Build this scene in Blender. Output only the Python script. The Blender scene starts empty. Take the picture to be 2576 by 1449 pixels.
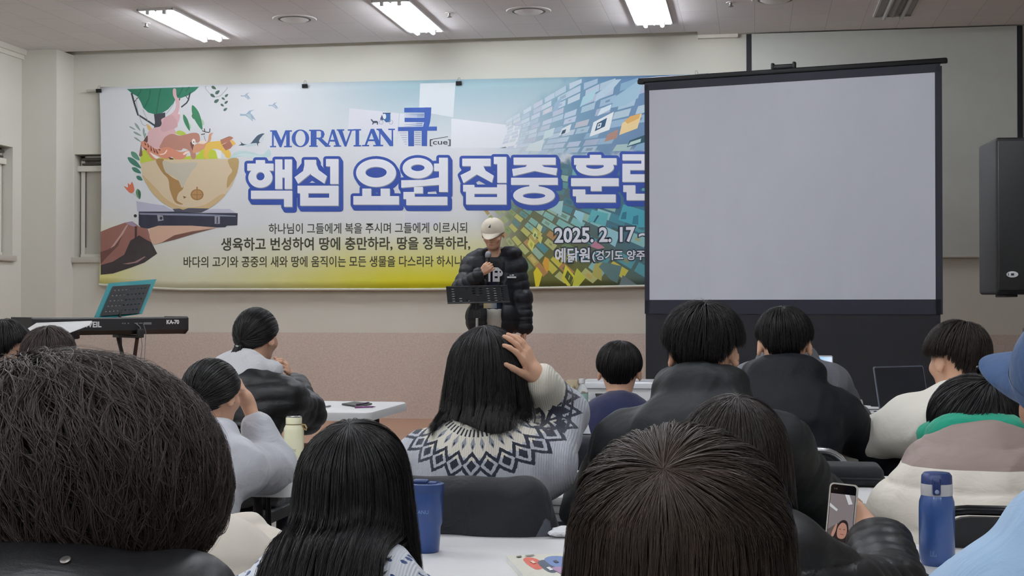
import bpy, bmesh, math, random
import numpy as np
from mathutils import Vector, Matrix

# ---------------------------------------------------------------- camera, world, exposure
SC = bpy.context.scene
COL = SC.collection
F = 3600.0                      # focal length in pixels of the 2576 x 1449 frame
PW, PH = 2576, 1449
YAW = math.radians(9.65)
HOR = 770.0
PITCH = math.atan((HOR - PH / 2) / F)
CAM = Vector((0, 0, 1.28))
cam_data = bpy.data.cameras.new('camera')
cam_data.sensor_width = 36.0
cam_data.lens = F / PW * 36.0
cam_data.clip_start = 0.05
cam = bpy.data.objects.new('camera', cam_data)
COL.objects.link(cam)
cam.location = CAM
cam.rotation_euler = (math.pi / 2 + PITCH, 0, YAW)
SC.camera = cam
world = bpy.data.worlds.new('world')
SC.world = world
world.use_nodes = True
world.node_tree.nodes['Background'].inputs[0].default_value = (0.8, 0.85, 0.9, 1)
world.node_tree.nodes['Background'].inputs[1].default_value = 0.05
SC.view_settings.view_transform = 'Standard'
SC.view_settings.look = 'None'
SC.view_settings.gamma = 1.0
SC.view_settings.use_curve_mapping = False
SC.view_settings.exposure = 0.0
TUBE_POWER = 70.0               # emission of the fluorescent tubes
SC.cycles.max_bounces = 8
SC.cycles.diffuse_bounces = 4
SC.cycles.glossy_bounces = 3
SC.cycles.caustics_reflective = False
SC.cycles.caustics_refractive = False

_c, _s = math.cos(YAW), math.sin(YAW)
_R = cam.rotation_euler.to_matrix()

def ray(px, py):
    return _R @ Vector(((px - PW / 2) / F, -(py - PH / 2) / F, -1.0))
def Wy(px, py, y):              # the point of the room seen at a pixel, on the plane y
    r = ray(px, py); return CAM + r * (y / r.y)
def Wz(px, py, z):
    r = ray(px, py); return CAM + r * ((z - CAM.z) / r.z)
def Wd(px, py, d):              # at depth d along the optical axis
    return CAM + ray(px, py) * d
def PX(p):
    q = _R.transposed() @ (Vector(p) - CAM)
    return (PW / 2 + F * q.x / -q.z, PH / 2 - F * q.y / -q.z, -q.z)

def lin(c):
    r = []
    for v in c[:3]:
        v = v / 255.0
        r.append(v / 12.92 if v <= 0.04045 else ((v + 0.055) / 1.055) ** 2.4)
    return r

# ---------------------------------------------------------------- materials
class NT:
    """small wrapper to write node trees"""
    def __init__(s, name):
        s.m = bpy.data.materials.new(name); s.m.use_nodes = True
        s.t = s.m.node_tree; s.b = s.t.nodes['Principled BSDF']
    def n(s, typ, **kw):
        nd = s.t.nodes.new(typ)
        for k, v in kw.items():
            if k == 'ins':
                for kk, vv in v.items(): s.put(nd.inputs[kk], vv)
            else: setattr(nd, k, v)
        return nd
    def put(s, sock, v):
        if isinstance(v, bpy.types.NodeSocket): s.t.links.new(v, sock)
        elif isinstance(v, bpy.types.Node): s.t.links.new(v.outputs[0], sock)
        else: sock.default_value = v
    def math(s, op, a, b=0.0, c=0.0):
        nd = s.t.nodes.new('ShaderNodeMath'); nd.operation = op
        s.put(nd.inputs[0], a); s.put(nd.inputs[1], b); s.put(nd.inputs[2], c)
        return nd.outputs[0]
    def mix(s, f, a, b):
        nd = s.t.nodes.new('ShaderNodeMix'); nd.data_type = 'RGBA'
        s.put(nd.inputs[0], f)
        for k, v in ((6, a), (7, b)):
            if isinstance(v, (tuple, list)): v = tuple(v[:3]) + (1,)
            s.put(nd.inputs[k], v)
        return nd.outputs[2]
    def coord(s, which='Object'):
        return s.n('ShaderNodeTexCoord').outputs[which]
    def noise(s, vec, scale, detail=3.0, rough=0.55, dist=0.0):
        return s.n('ShaderNodeTexNoise', ins={'Vector': vec, 'Scale': scale, 'Detail': detail, 'Roughness': rough, 'Distortion': dist}).outputs['Fac']
    def scaled(s, vec, sc, rot=(0, 0, 0), loc=(0, 0, 0)):
        return s.n('ShaderNodeMapping', ins={'Vector': vec, 'Scale': sc, 'Rotation': rot, 'Location': loc}).outputs[0]
    def ramp(s, f, stops, interp='LINEAR'):
        nd = s.t.nodes.new('ShaderNodeValToRGB'); cr = nd.color_ramp; cr.interpolation = interp
        while len(cr.elements) < len(stops): cr.elements.new(0.5)
        for e, (p, c) in zip(cr.elements, stops):
            e.position = p; e.color = tuple(c[:3]) + (1,)
        s.put(nd.inputs[0], f)
        return nd.outputs[0]
    def bump(s, h, strength=0.3, dist=0.01):
        nd = s.n('ShaderNodeBump', ins={'Height': h, 'Strength': strength, 'Distance': dist})
        s.put(s.b.inputs['Normal'], nd.outputs[0]); return nd
    def base(s, v):
        if isinstance(v, (tuple, list)): v = tuple(v[:3]) + (1,)
        s.put(s.b.inputs['Base Color'], v)
    def set(s, **kw):
        for k, v in kw.items(): s.put(s.b.inputs[k.replace('_', ' ')], v)

_mats = {}
def mat(name, rgb, rough=0.5, metal=0.0, vary=0.06, vscale=6.0, bump=0.0, bscale=200.0, spec=0.5, coat=0.0):
    if name in _mats: return _mats[name]
    t = NT(name); c = lin(rgb)
    v = t.noise(t.coord(), vscale, 3.0)
    lo = [x * (1 - vary) for x in c]; hi = [min(1, x * (1 + vary)) for x in c]
    t.base(t.mix(v, lo, hi))
    t.set(Roughness=rough, Metallic=metal)
    t.b.inputs['Specular IOR Level'].default_value = spec
    t.b.inputs['Coat Weight'].default_value = coat
    if bump: t.bump(t.noise(t.coord(), bscale, 2.0), bump, 0.002)
    _mats[name] = t.m
    return t.m

def emit_mat(name, rgb, strength):
    if name in _mats: return _mats[name]
    t = NT(name); t.base((0, 0, 0)); c = lin(rgb)
    t.set(Emission_Color=tuple(c) + (1,), Emission_Strength=strength)
    _mats[name] = t.m
    return t.m

def fabric(name, rgb, rough=0.85, weave=900.0, fold=0.5, fscale=9.0, sheen=0.15, vary=0.08, stretch=(1, 1, 1), spec=0.22, folddist=0.022):
    if name in _mats: return _mats[name]
    t = NT(name); c = lin(rgb); co = t.coord()
    v = t.noise(co, 14.0, 4.0)
    t.base(t.mix(v, [x * (1 - vary) for x in c], [min(1, x * (1 + vary)) for x in c]))
    t.set(Roughness=rough, Sheen_Weight=sheen)
    t.b.inputs['Specular IOR Level'].default_value = spec
    sc = t.scaled(co, stretch)
    f = t.noise(sc, fscale, 4.0, 0.5, 1.2)
    w = t.noise(co, weave, 1.0)
    h = t.math('ADD', t.math('MULTIPLY', f, 1.0), t.math('MULTIPLY', w, 0.04))
    t.bump(h, fold, folddist)
    _mats[name] = t.m
    return t.m

def colour_attr_mat(name, rough=0.7, spec=0.3, bump=None):
    if name in _mats: return _mats[name]
    t = NT(name)
    a = t.n('ShaderNodeAttribute', attribute_name='Col')
    v = t.noise(t.coord(), 9.0, 3.0)
    t.base(t.mix(t.math('MULTIPLY', v, 0.04), a.outputs['Color'], (0.75, 0.75, 0.72)))
    t.set(Roughness=rough); t.b.inputs['Specular IOR Level'].default_value = spec
    _mats[name] = t.m
    return t.m

# ---------------------------------------------------------------- object helpers
def tag(o, label=None, cat=None, group=None, kind=None):
    if label: o['label'] = label
    if cat: o['category'] = cat
    if group: o['group'] = group
    if kind: o['kind'] = kind
    return o
def empty(name, loc=(0, 0, 0), rz=0.0):
    o = bpy.data.objects.new(name, None); COL.objects.link(o)
    o.location = loc; o.rotation_euler = (0, 0, rz); o.empty_display_size = 0.1
    return o
def thing(name, label, cat, loc=(0, 0, 0), rz=0.0, group=None):
    return tag(empty(name, loc, rz), label, cat, group)
def dup(root, loc=None, rz=None, label=None, group=None):
    r = root.copy(); COL.objects.link(r)
    if loc is not None: r.location = loc
    if rz is not None: r.rotation_euler = (0, 0, rz)
    if label: r['label'] = label
    if group: r['group'] = group
    for ch in list(root.children):
        c = ch.copy(); COL.objects.link(c); c.parent = r
        for g in list(ch.children):
            d = g.copy(); COL.objects.link(d); d.parent = c
    return r

def link_mesh(name, me, material, parent=None, smooth=True):
    o = bpy.data.objects.new(name, me); COL.objects.link(o)
    if material is not None:
        for m in (material if isinstance(material, (list, tuple)) else [material]): me.materials.append(m)
    if parent is not None: o.parent = parent
    if smooth: me.polygons.foreach_set('use_smooth', np.ones(len(me.polygons), dtype=bool))
    me.update()
    return o

def np_mesh(name, V, Fq, material=None, parent=None, smooth=True, attrs=None):
    """V (n,3); Fq (m,3 or 4) int array -> linked object; attrs {name: per-vertex float array}"""
    me = bpy.data.meshes.new(name)
    V = np.asarray(V, dtype=np.float32); Fq = np.asarray(Fq, dtype=np.int32)
    n, k = Fq.shape
    me.vertices.add(len(V)); me.vertices.foreach_set('co', V.ravel())
    me.loops.add(n * k); me.loops.foreach_set('vertex_index', Fq.ravel())
    me.polygons.add(n)
    me.polygons.foreach_set('loop_start', np.arange(0, n * k, k, dtype=np.int32))
    me.update(calc_edges=True)
    if attrs:
        for an, av in attrs.items():
            a = me.attributes.new(an, 'FLOAT', 'POINT'); a.data.foreach_set('value', np.asarray(av, dtype=np.float32))
    return link_mesh(name, me, material, parent, smooth)

class MB:
    """collects shapes, builds ONE mesh object"""
    def __init__(s): s.v = []; s.f = []; s.c = []; s.sm = []; s.mi = []; s.curmat = 0
    def add(s, vs, fs, col=None, smooth=False):
        o = len(s.v); s.v += [tuple(v) for v in vs]
        for f in fs:
            s.f.append(tuple(i + o for i in f)); s.c.append(col); s.sm.append(smooth); s.mi.append(s.curmat)
        return s
    def bm(s, b, col=None, smooth=False, M=None):
        b.verts.index_update()
        s.add([(M @ v.co) if M else v.co for v in b.verts], [[v.index for v in f.verts] for f in b.faces], col, smooth)
        b.free(); return s
    def box(s, c, size, bevel=0.0, seg=2, M=None, col=None, smooth=None):
        b = bmesh.new(); bmesh.ops.create_cube(b, size=1.0)
        for v in b.verts: v.co = Vector((v.co.x * size[0], v.co.y * size[1], v.co.z * size[2]))
        if bevel > 0: bmesh.ops.bevel(b, geom=list(b.edges), offset=min(bevel, 0.49 * min(size)), segments=seg, profile=0.5, affect='EDGES')
        T = Matrix.Translation(Vector(c))
        return s.bm(b, col, bevel > 0 if smooth is None else smooth, (M @ T) if M else T)
    def box2(s, a, b, bevel=0.0, **k):
        return s.box([(x + y) / 2 for x, y in zip(a, b)], [abs(y - x) for x, y in zip(a, b)], bevel, **k)
    def poly(s, pts, col=None): return s.add(pts, [list(range(len(pts)))], col)
    def prism(s, pts, d, col=None):
        """polygon pts (3d), extruded by vector d"""
        n = len(pts); d = Vector(d)
        vs = [Vector(p) for p in pts] + [Vector(p) + d for p in pts]
        fs = [list(range(n))[::-1], list(range(n, 2 * n))] + [[i, (i + 1) % n, n + (i + 1) % n, n + i] for i in range(n)]
        return s.add(vs, fs, col)
    def tube(s, pts, r, seg=10, col=None, cap=True, closed=False):
        pts = [Vector(p) for p in pts]; n = len(pts)
        rs = list(r) if isinstance(r, (list, tuple)) else [r] * n
        vs = []; up = None
        for i, p in enumerate(pts):
            if closed: t = pts[(i + 1) % n] - pts[i - 1]
            else: t = pts[min(i + 1, n - 1)] - pts[max(i - 1, 0)]
            if t.length < 1e-9: t = Vector((0, 0, 1))
            t.normalize()
            if up is None:
                up = Vector((0, 0, 1)) if abs(t.z) < 0.9 else Vector((1, 0, 0))
            u = (up - t * up.dot(t))
            if u.length < 1e-6: u = t.orthogonal()
            u.normalize(); w = t.cross(u); up = u
            for k in range(seg):
                a = 2 * math.pi * k / seg
                vs.append(p + (u * math.cos(a) + w * math.sin(a)) * rs[i])
        fs = []
        for i in range(n if closed else n - 1):
            for k in range(seg):
                a, b = i * seg + k, i * seg + (k + 1) % seg
                j = (i + 1) % n
                fs.append([a, b, j * seg + (k + 1) % seg, j * seg + k])
        if cap and not closed:
            fs.append(list(range(seg))[::-1]); fs.append([(n - 1) * seg + k for k in range(seg)])
        return s.add(vs, fs, col, True)
    def lathe(s, prof, c=(0, 0, 0), seg=32, M=None, col=None, sx=1.0, sy=1.0):
        """prof [(r,z)] bottom to top about z"""
        vs = []; fs = []; n = len(prof)
        for r, z in prof:
            for k in range(seg):
                a = 2 * math.pi * k / seg
                p = Vector((c[0] + r * math.cos(a) * sx, c[1] + r * math.sin(a) * sy, c[2] + z))
                vs.append(M @ p if M else p)
        for i in range(n - 1):
            for k in range(seg):
                fs.append([i * seg + k, i * seg + (k + 1) % seg, (i + 1) * seg + (k + 1) % seg, (i + 1) * seg + k])
        fs.append(list(range(seg))[::-1]); fs.append([(n - 1) * seg + k for k in range(seg)])
        return s.add(vs, fs, col, True)
    def grid(s, fn, nu, nv, col=None, smooth=True):
        vs = [fn(i / nu, j / nv) for j in range(nv + 1) for i in range(nu + 1)]
        fs = [[j * (nu + 1) + i, j * (nu + 1) + i + 1, (j + 1) * (nu + 1) + i + 1, (j + 1) * (nu + 1) + i] for j in range(nv) for i in range(nu)]
        return s.add(vs, fs, col, smooth)
    def build(s, name, material, parent=None, origin=None):
        me = bpy.data.meshes.new(name)
        vs = s.v if origin is None else [tuple(Vector(v) - Vector(origin)) for v in s.v]
        me.from_pydata(vs, [], s.f)
        if any(c is not None for c in s.c):
            a = me.color_attributes.new('Col', 'FLOAT_COLOR', 'CORNER')
            buf = []
            for f, c in zip(s.f, s.c):
                l = tuple(lin(c if c is not None else (200, 200, 200))) + (1.0,)
                buf += list(l) * len(f)
            a.data.foreach_set('color', buf)
        o = bpy.data.objects.new(name, me); COL.objects.link(o)
        for m in (material if isinstance(material, (list, tuple)) else [material]): me.materials.append(m)
        me.polygons.foreach_set('use_smooth', np.array(s.sm, dtype=bool))
        me.polygons.foreach_set('material_index', np.array(s.mi, dtype=np.int32))
        if any(s.sm):
            try: me.set_sharp_from_angle(angle=math.radians(42))
            except Exception: pass
        me.update()
        if parent is not None: o.parent = parent
        if origin is not None: o.location = origin
        return o

def text_shapes(body, offset=0.0, align_bold=None, res=3):
    """flat triangulated outline of a line of text: (verts in unit box 0..1 x 0..1 , faces, aspect)"""
    cu = bpy.data.curves.new('lettering', 'FONT'); cu.body = body; cu.size = 1.0; cu.resolution_u = res; cu.offset = offset
    ob = bpy.data.objects.new('lettering', cu); COL.objects.link(ob)
    dg = bpy.context.evaluated_depsgraph_get(); dg.update()
    me = bpy.data.meshes.new_from_object(ob.evaluated_get(dg))
    vs = [v.co.copy() for v in me.vertices]; fs = [list(p.vertices) for p in me.polygons]
    bpy.data.objects.remove(ob); bpy.data.curves.remove(cu); bpy.data.meshes.remove(me)
    x0 = min(v.x for v in vs); x1 = max(v.x for v in vs); y0 = min(v.y for v in vs); y1 = max(v.y for v in vs)
    return vs, fs, (x0, x1, y0, y1)
# ---------------------------------------------------------------- room
CEIL = 3.68; WALL = 12.78; LEFT = -6.78; RIGHT = 6.2; BACK = -5.0; STAGE = 0.25; STAGE_Y = 10.35

def wall_paint(name, rgb, wains=None):
    t = NT(name); co = t.coord()
    v = t.noise(co, 0.9, 4.0); f = t.noise(co, 60.0, 2.0)
    c = lin(rgb)
    base = t.mix(v, [x * 0.96 for x in c], [min(1, x * 1.03) for x in c])
    if wains:
        z = t.n('ShaderNodeSeparateXYZ', ins={0: co}).outputs[2]
        sp = t.noise(t.scaled(co, (60, 60, 90)), 1.0, 5.0, 0.7)
        wc = lin(wains)
        pk = t.mix(t.n('ShaderNodeMapRange', ins={0: sp, 1: 0.35, 2: 0.65}).outputs[0], [x * 0.86 for x in wc], [min(1, x * 1.1) for x in wc])
        base = t.mix(t.math('LESS_THAN', z, 1.035), base, pk)
    t.base(base); t.set(Roughness=0.75)
    t.bump(f, 0.08, 0.003)
    return t.m
M_wall = wall_paint('cream_wall_paint', (212, 210, 199), (204, 189, 179))
M_wall2 = wall_paint('cream_side_paint', (212, 210, 200))

def ceiling_mat():
    t = NT('ceiling_tiles'); co = t.coord()
    br = t.n('ShaderNodeTexBrick', ins={'Vector': t.scaled(co, (1, 1, 1), (0, 0, math.pi / 2)), 'Scale': 1.0, 'Mortar Size': 0.0022, 'Mortar Smooth': 0.3, 'Brick Width': 0.6, 'Row Height': 0.3,
              'Color1': tuple(lin((228, 225, 225))) + (1,), 'Color2': tuple(lin((222, 219, 220))) + (1,), 'Mortar': tuple(lin((188, 185, 184))) + (1,)})
    sp = t.noise(co, 45.0, 4.0, 0.75)
    dots = t.n('ShaderNodeMapRange', ins={0: sp, 1: 0.62, 2: 0.72}).outputs[0]
    t.base(t.mix(t.math('MULTIPLY', dots, 0.25), br.outputs['Color'], lin((140, 138, 136))))
    t.set(Roughness=0.95); t.bump(sp, 0.15, 0.003)
    return t.m
def wood_mat(name, a, b, rough=0.35, axis=(1, 14, 14)):
    t = NT(name); co = t.scaled(t.coord(), axis)
    n = t.noise(co, 2.2, 5.0, 0.6, 1.5)
    t.base(t.mix(n, lin(a), lin(b))); t.set(Roughness=rough); t.bump(n, 0.05, 0.002)
    return t.m
M_ceil = ceiling_mat()
M_stage = wood_mat('stage_boards', (150, 110, 88), (190, 148, 122))
M_riser = wood_mat('stage_riser_wood', (70, 34, 24), (98, 52, 38))
def floor_mat():
    t = NT('floor_tiles'); co = t.coord()
    br = t.n('ShaderNodeTexBrick', ins={'Vector': co, 'Scale': 1.0, 'Mortar Size': 0.003, 'Brick Width': 0.45, 'Row Height': 0.45, 'Color1': tuple(lin((150, 146, 142))) + (1,), 'Color2': tuple(lin((156, 152, 148))) + (1,), 'Mortar': tuple(lin((110, 106, 102))) + (1,)})
    br.offset = 0.0
    n = t.noise(co, 12.0, 5.0)
    t.base(t.mix(t.math('MULTIPLY', n, 0.3), br.outputs['Color'], lin((120, 116, 112)))); t.set(Roughness=0.35)
    return t.m
M_floor = floor_mat()
M_trim = mat('grey_trim_paint', (190, 186, 176), 0.6)
M_white_trim = mat('white_trim_paint', (225, 222, 212), 0.55)
M_black_metal = mat('black_metal', (15, 15, 17), 0.5, 0.0, spec=0.35)
M_black_plastic = mat('black_plastic', (24, 24, 27), 0.45)
M_chrome = mat('chrome_metal', (200, 200, 205), 0.15, 1.0)
M_white_plastic = mat('white_plastic', (228, 227, 226), 0.42, bump=0.05, bscale=300)
M_grey_plastic = mat('grey_plastic', (120, 122, 126), 0.45)

def struct(o): o['kind'] = 'structure'; return o
b = MB(); b.box2((LEFT - 0.2, BACK - 0.2, -0.1), (RIGHT + 0.2, WALL + 0.2, 0.0)); struct(b.build('floor', M_floor))
b = MB(); b.box2((LEFT, STAGE_Y + 0.03, 0.0), (RIGHT, WALL, STAGE)); 
st = struct(b.build('floor_stage', M_stage))
b = MB(); b.box2((LEFT, STAGE_Y, 0.0), (RIGHT, STAGE_Y + 0.03, STAGE - 0.001)); struct(b.build('trim_stage_riser', M_riser))
# ceiling with the open slot along the front wall
XS = Wy(1756, 85, WALL).x
b = MB()
b.box2((LEFT - 0.2, BACK - 0.2, CEIL), (RIGHT + 0.2, WALL - 0.2, CEIL + 0.12))
b.box2((XS, WALL - 0.2, CEIL), (RIGHT + 0.2, WALL + 0.1, CEIL + 0.12))
b.box2((LEFT - 0.2, WALL - 0.2, CEIL + 0.12), (XS, WALL + 0.1, CEIL + 0.2))
struct(b.build('ceiling', M_ceil))
# front wall with a window niche on the left
nx0, nx1 = Wy(187, 500, WALL).x, Wy(187, 500, WALL).x + 1.25
nz0, nz1 = Wy(200, 648, WALL).z, Wy(200, 388, WALL).z
b = MB()
b.box2((LEFT - 0.2, WALL, -0.1), (RIGHT + 0.2, WALL + 0.25, nz0))
b.box2((LEFT - 0.2, WALL, nz1), (RIGHT + 0.2, WALL + 0.25, CEIL + 0.25))
b.box2((LEFT - 0.2, WALL, nz0), (nx0, WALL + 0.25, nz1))
b.box2((nx1, WALL, nz0), (RIGHT + 0.2, WALL + 0.25, nz1))
b.box2((nx0, WALL + 0.16, nz0), (nx1, WALL + 0.25, nz1))
struct(b.build('wall_front', M_wall))
b = MB(); b.box2((LEFT, WALL - 0.34, 0.0), (LEFT + 0.35, WALL, CEIL)); struct(b.build('wall_pillar', M_wall2))
# left wall with its own niche
ly0, ly1 = 10.6, 12.28
lz0, lz1 = nz0, nz1 + 0.02
b = MB()
b.box2((LEFT - 0.25, BACK - 0.2, -0.1), (LEFT, WALL, lz0))
b.box2((LEFT - 0.25, BACK - 0.2, lz1), (LEFT, WALL, CEIL + 0.1))
b.box2((LEFT - 0.25, BACK - 0.2, lz0), (LEFT, ly0, lz1))
b.box2((LEFT - 0.25, ly1, lz0), (LEFT, WALL, lz1))
b.box2((LEFT - 0.25, ly0, lz0), (LEFT - 0.16, ly1, lz1))
struct(b.build('wall_left', M_wall2))
b = MB(); b.box2((RIGHT, BACK - 0.2, -0.1), (RIGHT + 0.2, WALL, CEIL)); struct(b.build('wall_right', M_wall2))
b = MB(); b.box2((LEFT, BACK - 0.2, -0.1), (RIGHT, BACK, CEIL)); struct(b.build('wall_back', M_wall2))
b = MB(); b.box2((LEFT, BACK, CEIL - 0.05), (LEFT + 0.05, WALL - 0.34, CEIL)); b.box2((LEFT, BACK, CEIL - 0.09), (LEFT + 0.025, WALL - 0.34, CEIL - 0.05)); struct(b.build('trim_ceiling_left', M_white_trim))
b = MB(); b.box2((XS, WALL - 0.05, CEIL - 0.03), (XS + 0.35, WALL, CEIL)); struct(b.build('trim_ceiling_front', M_white_trim))

M_blind = mat('window_blind_cloth', (204, 200, 188), 0.8)
M_dark_gap = mat('dark_window_rail', (70, 66, 58), 0.5)
def window(name, org, ux, w, h, out, n):
    """niche window: org low corner at the wall face, ux along the wall, out = direction into the room"""
    o = empty(name, org); o['kind'] = 'structure'
    ux = Vector(ux); out = Vector(out); uz = Vector((0, 0, 1))
    def bx(m, a0, a1, z0, z1, d0, d1, bev=0.0):
        p = ux * a0 + uz * z0 - out * d0; q = ux * a1 + uz * z1 - out * d1
        m.box2(p, q, bev)
    f = MB()
    bx(f, 0.02, w - 0.02, 0.0, 0.035, 0.09, 0.15); bx(f, 0.02, 0.06, 0, h - 0.01, 0.10, 0.15); bx(f, w - 0.06, w - 0.02, 0, h - 0.01, 0.10, 0.15)
    bx(f, 0.02, w - 0.02, h - 0.05, h - 0.01, 0.10, 0.15); fr = f.build('window_frame', M_white_trim, o); fr['kind'] = 'structure'
    f = MB(); bx(f, 0.06, w - 0.06, 0.03, h - 0.09, 0.125, 0.13); k = f.build('blind', M_blind, o); k['kind'] = 'structure'
    f = MB(); bx(f, 0.04, w - 0.04, h - 0.055, h - 0.03, 0.06, 0.10, 0.004); bx(f, 0.04, w - 0.04, h - 0.10, h - 0.08, 0.07, 0.11, 0.004)
    k = f.build('blind_rail', M_dark_gap, o); k['kind'] = 'structure'
    f = MB(); bx(f, 0.0, w, h - 0.16, h - 0.105, 0.06, 0.125, 0.006); k = f.build('blind_cassette', M_white_trim, o); k['kind'] = 'structure'
    f = MB(); bx(f, -0.02, w, -0.05, 0.004, -0.04, 0.16, 0.008); k = f.build('window_sill', M_trim, o); k['kind'] = 'structure'
    f = MB(); f.tube([ux * 0.065 + uz * z - out * 0.11 for z in (h - 0.12, h * 0.5, 0.1)] , 0.004, 6); k = f.build('blind_cord', M_dark_gap, o); k['kind'] = 'structure'
    return o
window('window_1', (nx0, WALL, nz0), (1, 0, 0), nx1 - nx0, nz1 - nz0, (0, -1, 0), 1)
window('window_2', (LEFT, ly1, lz0), (0, -1, 0), ly1 - ly0, lz1 - lz0, (1, 0, 0), 2)

# ---------------------------------------------------------------- ceiling fittings
M_tube = emit_mat('fluorescent_tube', (244, 248, 255), TUBE_POWER)
M_reflector = mat('light_reflector', (240, 240, 240), 0.35)
M_tube_off = mat('unlit_tube', (176, 174, 172), 0.3)
M_housing = mat('light_housing', (205, 203, 202), 0.5)
M_reflector_off = mat('unlit_reflector', (150, 146, 144), 0.45)  # same reflector in darker grey: its unlit look is put in the colour
def ceiling_light(x, y0, y1, lit, label, group=None):
    o = thing('ceiling_light', label, 'ceiling light', (x, (y0 + y1) / 2, CEIL), 0, group)
    L = y1 - y0; w = 0.15
    f = MB()
    for sx in (-1, 1): f.box((sx * w, 0, -0.004), (0.014, L + 0.014, 0.024))
    for sy in (-1, 1): f.box((0, sy * L / 2, -0.004), (2 * w, 0.014, 0.024))
    f.build('frame', M_housing, o)
    f = MB()
    prof = [(-w + 0.006, -0.006), (-0.105, -0.0005), (-0.075, -0.0005), (-0.035, -0.0005), (0, -0.024), (0.035, -0.0005), (0.075, -0.0005), (0.105, -0.0005), (w - 0.006, -0.006)]
    n = len(prof)
    f.add([(px, -L / 2 + 0.01, z) for px, z in prof] + [(px, L / 2 - 0.01, z) for px, z in prof], [[i, i + 1, n + i + 1, n + i] for i in range(n - 1)])
    f.build('reflector', M_reflector if lit else M_reflector_off, o)
    for sx in (-1, 1):
        f = MB(); f.tube([(sx * 0.07, -L / 2 + 0.04, -0.03), (sx * 0.07, L / 2 - 0.04, -0.03)], 0.016, 10)
        tb = f.build('tube', M_tube if lit else M_tube_off, o)
        for sy in (-1, 1):
            f = MB(); f.box((sx * 0.07, sy * (L / 2 - 0.025), -0.022), (0.03, 0.03, 0.04), 0.004); f.build('tube_holder', M_housing, o)
    return o
FX = (-4.77, -2.82, -0.84, 1.12, 3.07)
names = ['lit ceiling light at far left, slanting in view above the tree picture', 'lit ceiling light above the middle of the banner', 'lit ceiling light above the left edge of the standing screen', 'unlit grey ceiling light above the standing screen', 'unlit ceiling light at far right beyond the loudspeaker']
for i, x in enumerate(FX): ceiling_light(x, 10.87, 12.14, i < 3, names[i])
for y0 in (7.2, 3.4, -0.4, -3.6):
    for x in FX:
        lit = not (x > 3 and y0 > -1) and not (x > 1 and y0 > 6)
        ceiling_light(x, y0, y0 + 1.27, lit, 'lit ceiling light further back above the seats' if lit else 'unlit ceiling light further back above the seats', 'ceiling lights above the seats' if lit else 'unlit ceiling lights above the seats')

M_vent = mat('vent_enamel', (214, 210, 206), 0.5)
M_vent_dark = mat('vent_gap', (120, 116, 112), 0.7)
def diffuser(px, py, label):
    p = Wz(px, py, CEIL)
    o = thing('air_diffuser', label, 'air vent', (p.x, p.y, CEIL))
    f = MB(); f.lathe([(0.10, -0.004), (0.178, -0.006), (0.184, 0.0), (0.10, 0.0)], seg=40); f.build('outer_ring', M_vent, o)
    f = MB(); f.lathe([(0.0, -0.0072), (0.138, -0.0072), (0.138, -0.0062), (0.0, -0.0062)], seg=40); f.build('gap_ring', M_vent_dark, o)
    f = MB(); f.lathe([(0.0, -0.02), (0.10, -0.018), (0.118, -0.009), (0.0, -0.0074)], seg=40); f.build('centre_disc', M_vent, o)
diffuser(741, 47, 'round white air vent in the ceiling left of the middle light')
diffuser(1330, 27, 'round white air vent between the middle and right lit lights')
diffuser(1950, -2, 'round white air vent cut by the top edge above the standing screen')
M_steel = mat('dull_steel', (120, 116, 112), 0.4, 0.8)
def sprinkler(px, py, label):
    p = Wz(px, py, CEIL)
    o = thing('sprinkler_head', label, 'sprinkler', (p.x, p.y, CEIL))
    f = MB(); f.lathe([(0.0, -0.004), (0.034, -0.004), (0.036, 0.0), (0.0, 0.0)], seg=20); f.build('cover_plate', M_vent, o)
    f = MB(); f.lathe([(0.012, -0.03), (0.01, -0.012), (0.013, -0.003)], seg=12); f.build('nozzle', M_steel, o)
    f = MB(); f.lathe([(0.0, -0.036), (0.022, -0.034), (0.022, -0.03), (0.0, -0.03)], seg=16); f.build('deflector', M_steel, o)
sprinkler(368, 58, 'small sprinkler head beside the far left ceiling light')
sprinkler(1130, 33, 'small sprinkler head right of the middle ceiling light')
sprinkler(1838, 6, 'small sprinkler head right of the rightmost lit ceiling light')

# ---------------------------------------------------------------- pull-down wall screen
def wall_screen():
    y = WALL - 0.06
    xl, xr = Wy(1878, 300, y).x, Wy(2573, 300, y).x
    zt, zb = CEIL - 0.01, Wy(2430, 646, y).z
    o = thing('projection_screen', 'large white pull-down screen with black side borders on the front wall', 'projection screen', ((xl + xr) / 2, y, zb))
    hw = (xr - xl) / 2; h = zt - zb
    fab = mat('wall_screen_cloth', (196, 199, 192), 0.75)
    f = MB(); f.box((0, 0, h / 2), (2 * hw - 0.09, 0.004, h)); f.build('screen_cloth', fab, o)
    for sx in (-1, 1):
        f = MB(); f.box((sx * (hw - 0.022), -0.001, h / 2), (0.045, 0.006, h)); f.build('side_border', mat('black_screen_border', (24, 27, 38), 0.6), o)
    f = MB(); f.box((0, 0, 0.004), (2 * hw - 0.02, 0.022, 0.022), 0.006); f.build('bottom_bar', mat('pale_bar', (205, 204, 196), 0.4), o)
wall_screen()

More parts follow.
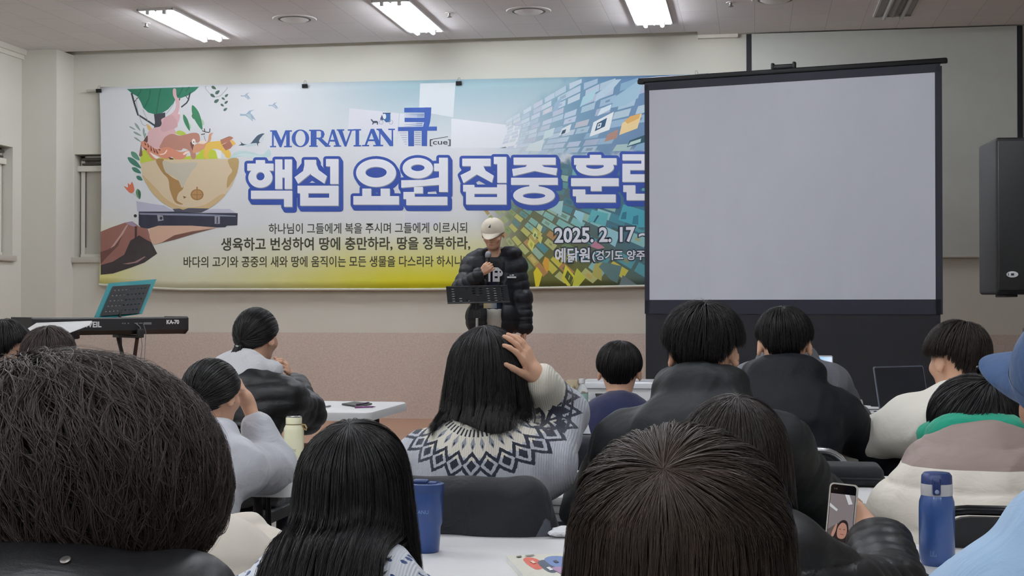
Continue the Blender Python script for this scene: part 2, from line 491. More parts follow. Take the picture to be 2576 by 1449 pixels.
# ---------------------------------------------------------------- standing screen, turned a little to the seats
def floor_screen():
    TL, TR, BL, BR = Wd(1640, 222, 10.3), Wd(2368, 186, 9.5), Wd(1634, 750, 10.3), Wd(2354, 758, 9.5)
    base = Vector(((BL.x + BR.x) / 2, (BL.y + BR.y) / 2, 0))
    ang = math.atan2(BR.y - BL.y, BR.x - BL.x)
    o = thing('standing_screen', 'portable standing screen with white cloth, black border and black skirt', 'projection screen', base, ang)
    w = math.hypot(BR.x - BL.x, BR.y - BL.y); zb = (BL.z + BR.z) / 2; zt = (TL.z + TR.z) / 2
    cloth = NT('matt_screen_cloth'); co = cloth.coord(); wv = cloth.noise(cloth.scaled(co, (1, 1, 0.35), (0, 0.25, 0)), 3.0, 3.0, 0.45, 0.8)
    cloth.base(cloth.mix(wv, lin((208, 210, 222)), lin((222, 224, 232)))); cloth.set(Roughness=0.8); cloth.bump(wv, 0.35, 0.02)
    edge = mat('screen_black_border', (28, 30, 46), 0.6, bump=0.05); skirt = fabric('black_skirt_cloth', (50, 50, 54), 0.9, 700, 0.25, 3.0)
    hw = w / 2
    f = MB(); f.box((0, 0, (zb + zt) / 2), (w, 0.003, zt - zb)); f.build('screen_cloth', cloth.m, o)
    for sx, bw in ((-1, 0.035), (1, 0.045)):
        f = MB(); f.box((sx * (hw + bw / 2), -0.001, (zb + zt) / 2 - 0.03), (bw, 0.006, zt - zb + 0.14)); f.build('side_border', edge, o)
    f = MB(); f.box((0, -0.001, zt + 0.03), (w + 0.07, 0.006, 0.06)); f.build('top_border', edge, o)
    f = MB(); f.box((0, -0.001, zb - 0.05), (w + 0.07, 0.006, 0.10)); f.build('bottom_border', edge, o)
    f = MB(); f.box((0, 0.004, zt + 0.075), (w + 0.16, 0.045, 0.035), 0.008)
    f.box((-hw - 0.06, 0.004, zt + 0.065), (0.05, 0.05, 0.03), 0.006); f.build('top_bar', M_black_metal, o)
    f = MB(); f.box((-0.02, 0.004, zt + 0.108), (0.15, 0.035, 0.03), 0.008)
    for sx in (-1, 1): f.box((-0.02 + sx * 0.075, 0.004, zt + 0.112), (0.022, 0.042, 0.048), 0.008)
    f.build('carry_handle', M_grey_plastic if False else M_black_plastic, o)
    f = MB()
    def sk(u, v):
        x = -hw - 0.03 + u * (w + 0.06)
        return (x, 0.012 * math.sin(u * 46) * (1 - v) + 0.006 * math.sin(u * 17) * (1 - v) + 0.002, 0.12 + v * (zb - 0.10 - 0.12))
    f.grid(sk, 90, 10); f.build('skirt', skirt, o)
    f = MB(); f.tube([(0, 0.06, 0.1), (0, 0.06, zt + 0.06)], 0.018, 12); f.build('pole', M_black_metal, o)
    for a in (90, 210, 330):
        d = Vector((math.cos(math.radians(a)), math.sin(math.radians(a)), 0)); f = MB()
        f.tube([Vector((0, 0.06, 0.55)), Vector((0, 0.06, 0)) + d * 0.5 + Vector((0, 0, 0.015))], 0.012, 8)
        f.build('leg', M_black_metal, o)
floor_screen()

# ---------------------------------------------------------------- loudspeaker on its stand
def loudspeaker():
    d = 6.05
    p0 = Wd(2501, 345, d); p1 = Wd(2501, 740, d)
    zt, zb = p0.z, p1.z; w = 0.36; c = Vector((p1.x + w / 2 * math.cos(0.1), p1.y + 0.16, 0))
    o = thing('loudspeaker', 'tall black loudspeaker with small oval badge cut by the right edge', 'loudspeaker', (c.x, c.y, zb), 0.06)
    h = zt - zb
    f = MB(); f.box((0, 0.02, h / 2), (w, 0.34, h), 0.014, 3); f.build('cabinet', mat('speaker_paint', (11, 12, 15), 0.6, bump=0.3, bscale=500), o)
    gr = NT('speaker_grille'); co = gr.coord(); vo = gr.n('ShaderNodeTexVoronoi', ins={'Vector': co, 'Scale': 170.0})
    gr.base(gr.mix(gr.math('GREATER_THAN', vo.outputs[0], 0.4), lin((5, 5, 7)), lin((14, 15, 18)))); gr.set(Roughness=0.5)
    f = MB(); f.box((0, -0.155, h / 2), (w - 0.016, 0.016, h - 0.03), 0.006); g = f.build('grille', gr.m, o)
    bx = Wd(2538, 696, d).x - c.x
    f = MB(); f.lathe([(0.0, 0), (0.021, 0), (0.024, 0.003), (0.024, 0.005), (0, 0.006)], seg=28, sx=1.0, sy=0.55, M=Matrix.Translation((bx, -0.163, 0.083)) @ Matrix.Rotation(math.pi / 2, 4, 'X')); bd = f.build('badge', mat('silver_badge', (215, 217, 220), 0.35, 0.3), o)
    f = MB(); f.box((bx, -0.1695, 0.083), (0.012, 0.002, 0.009)); f.box((bx - 0.017, -0.1695, 0.083), (0.003, 0.002, 0.011)); f.build('badge_mark', M_black_plastic, bd)
    for sx in (-1, 1):
        f = MB(); f.box((sx * 0.1, 0.02, -0.006), (0.05, 0.2, 0.012), 0.004); f.build('foot', M_black_plastic, o)
    s = thing('speaker_stand', 'black tripod pole stand carrying the loudspeaker at right', 'stand', (c.x, c.y, 0), 0.3)
    pz = Wd(2545, 850, d).z
    f = MB(); f.tube([(0, 0, pz), (0, 0, zb - 0.012)], 0.019, 14); f.build('upper_pole', M_black_metal, s)
    f = MB(); f.tube([(0, 0, 0.06), (0, 0, pz + 0.05)], 0.026, 14); f.build('lower_pole', M_black_metal, s)
    f = MB(); f.lathe([(0.03, -0.05), (0.036, -0.03), (0.036, 0.0), (0.026, 0.012)], (0, 0, pz + 0.04), 18); f.build('collar', M_black_plastic, s)
    f = MB(); f.tube([(0.0, -0.03, pz + 0.02), (0.02, -0.062, pz + 0.03)], 0.009, 10); f.build('knob', mat('grey_knob', (180, 180, 182), 0.4), s)
    f = MB(); f.lathe([(0.034, 0.0), (0.05, 0.012), (0.05, 0.03), (0.03, 0.045)], (0, 0, 0.62), 18); f.build('leg_hub', M_black_plastic, s)
    for k in range(3):
        a = math.radians(30 + 120 * k); dd = Vector((math.cos(a), math.sin(a), 0))
        f = MB(); f.tube([dd * 0.04 + Vector((0, 0, 0.64)), dd * 0.45 + Vector((0, 0, 0.03))], 0.012, 8); f.tube([Vector((0, 0, 0.18)), dd * 0.25 + Vector((0, 0, 0.33))], 0.008, 8)
        lg = f.build('leg', M_black_metal, s)
        f = MB(); f.lathe([(0.02, 0), (0.02, 0.03), (0.014, 0.04)], tuple(dd * 0.45), 12); f.build('rubber_foot', M_black_plastic, lg)
    cab = MB(); q = [Vector((c.x + 0.12, c.y - 0.02, zb - 0.03)), Vector((c.x + 0.11, c.y - 0.03, zb - 0.2)), Vector((c.x + 0.07, c.y - 0.06, zb - 0.42)), Vector((c.x + 0.045, c.y - 0.075, zb - 0.7)), Vector((c.x + 0.08, c.y - 0.1, 0.3)), Vector((c.x + 0.3, c.y + 0.3, 0.01)), Vector((c.x + 0.9, c.y + 0.6, 0.008))]
    cab.tube(q, 0.0045, 8); tag(cab.build('audio_cable', M_black_plastic), 'black cable hanging from the loudspeaker down beside its pole', 'cable')
loudspeaker()
# ---------------------------------------------------------------- banner, printed flat
BY = WALL - 0.07
def BP(px, py, lv=0.0):
    p = Wy(px, py, BY); return Vector((p.x, BY - 0.0003 * lv, p.z))
def Zc(ox, oy, sc):
    return lambda pts: [(ox + x / sc, oy + y / sc) for x, y in pts]
Z1 = Zc(600, 380, 4.767); Z2 = Zc(1100, 380, 4.767); Z3 = Zc(230, 200, 5.596); Z4 = Zc(240, 380, 4.529); Z7 = Zc(640, 240, 4.954)
def smooth(pts, n=4):
    out = []; L = len(pts)
    for i in range(L):
        p0, p1, p2, p3 = [Vector(pts[(i + k - 1) % L]) for k in range(4)]
        for j in range(n):
            t = j / n
            out.append(tuple(0.5 * ((2 * p1) + (p2 - p0) * t + (2 * p0 - 5 * p1 + 4 * p2 - p3) * t * t + (3 * p1 - p0 - 3 * p2 + p3) * t ** 3)))
    return out
def ellipse(cx, cy, rx, ry, n=36, a0=0.0, rot=0.0):
    r = []
    for k in range(n):
        a = a0 + 2 * math.pi * k / n; x, y = rx * math.cos(a), ry * math.sin(a)
        r.append((cx + x * math.cos(rot) - y * math.sin(rot), cy + x * math.sin(rot) + y * math.cos(rot)))
    return r
def hull(pts):
    pts = sorted(set((round(x, 3), round(y, 3)) for x, y in pts))
    def half(ps):
        h = []
        for p in ps:
            while len(h) > 1 and (h[-1][0] - h[-2][0]) * (p[1] - h[-2][1]) - (h[-1][1] - h[-2][1]) * (p[0] - h[-2][0]) <= 0: h.pop()
            h.append(p)
        return h
    a = half(pts); b = half(pts[::-1]); return a[:-1] + b[:-1]
def flat(m, pts, lv, col):
    m.k = (getattr(m, 'k', 0) + 1) % 61          # every printed patch gets its own hair's breadth
    m.poly([BP(x, y, lv + m.k * 0.012) for x, y in pts], col)
def stroke(pts, w):
    """open line of pixels -> list of quads of width w (w may taper as list)"""
    out = []; ws = w if isinstance(w, (list, tuple)) else [w] * len(pts)
    L = []; R = []
    for i in range(len(pts)):
        a = Vector(pts[max(i - 1, 0)]); b_ = Vector(pts[min(i + 1, len(pts) - 1)]); t = (b_ - a).normalized(); n = Vector((-t.y, t.x)) * ws[i] / 2
        L.append(tuple(Vector(pts[i]) + n)); R.append(tuple(Vector(pts[i]) - n))
    return [[L[i], L[i + 1], R[i + 1], R[i]] for i in range(len(pts) - 1)]
def rect(x0, y0, x1, y1): return [(x0, y0), (x1, y0), (x1, y1), (x0, y1)]

BTL, BTR, BBL, BBR = BP(250, 219), BP(1772, 187), BP(254, 716), BP(1772, 716)
bw = BTR.x - BTL.x; bz0 = min(BBL.z, BP(900, 728).z); bh = max(BTL.z, BTR.z) - bz0
def banner_mat():
    t = NT('printed_banner_vinyl'); co = t.coord()
    sep = t.n('ShaderNodeSeparateXYZ', ins={0: co}); X, Z = sep.outputs[0], sep.outputs[2]
    def mr(v, a, b, lo=0.0, hi=1.0, typ='SMOOTHSTEP'):
        return t.n('ShaderNodeMapRange', interpolation_type=typ, ins={0: v, 1: a, 2: b, 3: lo, 4: hi}).outputs[0]
    M = lambda a, b: t.math('MULTIPLY', a, b)
    n = t.noise(co, 1.6, 3.0)
    Zn = t.math('ADD', Z, t.math('MULTIPLY', t.math('SUBTRACT', n, 0.5), 0.25))
    col = t.mix(n, lin((212, 216, 219)), lin((222, 224, 228)))
    # pale blue top, strongest between the logo and the tiles
    tb = M(mr(Z, bh * 0.62, bh * 1.0), M(mr(X, 1.6, 3.2), mr(X, 6.3, 5.0)))
    col = t.mix(t.math('MULTIPLY', tb, 0.95), col, lin((150, 182, 192)))
    # yellow foot
    yl = M(mr(Zn, bh * 0.36, 0.02), mr(X, 0.7, 3.0, 0.35, 1.0))
    col = t.mix(yl, col, lin((214, 208, 32)))
    yl2 = M(mr(Zn, bh * 0.46, 0.05), mr(X, 0.55, 0.0))
    col = t.mix(M(yl2, 0.75), col, lin((222, 220, 120)))
    # dark fans behind the picture tiles
    vp = BP(1120, 395); dx = t.math('SUBTRACT', X, vp.x - BTL.x); dz = t.math('SUBTRACT', Z, vp.z - bz0)
    ang = t.math('ARCTAN2', dz, dx); wob = t.math('ADD', ang, M(t.math('SUBTRACT', t.noise(co, 7.0, 3.0), 0.5), 0.22))
    up = M(M(mr(wob, 0.60, 0.44), mr(wob, -0.06, 0.03)), mr(dx, 0.25, 1.3))
    col = t.mix(M(up, 0.95), col, t.mix(mr(dx, 0.6, 1.9), lin((120, 160, 180)), lin((84, 116, 152))))
    lo = M(M(mr(wob, -0.02, -0.10), mr(dx, 0.20, 0.75)), mr(wob, -1.3, -1.0))
    col = t.mix(M(lo, 0.95), col, t.mix(mr(t.math('ADD', dx, M(dz, 0.75)), 0.35, 1.35), lin((84, 88, 48)), lin((34, 96, 120))))
    t.base(col); t.set(Roughness=0.55)
    t.b.inputs['Specular IOR Level'].default_value = 0.35
    wv = t.noise(t.scaled(co, (1.0, 1.0, 1.4)), 2.3, 4.0, 0.5, 0.6)
    t.bump(wv, 0.22, 0.03)
    return t.m
banner = thing('banner', 'wide printed event banner with blue Korean title clipped to the front wall', 'banner', (BTL.x, BY, bz0))
def bpt(u, v):
    lx = 250 + (2.0 if v < 0.1 else 0)
    top = 219 + u * (187 - 219); bot = 716 + 12 * min(1, u * 8) - 12 * max(0, (u - 0.5) / 0.5) ** 1.5
    x = 250 + u * 1522; 
    if u < 0.02: x = 250 + 5 * math.sin(v * math.pi)
    p = BP(x, bot + (top - bot) * v)
    fold = 0.012 * math.exp(-((u * 3.2 - (1 - v)) ** 2) / 0.01) * (1 - min(1, u * 4)) * 0
    return p - Vector((0, fold, 0))
f = MB(); f.grid(bpt, 60, 24)
bo = f.build('printed_sheet', banner_mat(), banner, None)
for v in bo.data.vertices: v.co -= Vector((BTL.x, BY, bz0))
sol = bo.modifiers.new('thickness', 'SOLIDIFY'); sol.thickness = 0.0012; sol.offset = -1.0
M_print = colour_attr_mat('printed_colours', 0.6, 0.3)
def bpart(m, name):
    o = m.build(name, M_print, banner)
    me = o.data; a = np.empty(len(me.vertices) * 3, dtype=np.float32); me.vertices.foreach_get('co', a)
    a = a.reshape(-1, 3) - np.array([BTL.x, BY, bz0], dtype=np.float32); me.vertices.foreach_set('co', a.ravel()); me.update()
    return o

# picture tiles
rng = random.Random(5)
tl = MB()
pal_up = [(150, 178, 200), (172, 196, 210), (186, 205, 214), (120, 160, 186), (196, 198, 214), (140, 140, 176), (176, 170, 190), (200, 214, 216), (98, 138, 172), (160, 192, 200), (204, 180, 176), (184, 206, 184)]
pal_lo = [(186, 190, 120), (206, 202, 100), (150, 170, 90), (190, 160, 80), (120, 150, 96), (208, 196, 70), (164, 176, 130), (176, 120, 70), (90, 120, 80)]
pal_teal = [(70, 150, 170), (96, 176, 190), (120, 190, 196), (50, 124, 150), (140, 200, 206), (40, 100, 130), (150, 190, 180)]
def mixc(a, b_, t): return tuple(x + (y - x) * t for x, y in zip(a, b_))
def tiles(a0, a1, na, r0, r1, nr, lean, up):
    for i in range(nr):
        ra = r0 * (r1 / r0) ** (i / nr); rb = r0 * (r1 / r0) ** ((i + 0.80) / nr)
        for j in range(na):
            if rng.random() < 0.14: continue
            ta = a0 + (a1 - a0) * (j + 0.10) / na; tb = a0 + (a1 - a0) * (j + 0.90) / na
            o = rng.uniform(-0.25, 0.25) * (rb - ra)
            q = []
            for r, a in ((ra, ta), (rb, ta), (rb, tb), (ra, tb)):
                r2 = r + o + lean * r * (a - a0)
                q.append((1120 + r2 * math.cos(a), 395 - r2 * math.sin(a)))
            if max(p[0] for p in q) > 1770: continue
            fade = max(0.0, min(1.0, (ra - 110) / 260))
            mx = sum(p[0] for p in q) / 4; my = sum(p[1] for p in q) / 4
            if up:
                if my < 222 - (mx - 250) * 0.021: continue
                c = mixc((214, 220, 228), mixc(rng.choice(pal_up), (124, 158, 184), .42), 0.15 + 0.8 * fade)
            else:
                if my > 704: continue
                tt = max(0, min(1, ((mx - 1300) - (my - 560) * 1.2) / 200 + 0.3)); c = rng.choice(pal_lo) if rng.random() > tt else rng.choice(pal_teal)
                c = mixc((150, 156, 110), c, 0.30 + 0.55 * fade)
            q = [(x, max(y, 224 - (x - 250) * 0.021)) if up else (x, min(y, 713)) for x, y in q]
            flat(tl, q, 1, c)
            if rng.random() < (0.25 if up else 0.4):
                cx, cy = mx, my; k = rng.uniform(0.25, 0.6); dk = rng.choice(((40, 70, 100), (236, 238, 236), (200, 170, 120), (70, 90, 110))) if up else rng.choice(((60, 66, 30), (230, 226, 150), (200, 140, 60), (40, 80, 90)))
                flat(tl, [(cx + (x - cx) * k, cy + (y - cy) * k) for x, y in q], 2, mixc(c, dk, 0.45 * max(0.2, fade)))
tiles(0.03, 0.54, 11, 130, 760, 15, 0.75, True)
tiles(-0.09, -0.95, 15, 120, 700, 16, 0.0, False)
# the larger tiles one can tell apart
Z8 = Zc(1150, 180, 5.249); Z9 = Zc(1200, 500, 5.843)
for pts, c, lv in (([(1750, 860), (1800, 670), (2070, 530), (2010, 770)], (226, 232, 232), 3), ([(1815, 790), (1850, 680), (1980, 610), (1950, 725)], (30, 74, 104), 4), ([(1845, 755), (1860, 690), (1910, 675), (1895, 735)], (220, 228, 230), 5), ([(1862, 730), (1870, 700), (1892, 694), (1886, 720)], (40, 84, 110), 6),
                   ([(2140, 840), (2180, 680), (2440, 550), (2380, 750)], (226, 200, 146), 3), ([(2210, 650), (2290, 590), (2420, 555), (2400, 620), (2250, 690)], (206, 160, 90), 4), ([(1940, 930), (1990, 830), (2130, 760), (2110, 880)], (160, 124, 110), 3),
                   ([(1340, 850), (1390, 750), (1510, 690), (1480, 800)], (214, 222, 224), 3), ([(1370, 835), (1390, 780), (1440, 760), (1425, 810)], (40, 70, 90), 4), ([(1250, 550), (1290, 420), (1390, 330), (1330, 500)], (150, 176, 200), 3),
                   ([(2030, 480), (2090, 330), (2410, 110), (2440, 180), (2390, 350), (2200, 450)], (150, 182, 200), 3), ([(1850, 590), (1900, 490), (2040, 430), (2020, 500)], (206, 222, 228), 3), ([(1620, 470), (1660, 340), (1860, 200), (1790, 370)], (164, 200, 210), 3),
                   ([(1810, 410), (1850, 290), (2080, 110), (2170, 100), (2020, 270)], (176, 198, 212), 3), ([(2240, 1000), (2280, 910), (2510, 825), (2490, 930)], (24, 70, 84), 3), ([(2250, 985), (2290, 930), (2430, 885), (2420, 930)], (180, 206, 200), 4), ([(900, 1050), (960, 960), (1150, 890), (1110, 1050)], (206, 218, 220), 3), ([(1130, 900), (1160, 790), (1290, 740), (1260, 850)], (196, 214, 216), 3)):
    flat(tl, Z8(pts), lv, c)
for pts, c, lv in (([(740, 670), (775, 575), (850, 660), (810, 780)], (206, 208, 110), 3), ([(775, 680), (792, 630), (822, 670), (805, 720)], (170, 170, 60), 4), ([(875, 430), (905, 360), (965, 410), (935, 495)], (206, 212, 150), 3), ([(810, 540), (850, 455), (890, 500), (855, 610)], (200, 214, 140), 3), ([(835, 545), (850, 505), (868, 525), (855, 570)], (70, 96, 60), 4), ([(890, 600), (925, 530), (965, 570), (935, 665)], (206, 200, 110), 3),
                   ([(1245, 1180), (1300, 970), (1440, 1140), (1370, 1280), (1330, 1280)], (214, 208, 60), 3), ([(1290, 1150), (1330, 1050), (1415, 1160), (1375, 1270)], (70, 84, 20), 4), ([(1340, 1180), (1360, 1120), (1370, 1130), (1352, 1195)], (190, 190, 120), 5), ([(830, 1080), (880, 1000), (960, 1110), (910, 1290), (860, 1290)], (222, 206, 40), 3), ([(960, 950), (1000, 850), (1060, 890), (1050, 1060), (1020, 1080)], (214, 160, 60), 3),
                   ([(1420, 240), (1450, 165), (1580, 210), (1540, 370)], (150, 204, 216), 3), ([(2080, 310), (2150, 80), (2480, 180), (2480, 420), (2380, 420)], (70, 160, 176), 3), ([(2110, 300), (2140, 200), (2200, 190), (2190, 300)], (36, 110, 130), 4), ([(2280, 370), (2300, 260), (2370, 240), (2370, 380)], (40, 116, 136), 4), ([(1620, 330), (1690, 160), (1930, 220), (1890, 400)], (90, 170, 176), 3), ([(1710, 340), (1770, 240), (1795, 250), (1730, 350)], (30, 80, 96), 4), ([(1790, 560), (1840, 390), (2100, 500), (2030, 710)], (150, 200, 210), 3),
                   ([(1690, 1120), (1730, 960), (1850, 930), (1830, 1210)], (176, 170, 90), 3), ([(1790, 1000), (1850, 930), (2130, 990), (2060, 1240), (1960, 1190)], (84, 116, 116), 3), ([(2090, 1270), (2140, 1120), (2360, 1270)], (96, 112, 116), 3), ([(1440, 1090), (1470, 1020), (1600, 1160), (1490, 1290), (1400, 1290)], (196, 200, 70), 3), ([(1060, 150), (1180, 40), (1270, 30), (1240, 250)], (160, 200, 200), 3), ([(1660, 700), (1740, 620), (1880, 720), (1780, 740)], (190, 130, 150), 3)):
    flat(tl, Z9(pts), lv, c)
bpart(tl, 'printed_picture_tiles')
# pale sheets of light
pl = MB()
for q, c in (([(879, 272), (1004, 285), (998, 345), (875, 335)], (216, 218, 226)), ([(1057, 210), (1146, 208), (1140, 295), (1054, 280)], (214, 222, 226)), ([(1135, 298), (1310, 318), (1300, 372), (1135, 372)], (222, 226, 232)), ([(1006, 285), (1050, 288), (1040, 372), (1000, 372)], (216, 220, 228)), ([(1020, 537), (1108, 537), (1100, 570), (1016, 570)], (214, 216, 226))):
    flat(pl, q, 1, c)
bpart(pl, 'printed_light_panels')

# illustration
il = MB()
G1, G2, G3 = (42, 118, 92), (34, 96, 78), (66, 132, 84)
fl = lambda pts, c, lv, sm=True, z=Z3: flat(il, smooth(z(pts)) if sm else z(pts), lv, c)
fl([(500, 135), (1515, 102), (1460, 160), (1360, 225), (1260, 262), (1190, 262), (1160, 330), (1080, 420), (1000, 470), (900, 492), (800, 465), (730, 400), (690, 310), (650, 240), (570, 195)], G1, 2, False)
for s in ([(700, 140), (690, 175), (640, 235)], [(830, 140), (815, 260), (745, 400)], [(975, 125), (950, 250), (915, 480)], [(1290, 110), (1250, 190), (1200, 255)], [(1380, 105), (1330, 170)]):
    for q in stroke(Z3(s), 3.2): flat(il, q, 3, G2)
fl([(880, 490), (1040, 465), (1040, 540), (990, 660), (880, 680), (895, 600)], (58, 58, 68), 3, False)
for s, w in (([(565, 190), (600, 320), (655, 495), (790, 580), (900, 655)], 4.5), ([(605, 315), (655, 255)], 2.2), ([(1390, 185), (1365, 290), (1340, 330), (1265, 390)], 3.6), ([(1360, 275), (1325, 225)], 1.8), ([(1245, 265), (1232, 300)], 3)):
    for q in stroke(Z3(s), w): flat(il, q, 3, (54, 62, 70))
for s in ([(640, 260), (650, 420), (690, 560), (730, 640), (780, 600)], [(1160, 330), (1120, 400), (1050, 490)], [(1620, 95), (1650, 180), (1720, 235), (1790, 240), (1850, 195), (1905, 95)], [(725, 420), (760, 510), (800, 580)]):
    for q in stroke(smooth(Z3(s), 5)[:-5], 1.6): flat(il, q, 3, (168, 176, 178))
# elephant
EL = (214, 176, 178)
fl([(1150, 135), (1190, 135), (1200, 230), (1240, 300), (1240, 400), (1225, 470), (1250, 500), (1235, 580), (1215, 620), (1215, 665), (1170, 700), (1190, 750), (1150, 900), (960, 965), (830, 940), (785, 840), (800, 740), (860, 690), (960, 665), (990, 620), (985, 560), (1060, 520), (1150, 460), (1190, 380), (1180, 290), (1150, 220)], EL, 4)
fl([(1040, 540), (1130, 500), (1190, 560), (1215, 640), (1160, 690), (1090, 720), (1010, 740), (975, 700), (1000, 620)], (204, 164, 168), 5)
fl([(1225, 455), (1245, 480), (1225, 490)], (240, 226, 222), 6)
fl([(780, 640), (800, 630), (850, 690), (820, 715), (795, 700)], (216, 180, 120), 5)
# hills, bear, tiger, deer, lion
fl([(1200, 730), (1260, 720), (1330, 760), (1300, 790), (1200, 770)], (176, 196, 80), 3)
fl([(690, 1180), (720, 1000), (790, 1010), (1000, 1110), (1480, 1060), (1540, 1000), (1650, 970), (1760, 1020), (1780, 1115), (1000, 1140), (820, 1165)], (186, 200, 66), 3)
fl([(735, 870), (760, 820), (790, 790), (790, 880), (760, 900)], (86, 58, 56), 4)
BEAR = (178, 128, 112)
fl([(960, 965), (990, 890), (1040, 810), (1130, 765), (1240, 790), (1340, 770), (1430, 750), (1510, 765), (1530, 850), (1500, 890), (1440, 890), (1470, 1040), (1460, 1115), (1410, 1110), (1380, 1010), (1300, 970), (1260, 1000), (1180, 990), (1060, 960)], BEAR, 5)
fl([(1390, 890), (1440, 890), (1440, 1000), (1420, 990)], (104, 62, 56), 6)
TIG = (206, 138, 112)
fl([(700, 880), (760, 875), (830, 930), (920, 975), (1060, 950), (1160, 980), (1260, 1020), (1370, 1000), (1340, 1060), (1310, 1110), (1200, 1130), (1130, 1090), (1090, 1120), (1000, 1110), (900, 1060), (790, 1020), (720, 950)], TIG, 6)
fl([(760, 960), (830, 1040), (900, 1090), (920, 1130), (860, 1120), (800, 1050)], (206, 140, 116), 6)
fl([(700, 900), (715, 1000), (720, 1070), (690, 1090), (670, 1070)], (130, 96, 84), 5, False)
for s in ([(750, 885), (765, 925)], [(795, 895), (805, 955)], [(835, 930), (845, 1005)], [(870, 960), (895, 1030)], [(905, 980), (935, 1045)], [(945, 975), (970, 1000)], [(740, 960), (780, 990)]):
    for q in stroke(Z3(s), [1.0, 3.4]): flat(il, q, 7, (88, 44, 40))
fl([(960, 1050), (1020, 1040), (1065, 985), (1060, 1020), (1030, 1050), (980, 1062)], (244, 220, 208), 7)
fl([(1290, 1050), (1330, 1015), (1380, 1010), (1350, 1040), (1310, 1062)], (244, 222, 210), 7)
fl([(820, 1020), (900, 1070), (950, 1100), (900, 1110)], (236, 228, 222), 7)
fl([(1080, 1090), (1150, 1110), (1160, 1130), (1110, 1128)], (84, 48, 44), 7, False)
fl([(1430, 1030), (1440, 940), (1500, 900), (1600, 900), (1640, 860), (1660, 770), (1715, 750), (1690, 790), (1680, 860), (1610, 940), (1560, 1000), (1480, 1030)], (206, 150, 118), 6)
fl([(1510, 890), (1560, 860), (1610, 870), (1590, 905), (1530, 905)], (240, 220, 206), 7)
for s in ([(1560, 720), (1610, 740), (1660, 745)], [(1590, 690), (1600, 735)], [(1670, 690), (1665, 745)], [(1545, 775), (1600, 765)]):
    for q in stroke(Z3(s), 2.2): flat(il, q, 7, (60, 50, 50))
for q in stroke(Z3([(1585, 790), (1610, 870)]), 1.2): flat(il, q, 7, (120, 120, 116))
flat(il, Z3(ellipse(1440, 875, 26, 40)), 7, (240, 232, 226)); flat(il, Z3(ellipse(1442, 880, 8, 9)), 8, (60, 46, 44))
LION = (222, 184, 86)
fl([(1600, 950), (1640, 890), (1740, 870), (1830, 870), (1880, 920), (1960, 1030), (1950, 1100), (1900, 1100), (1860, 1040), (1780, 980), (1680, 990), (1640, 1060), (1650, 1110), (1600, 1110), (1580, 1040)], LION, 7)
fl([(1745, 990), (1830, 1000), (1830, 1110), (1780, 1110)], (232, 234, 230), 8, False)
fl([(1500, 1060), (1560, 990), (1640, 1000), (1640, 1110), (1490, 1112)], (180, 200, 62), 6)
for pts, c in (([(1815, 850), (1960, 800), (2000, 820), (1950, 870), (1830, 915)], (168, 112, 92)), ([(1840, 925), (1950, 865), (1990, 930), (1960, 970), (1890, 1000)], (158, 104, 86)), ([(1950, 850), (2000, 860), (2035, 905), (1990, 935)], (226, 180, 90)), ([(1815, 850), (1940, 800), (1960, 806), (1830, 862)], (108, 70, 60))):
    fl(pts, c, 8, False)
# leaves, twigs, flower
def leaf(x0, y0, x1, y1, w, c, lv=3, z=Z3):
    a = Vector((x0, y0)); b_ = Vector((x1, y1)); t = b_ - a; n = Vector((-t.y, t.x)).normalized() * w
    pts = [tuple(a), tuple(a + t * 0.3 + n), tuple(a + t * 0.7 + n * 0.8), tuple(b_), tuple(a + t * 0.7 - n * 0.8), tuple(a + t * 0.3 - n)]
    flat(il, smooth(z(pts), 3), lv, c)
for a in ((1420, 360, 1560, 710, 46), (1295, 490, 1385, 725, 28)): leaf(*a, (56, 124, 88), 3)
leaf(1500, 560, 1585, 640, 40, (176, 206, 176), 2); leaf(1350, 610, 1400, 690, 26, (180, 208, 180), 2); leaf(1430, 480, 1450, 560, 26, (60, 120, 84), 3)
for a in ((1690, 95, 1755, 135, 20), (1745, 205, 1805, 155, 22), (1675, 205, 1740, 250, 20), (1730, 325, 1795, 280, 22), (1880, 245, 1925, 205, 16), (1835, 255, 1880, 285, 14), (1875, 340, 1922, 302, 15), (1820, 345, 1865, 378, 15), (1860, 440, 1912, 402, 17)): leaf(*a, (70, 96, 86), 4)
for a in ((530, 660, 625, 710, 10), (610, 610, 690, 725, 16), (590, 735, 705, 795, 14), (600, 810, 700, 880, 12), (735, 680, 740, 800, 14), (765, 750, 745, 830, 12)): leaf(*a, (140, 158, 150), 3)
for a in ((560, 1015, 680, 1140, 34), (510, 1095, 700, 1250, 36), (570, 1240, 700, 1320, 30), (635, 1360, 720, 1420, 28)): leaf(*a, (86, 140, 116) if a[0] == 560 else (62, 118, 100), 4)
fl([(325, 400), (370, 415), (370, 365), (395, 385), (420, 352), (445, 440), (420, 480), (385, 470)], (206, 112, 84), 4, True, Z4)
for q in stroke(Z4([(425, 480), (500, 545)]), 1.2): flat(il, q, 3, (170, 186, 170))
leaf(480, 430, 505, 550, 28, (96, 140, 106), 4, Z4); leaf(495, 440, 508, 545, 12, (50, 90, 72), 5, Z4)
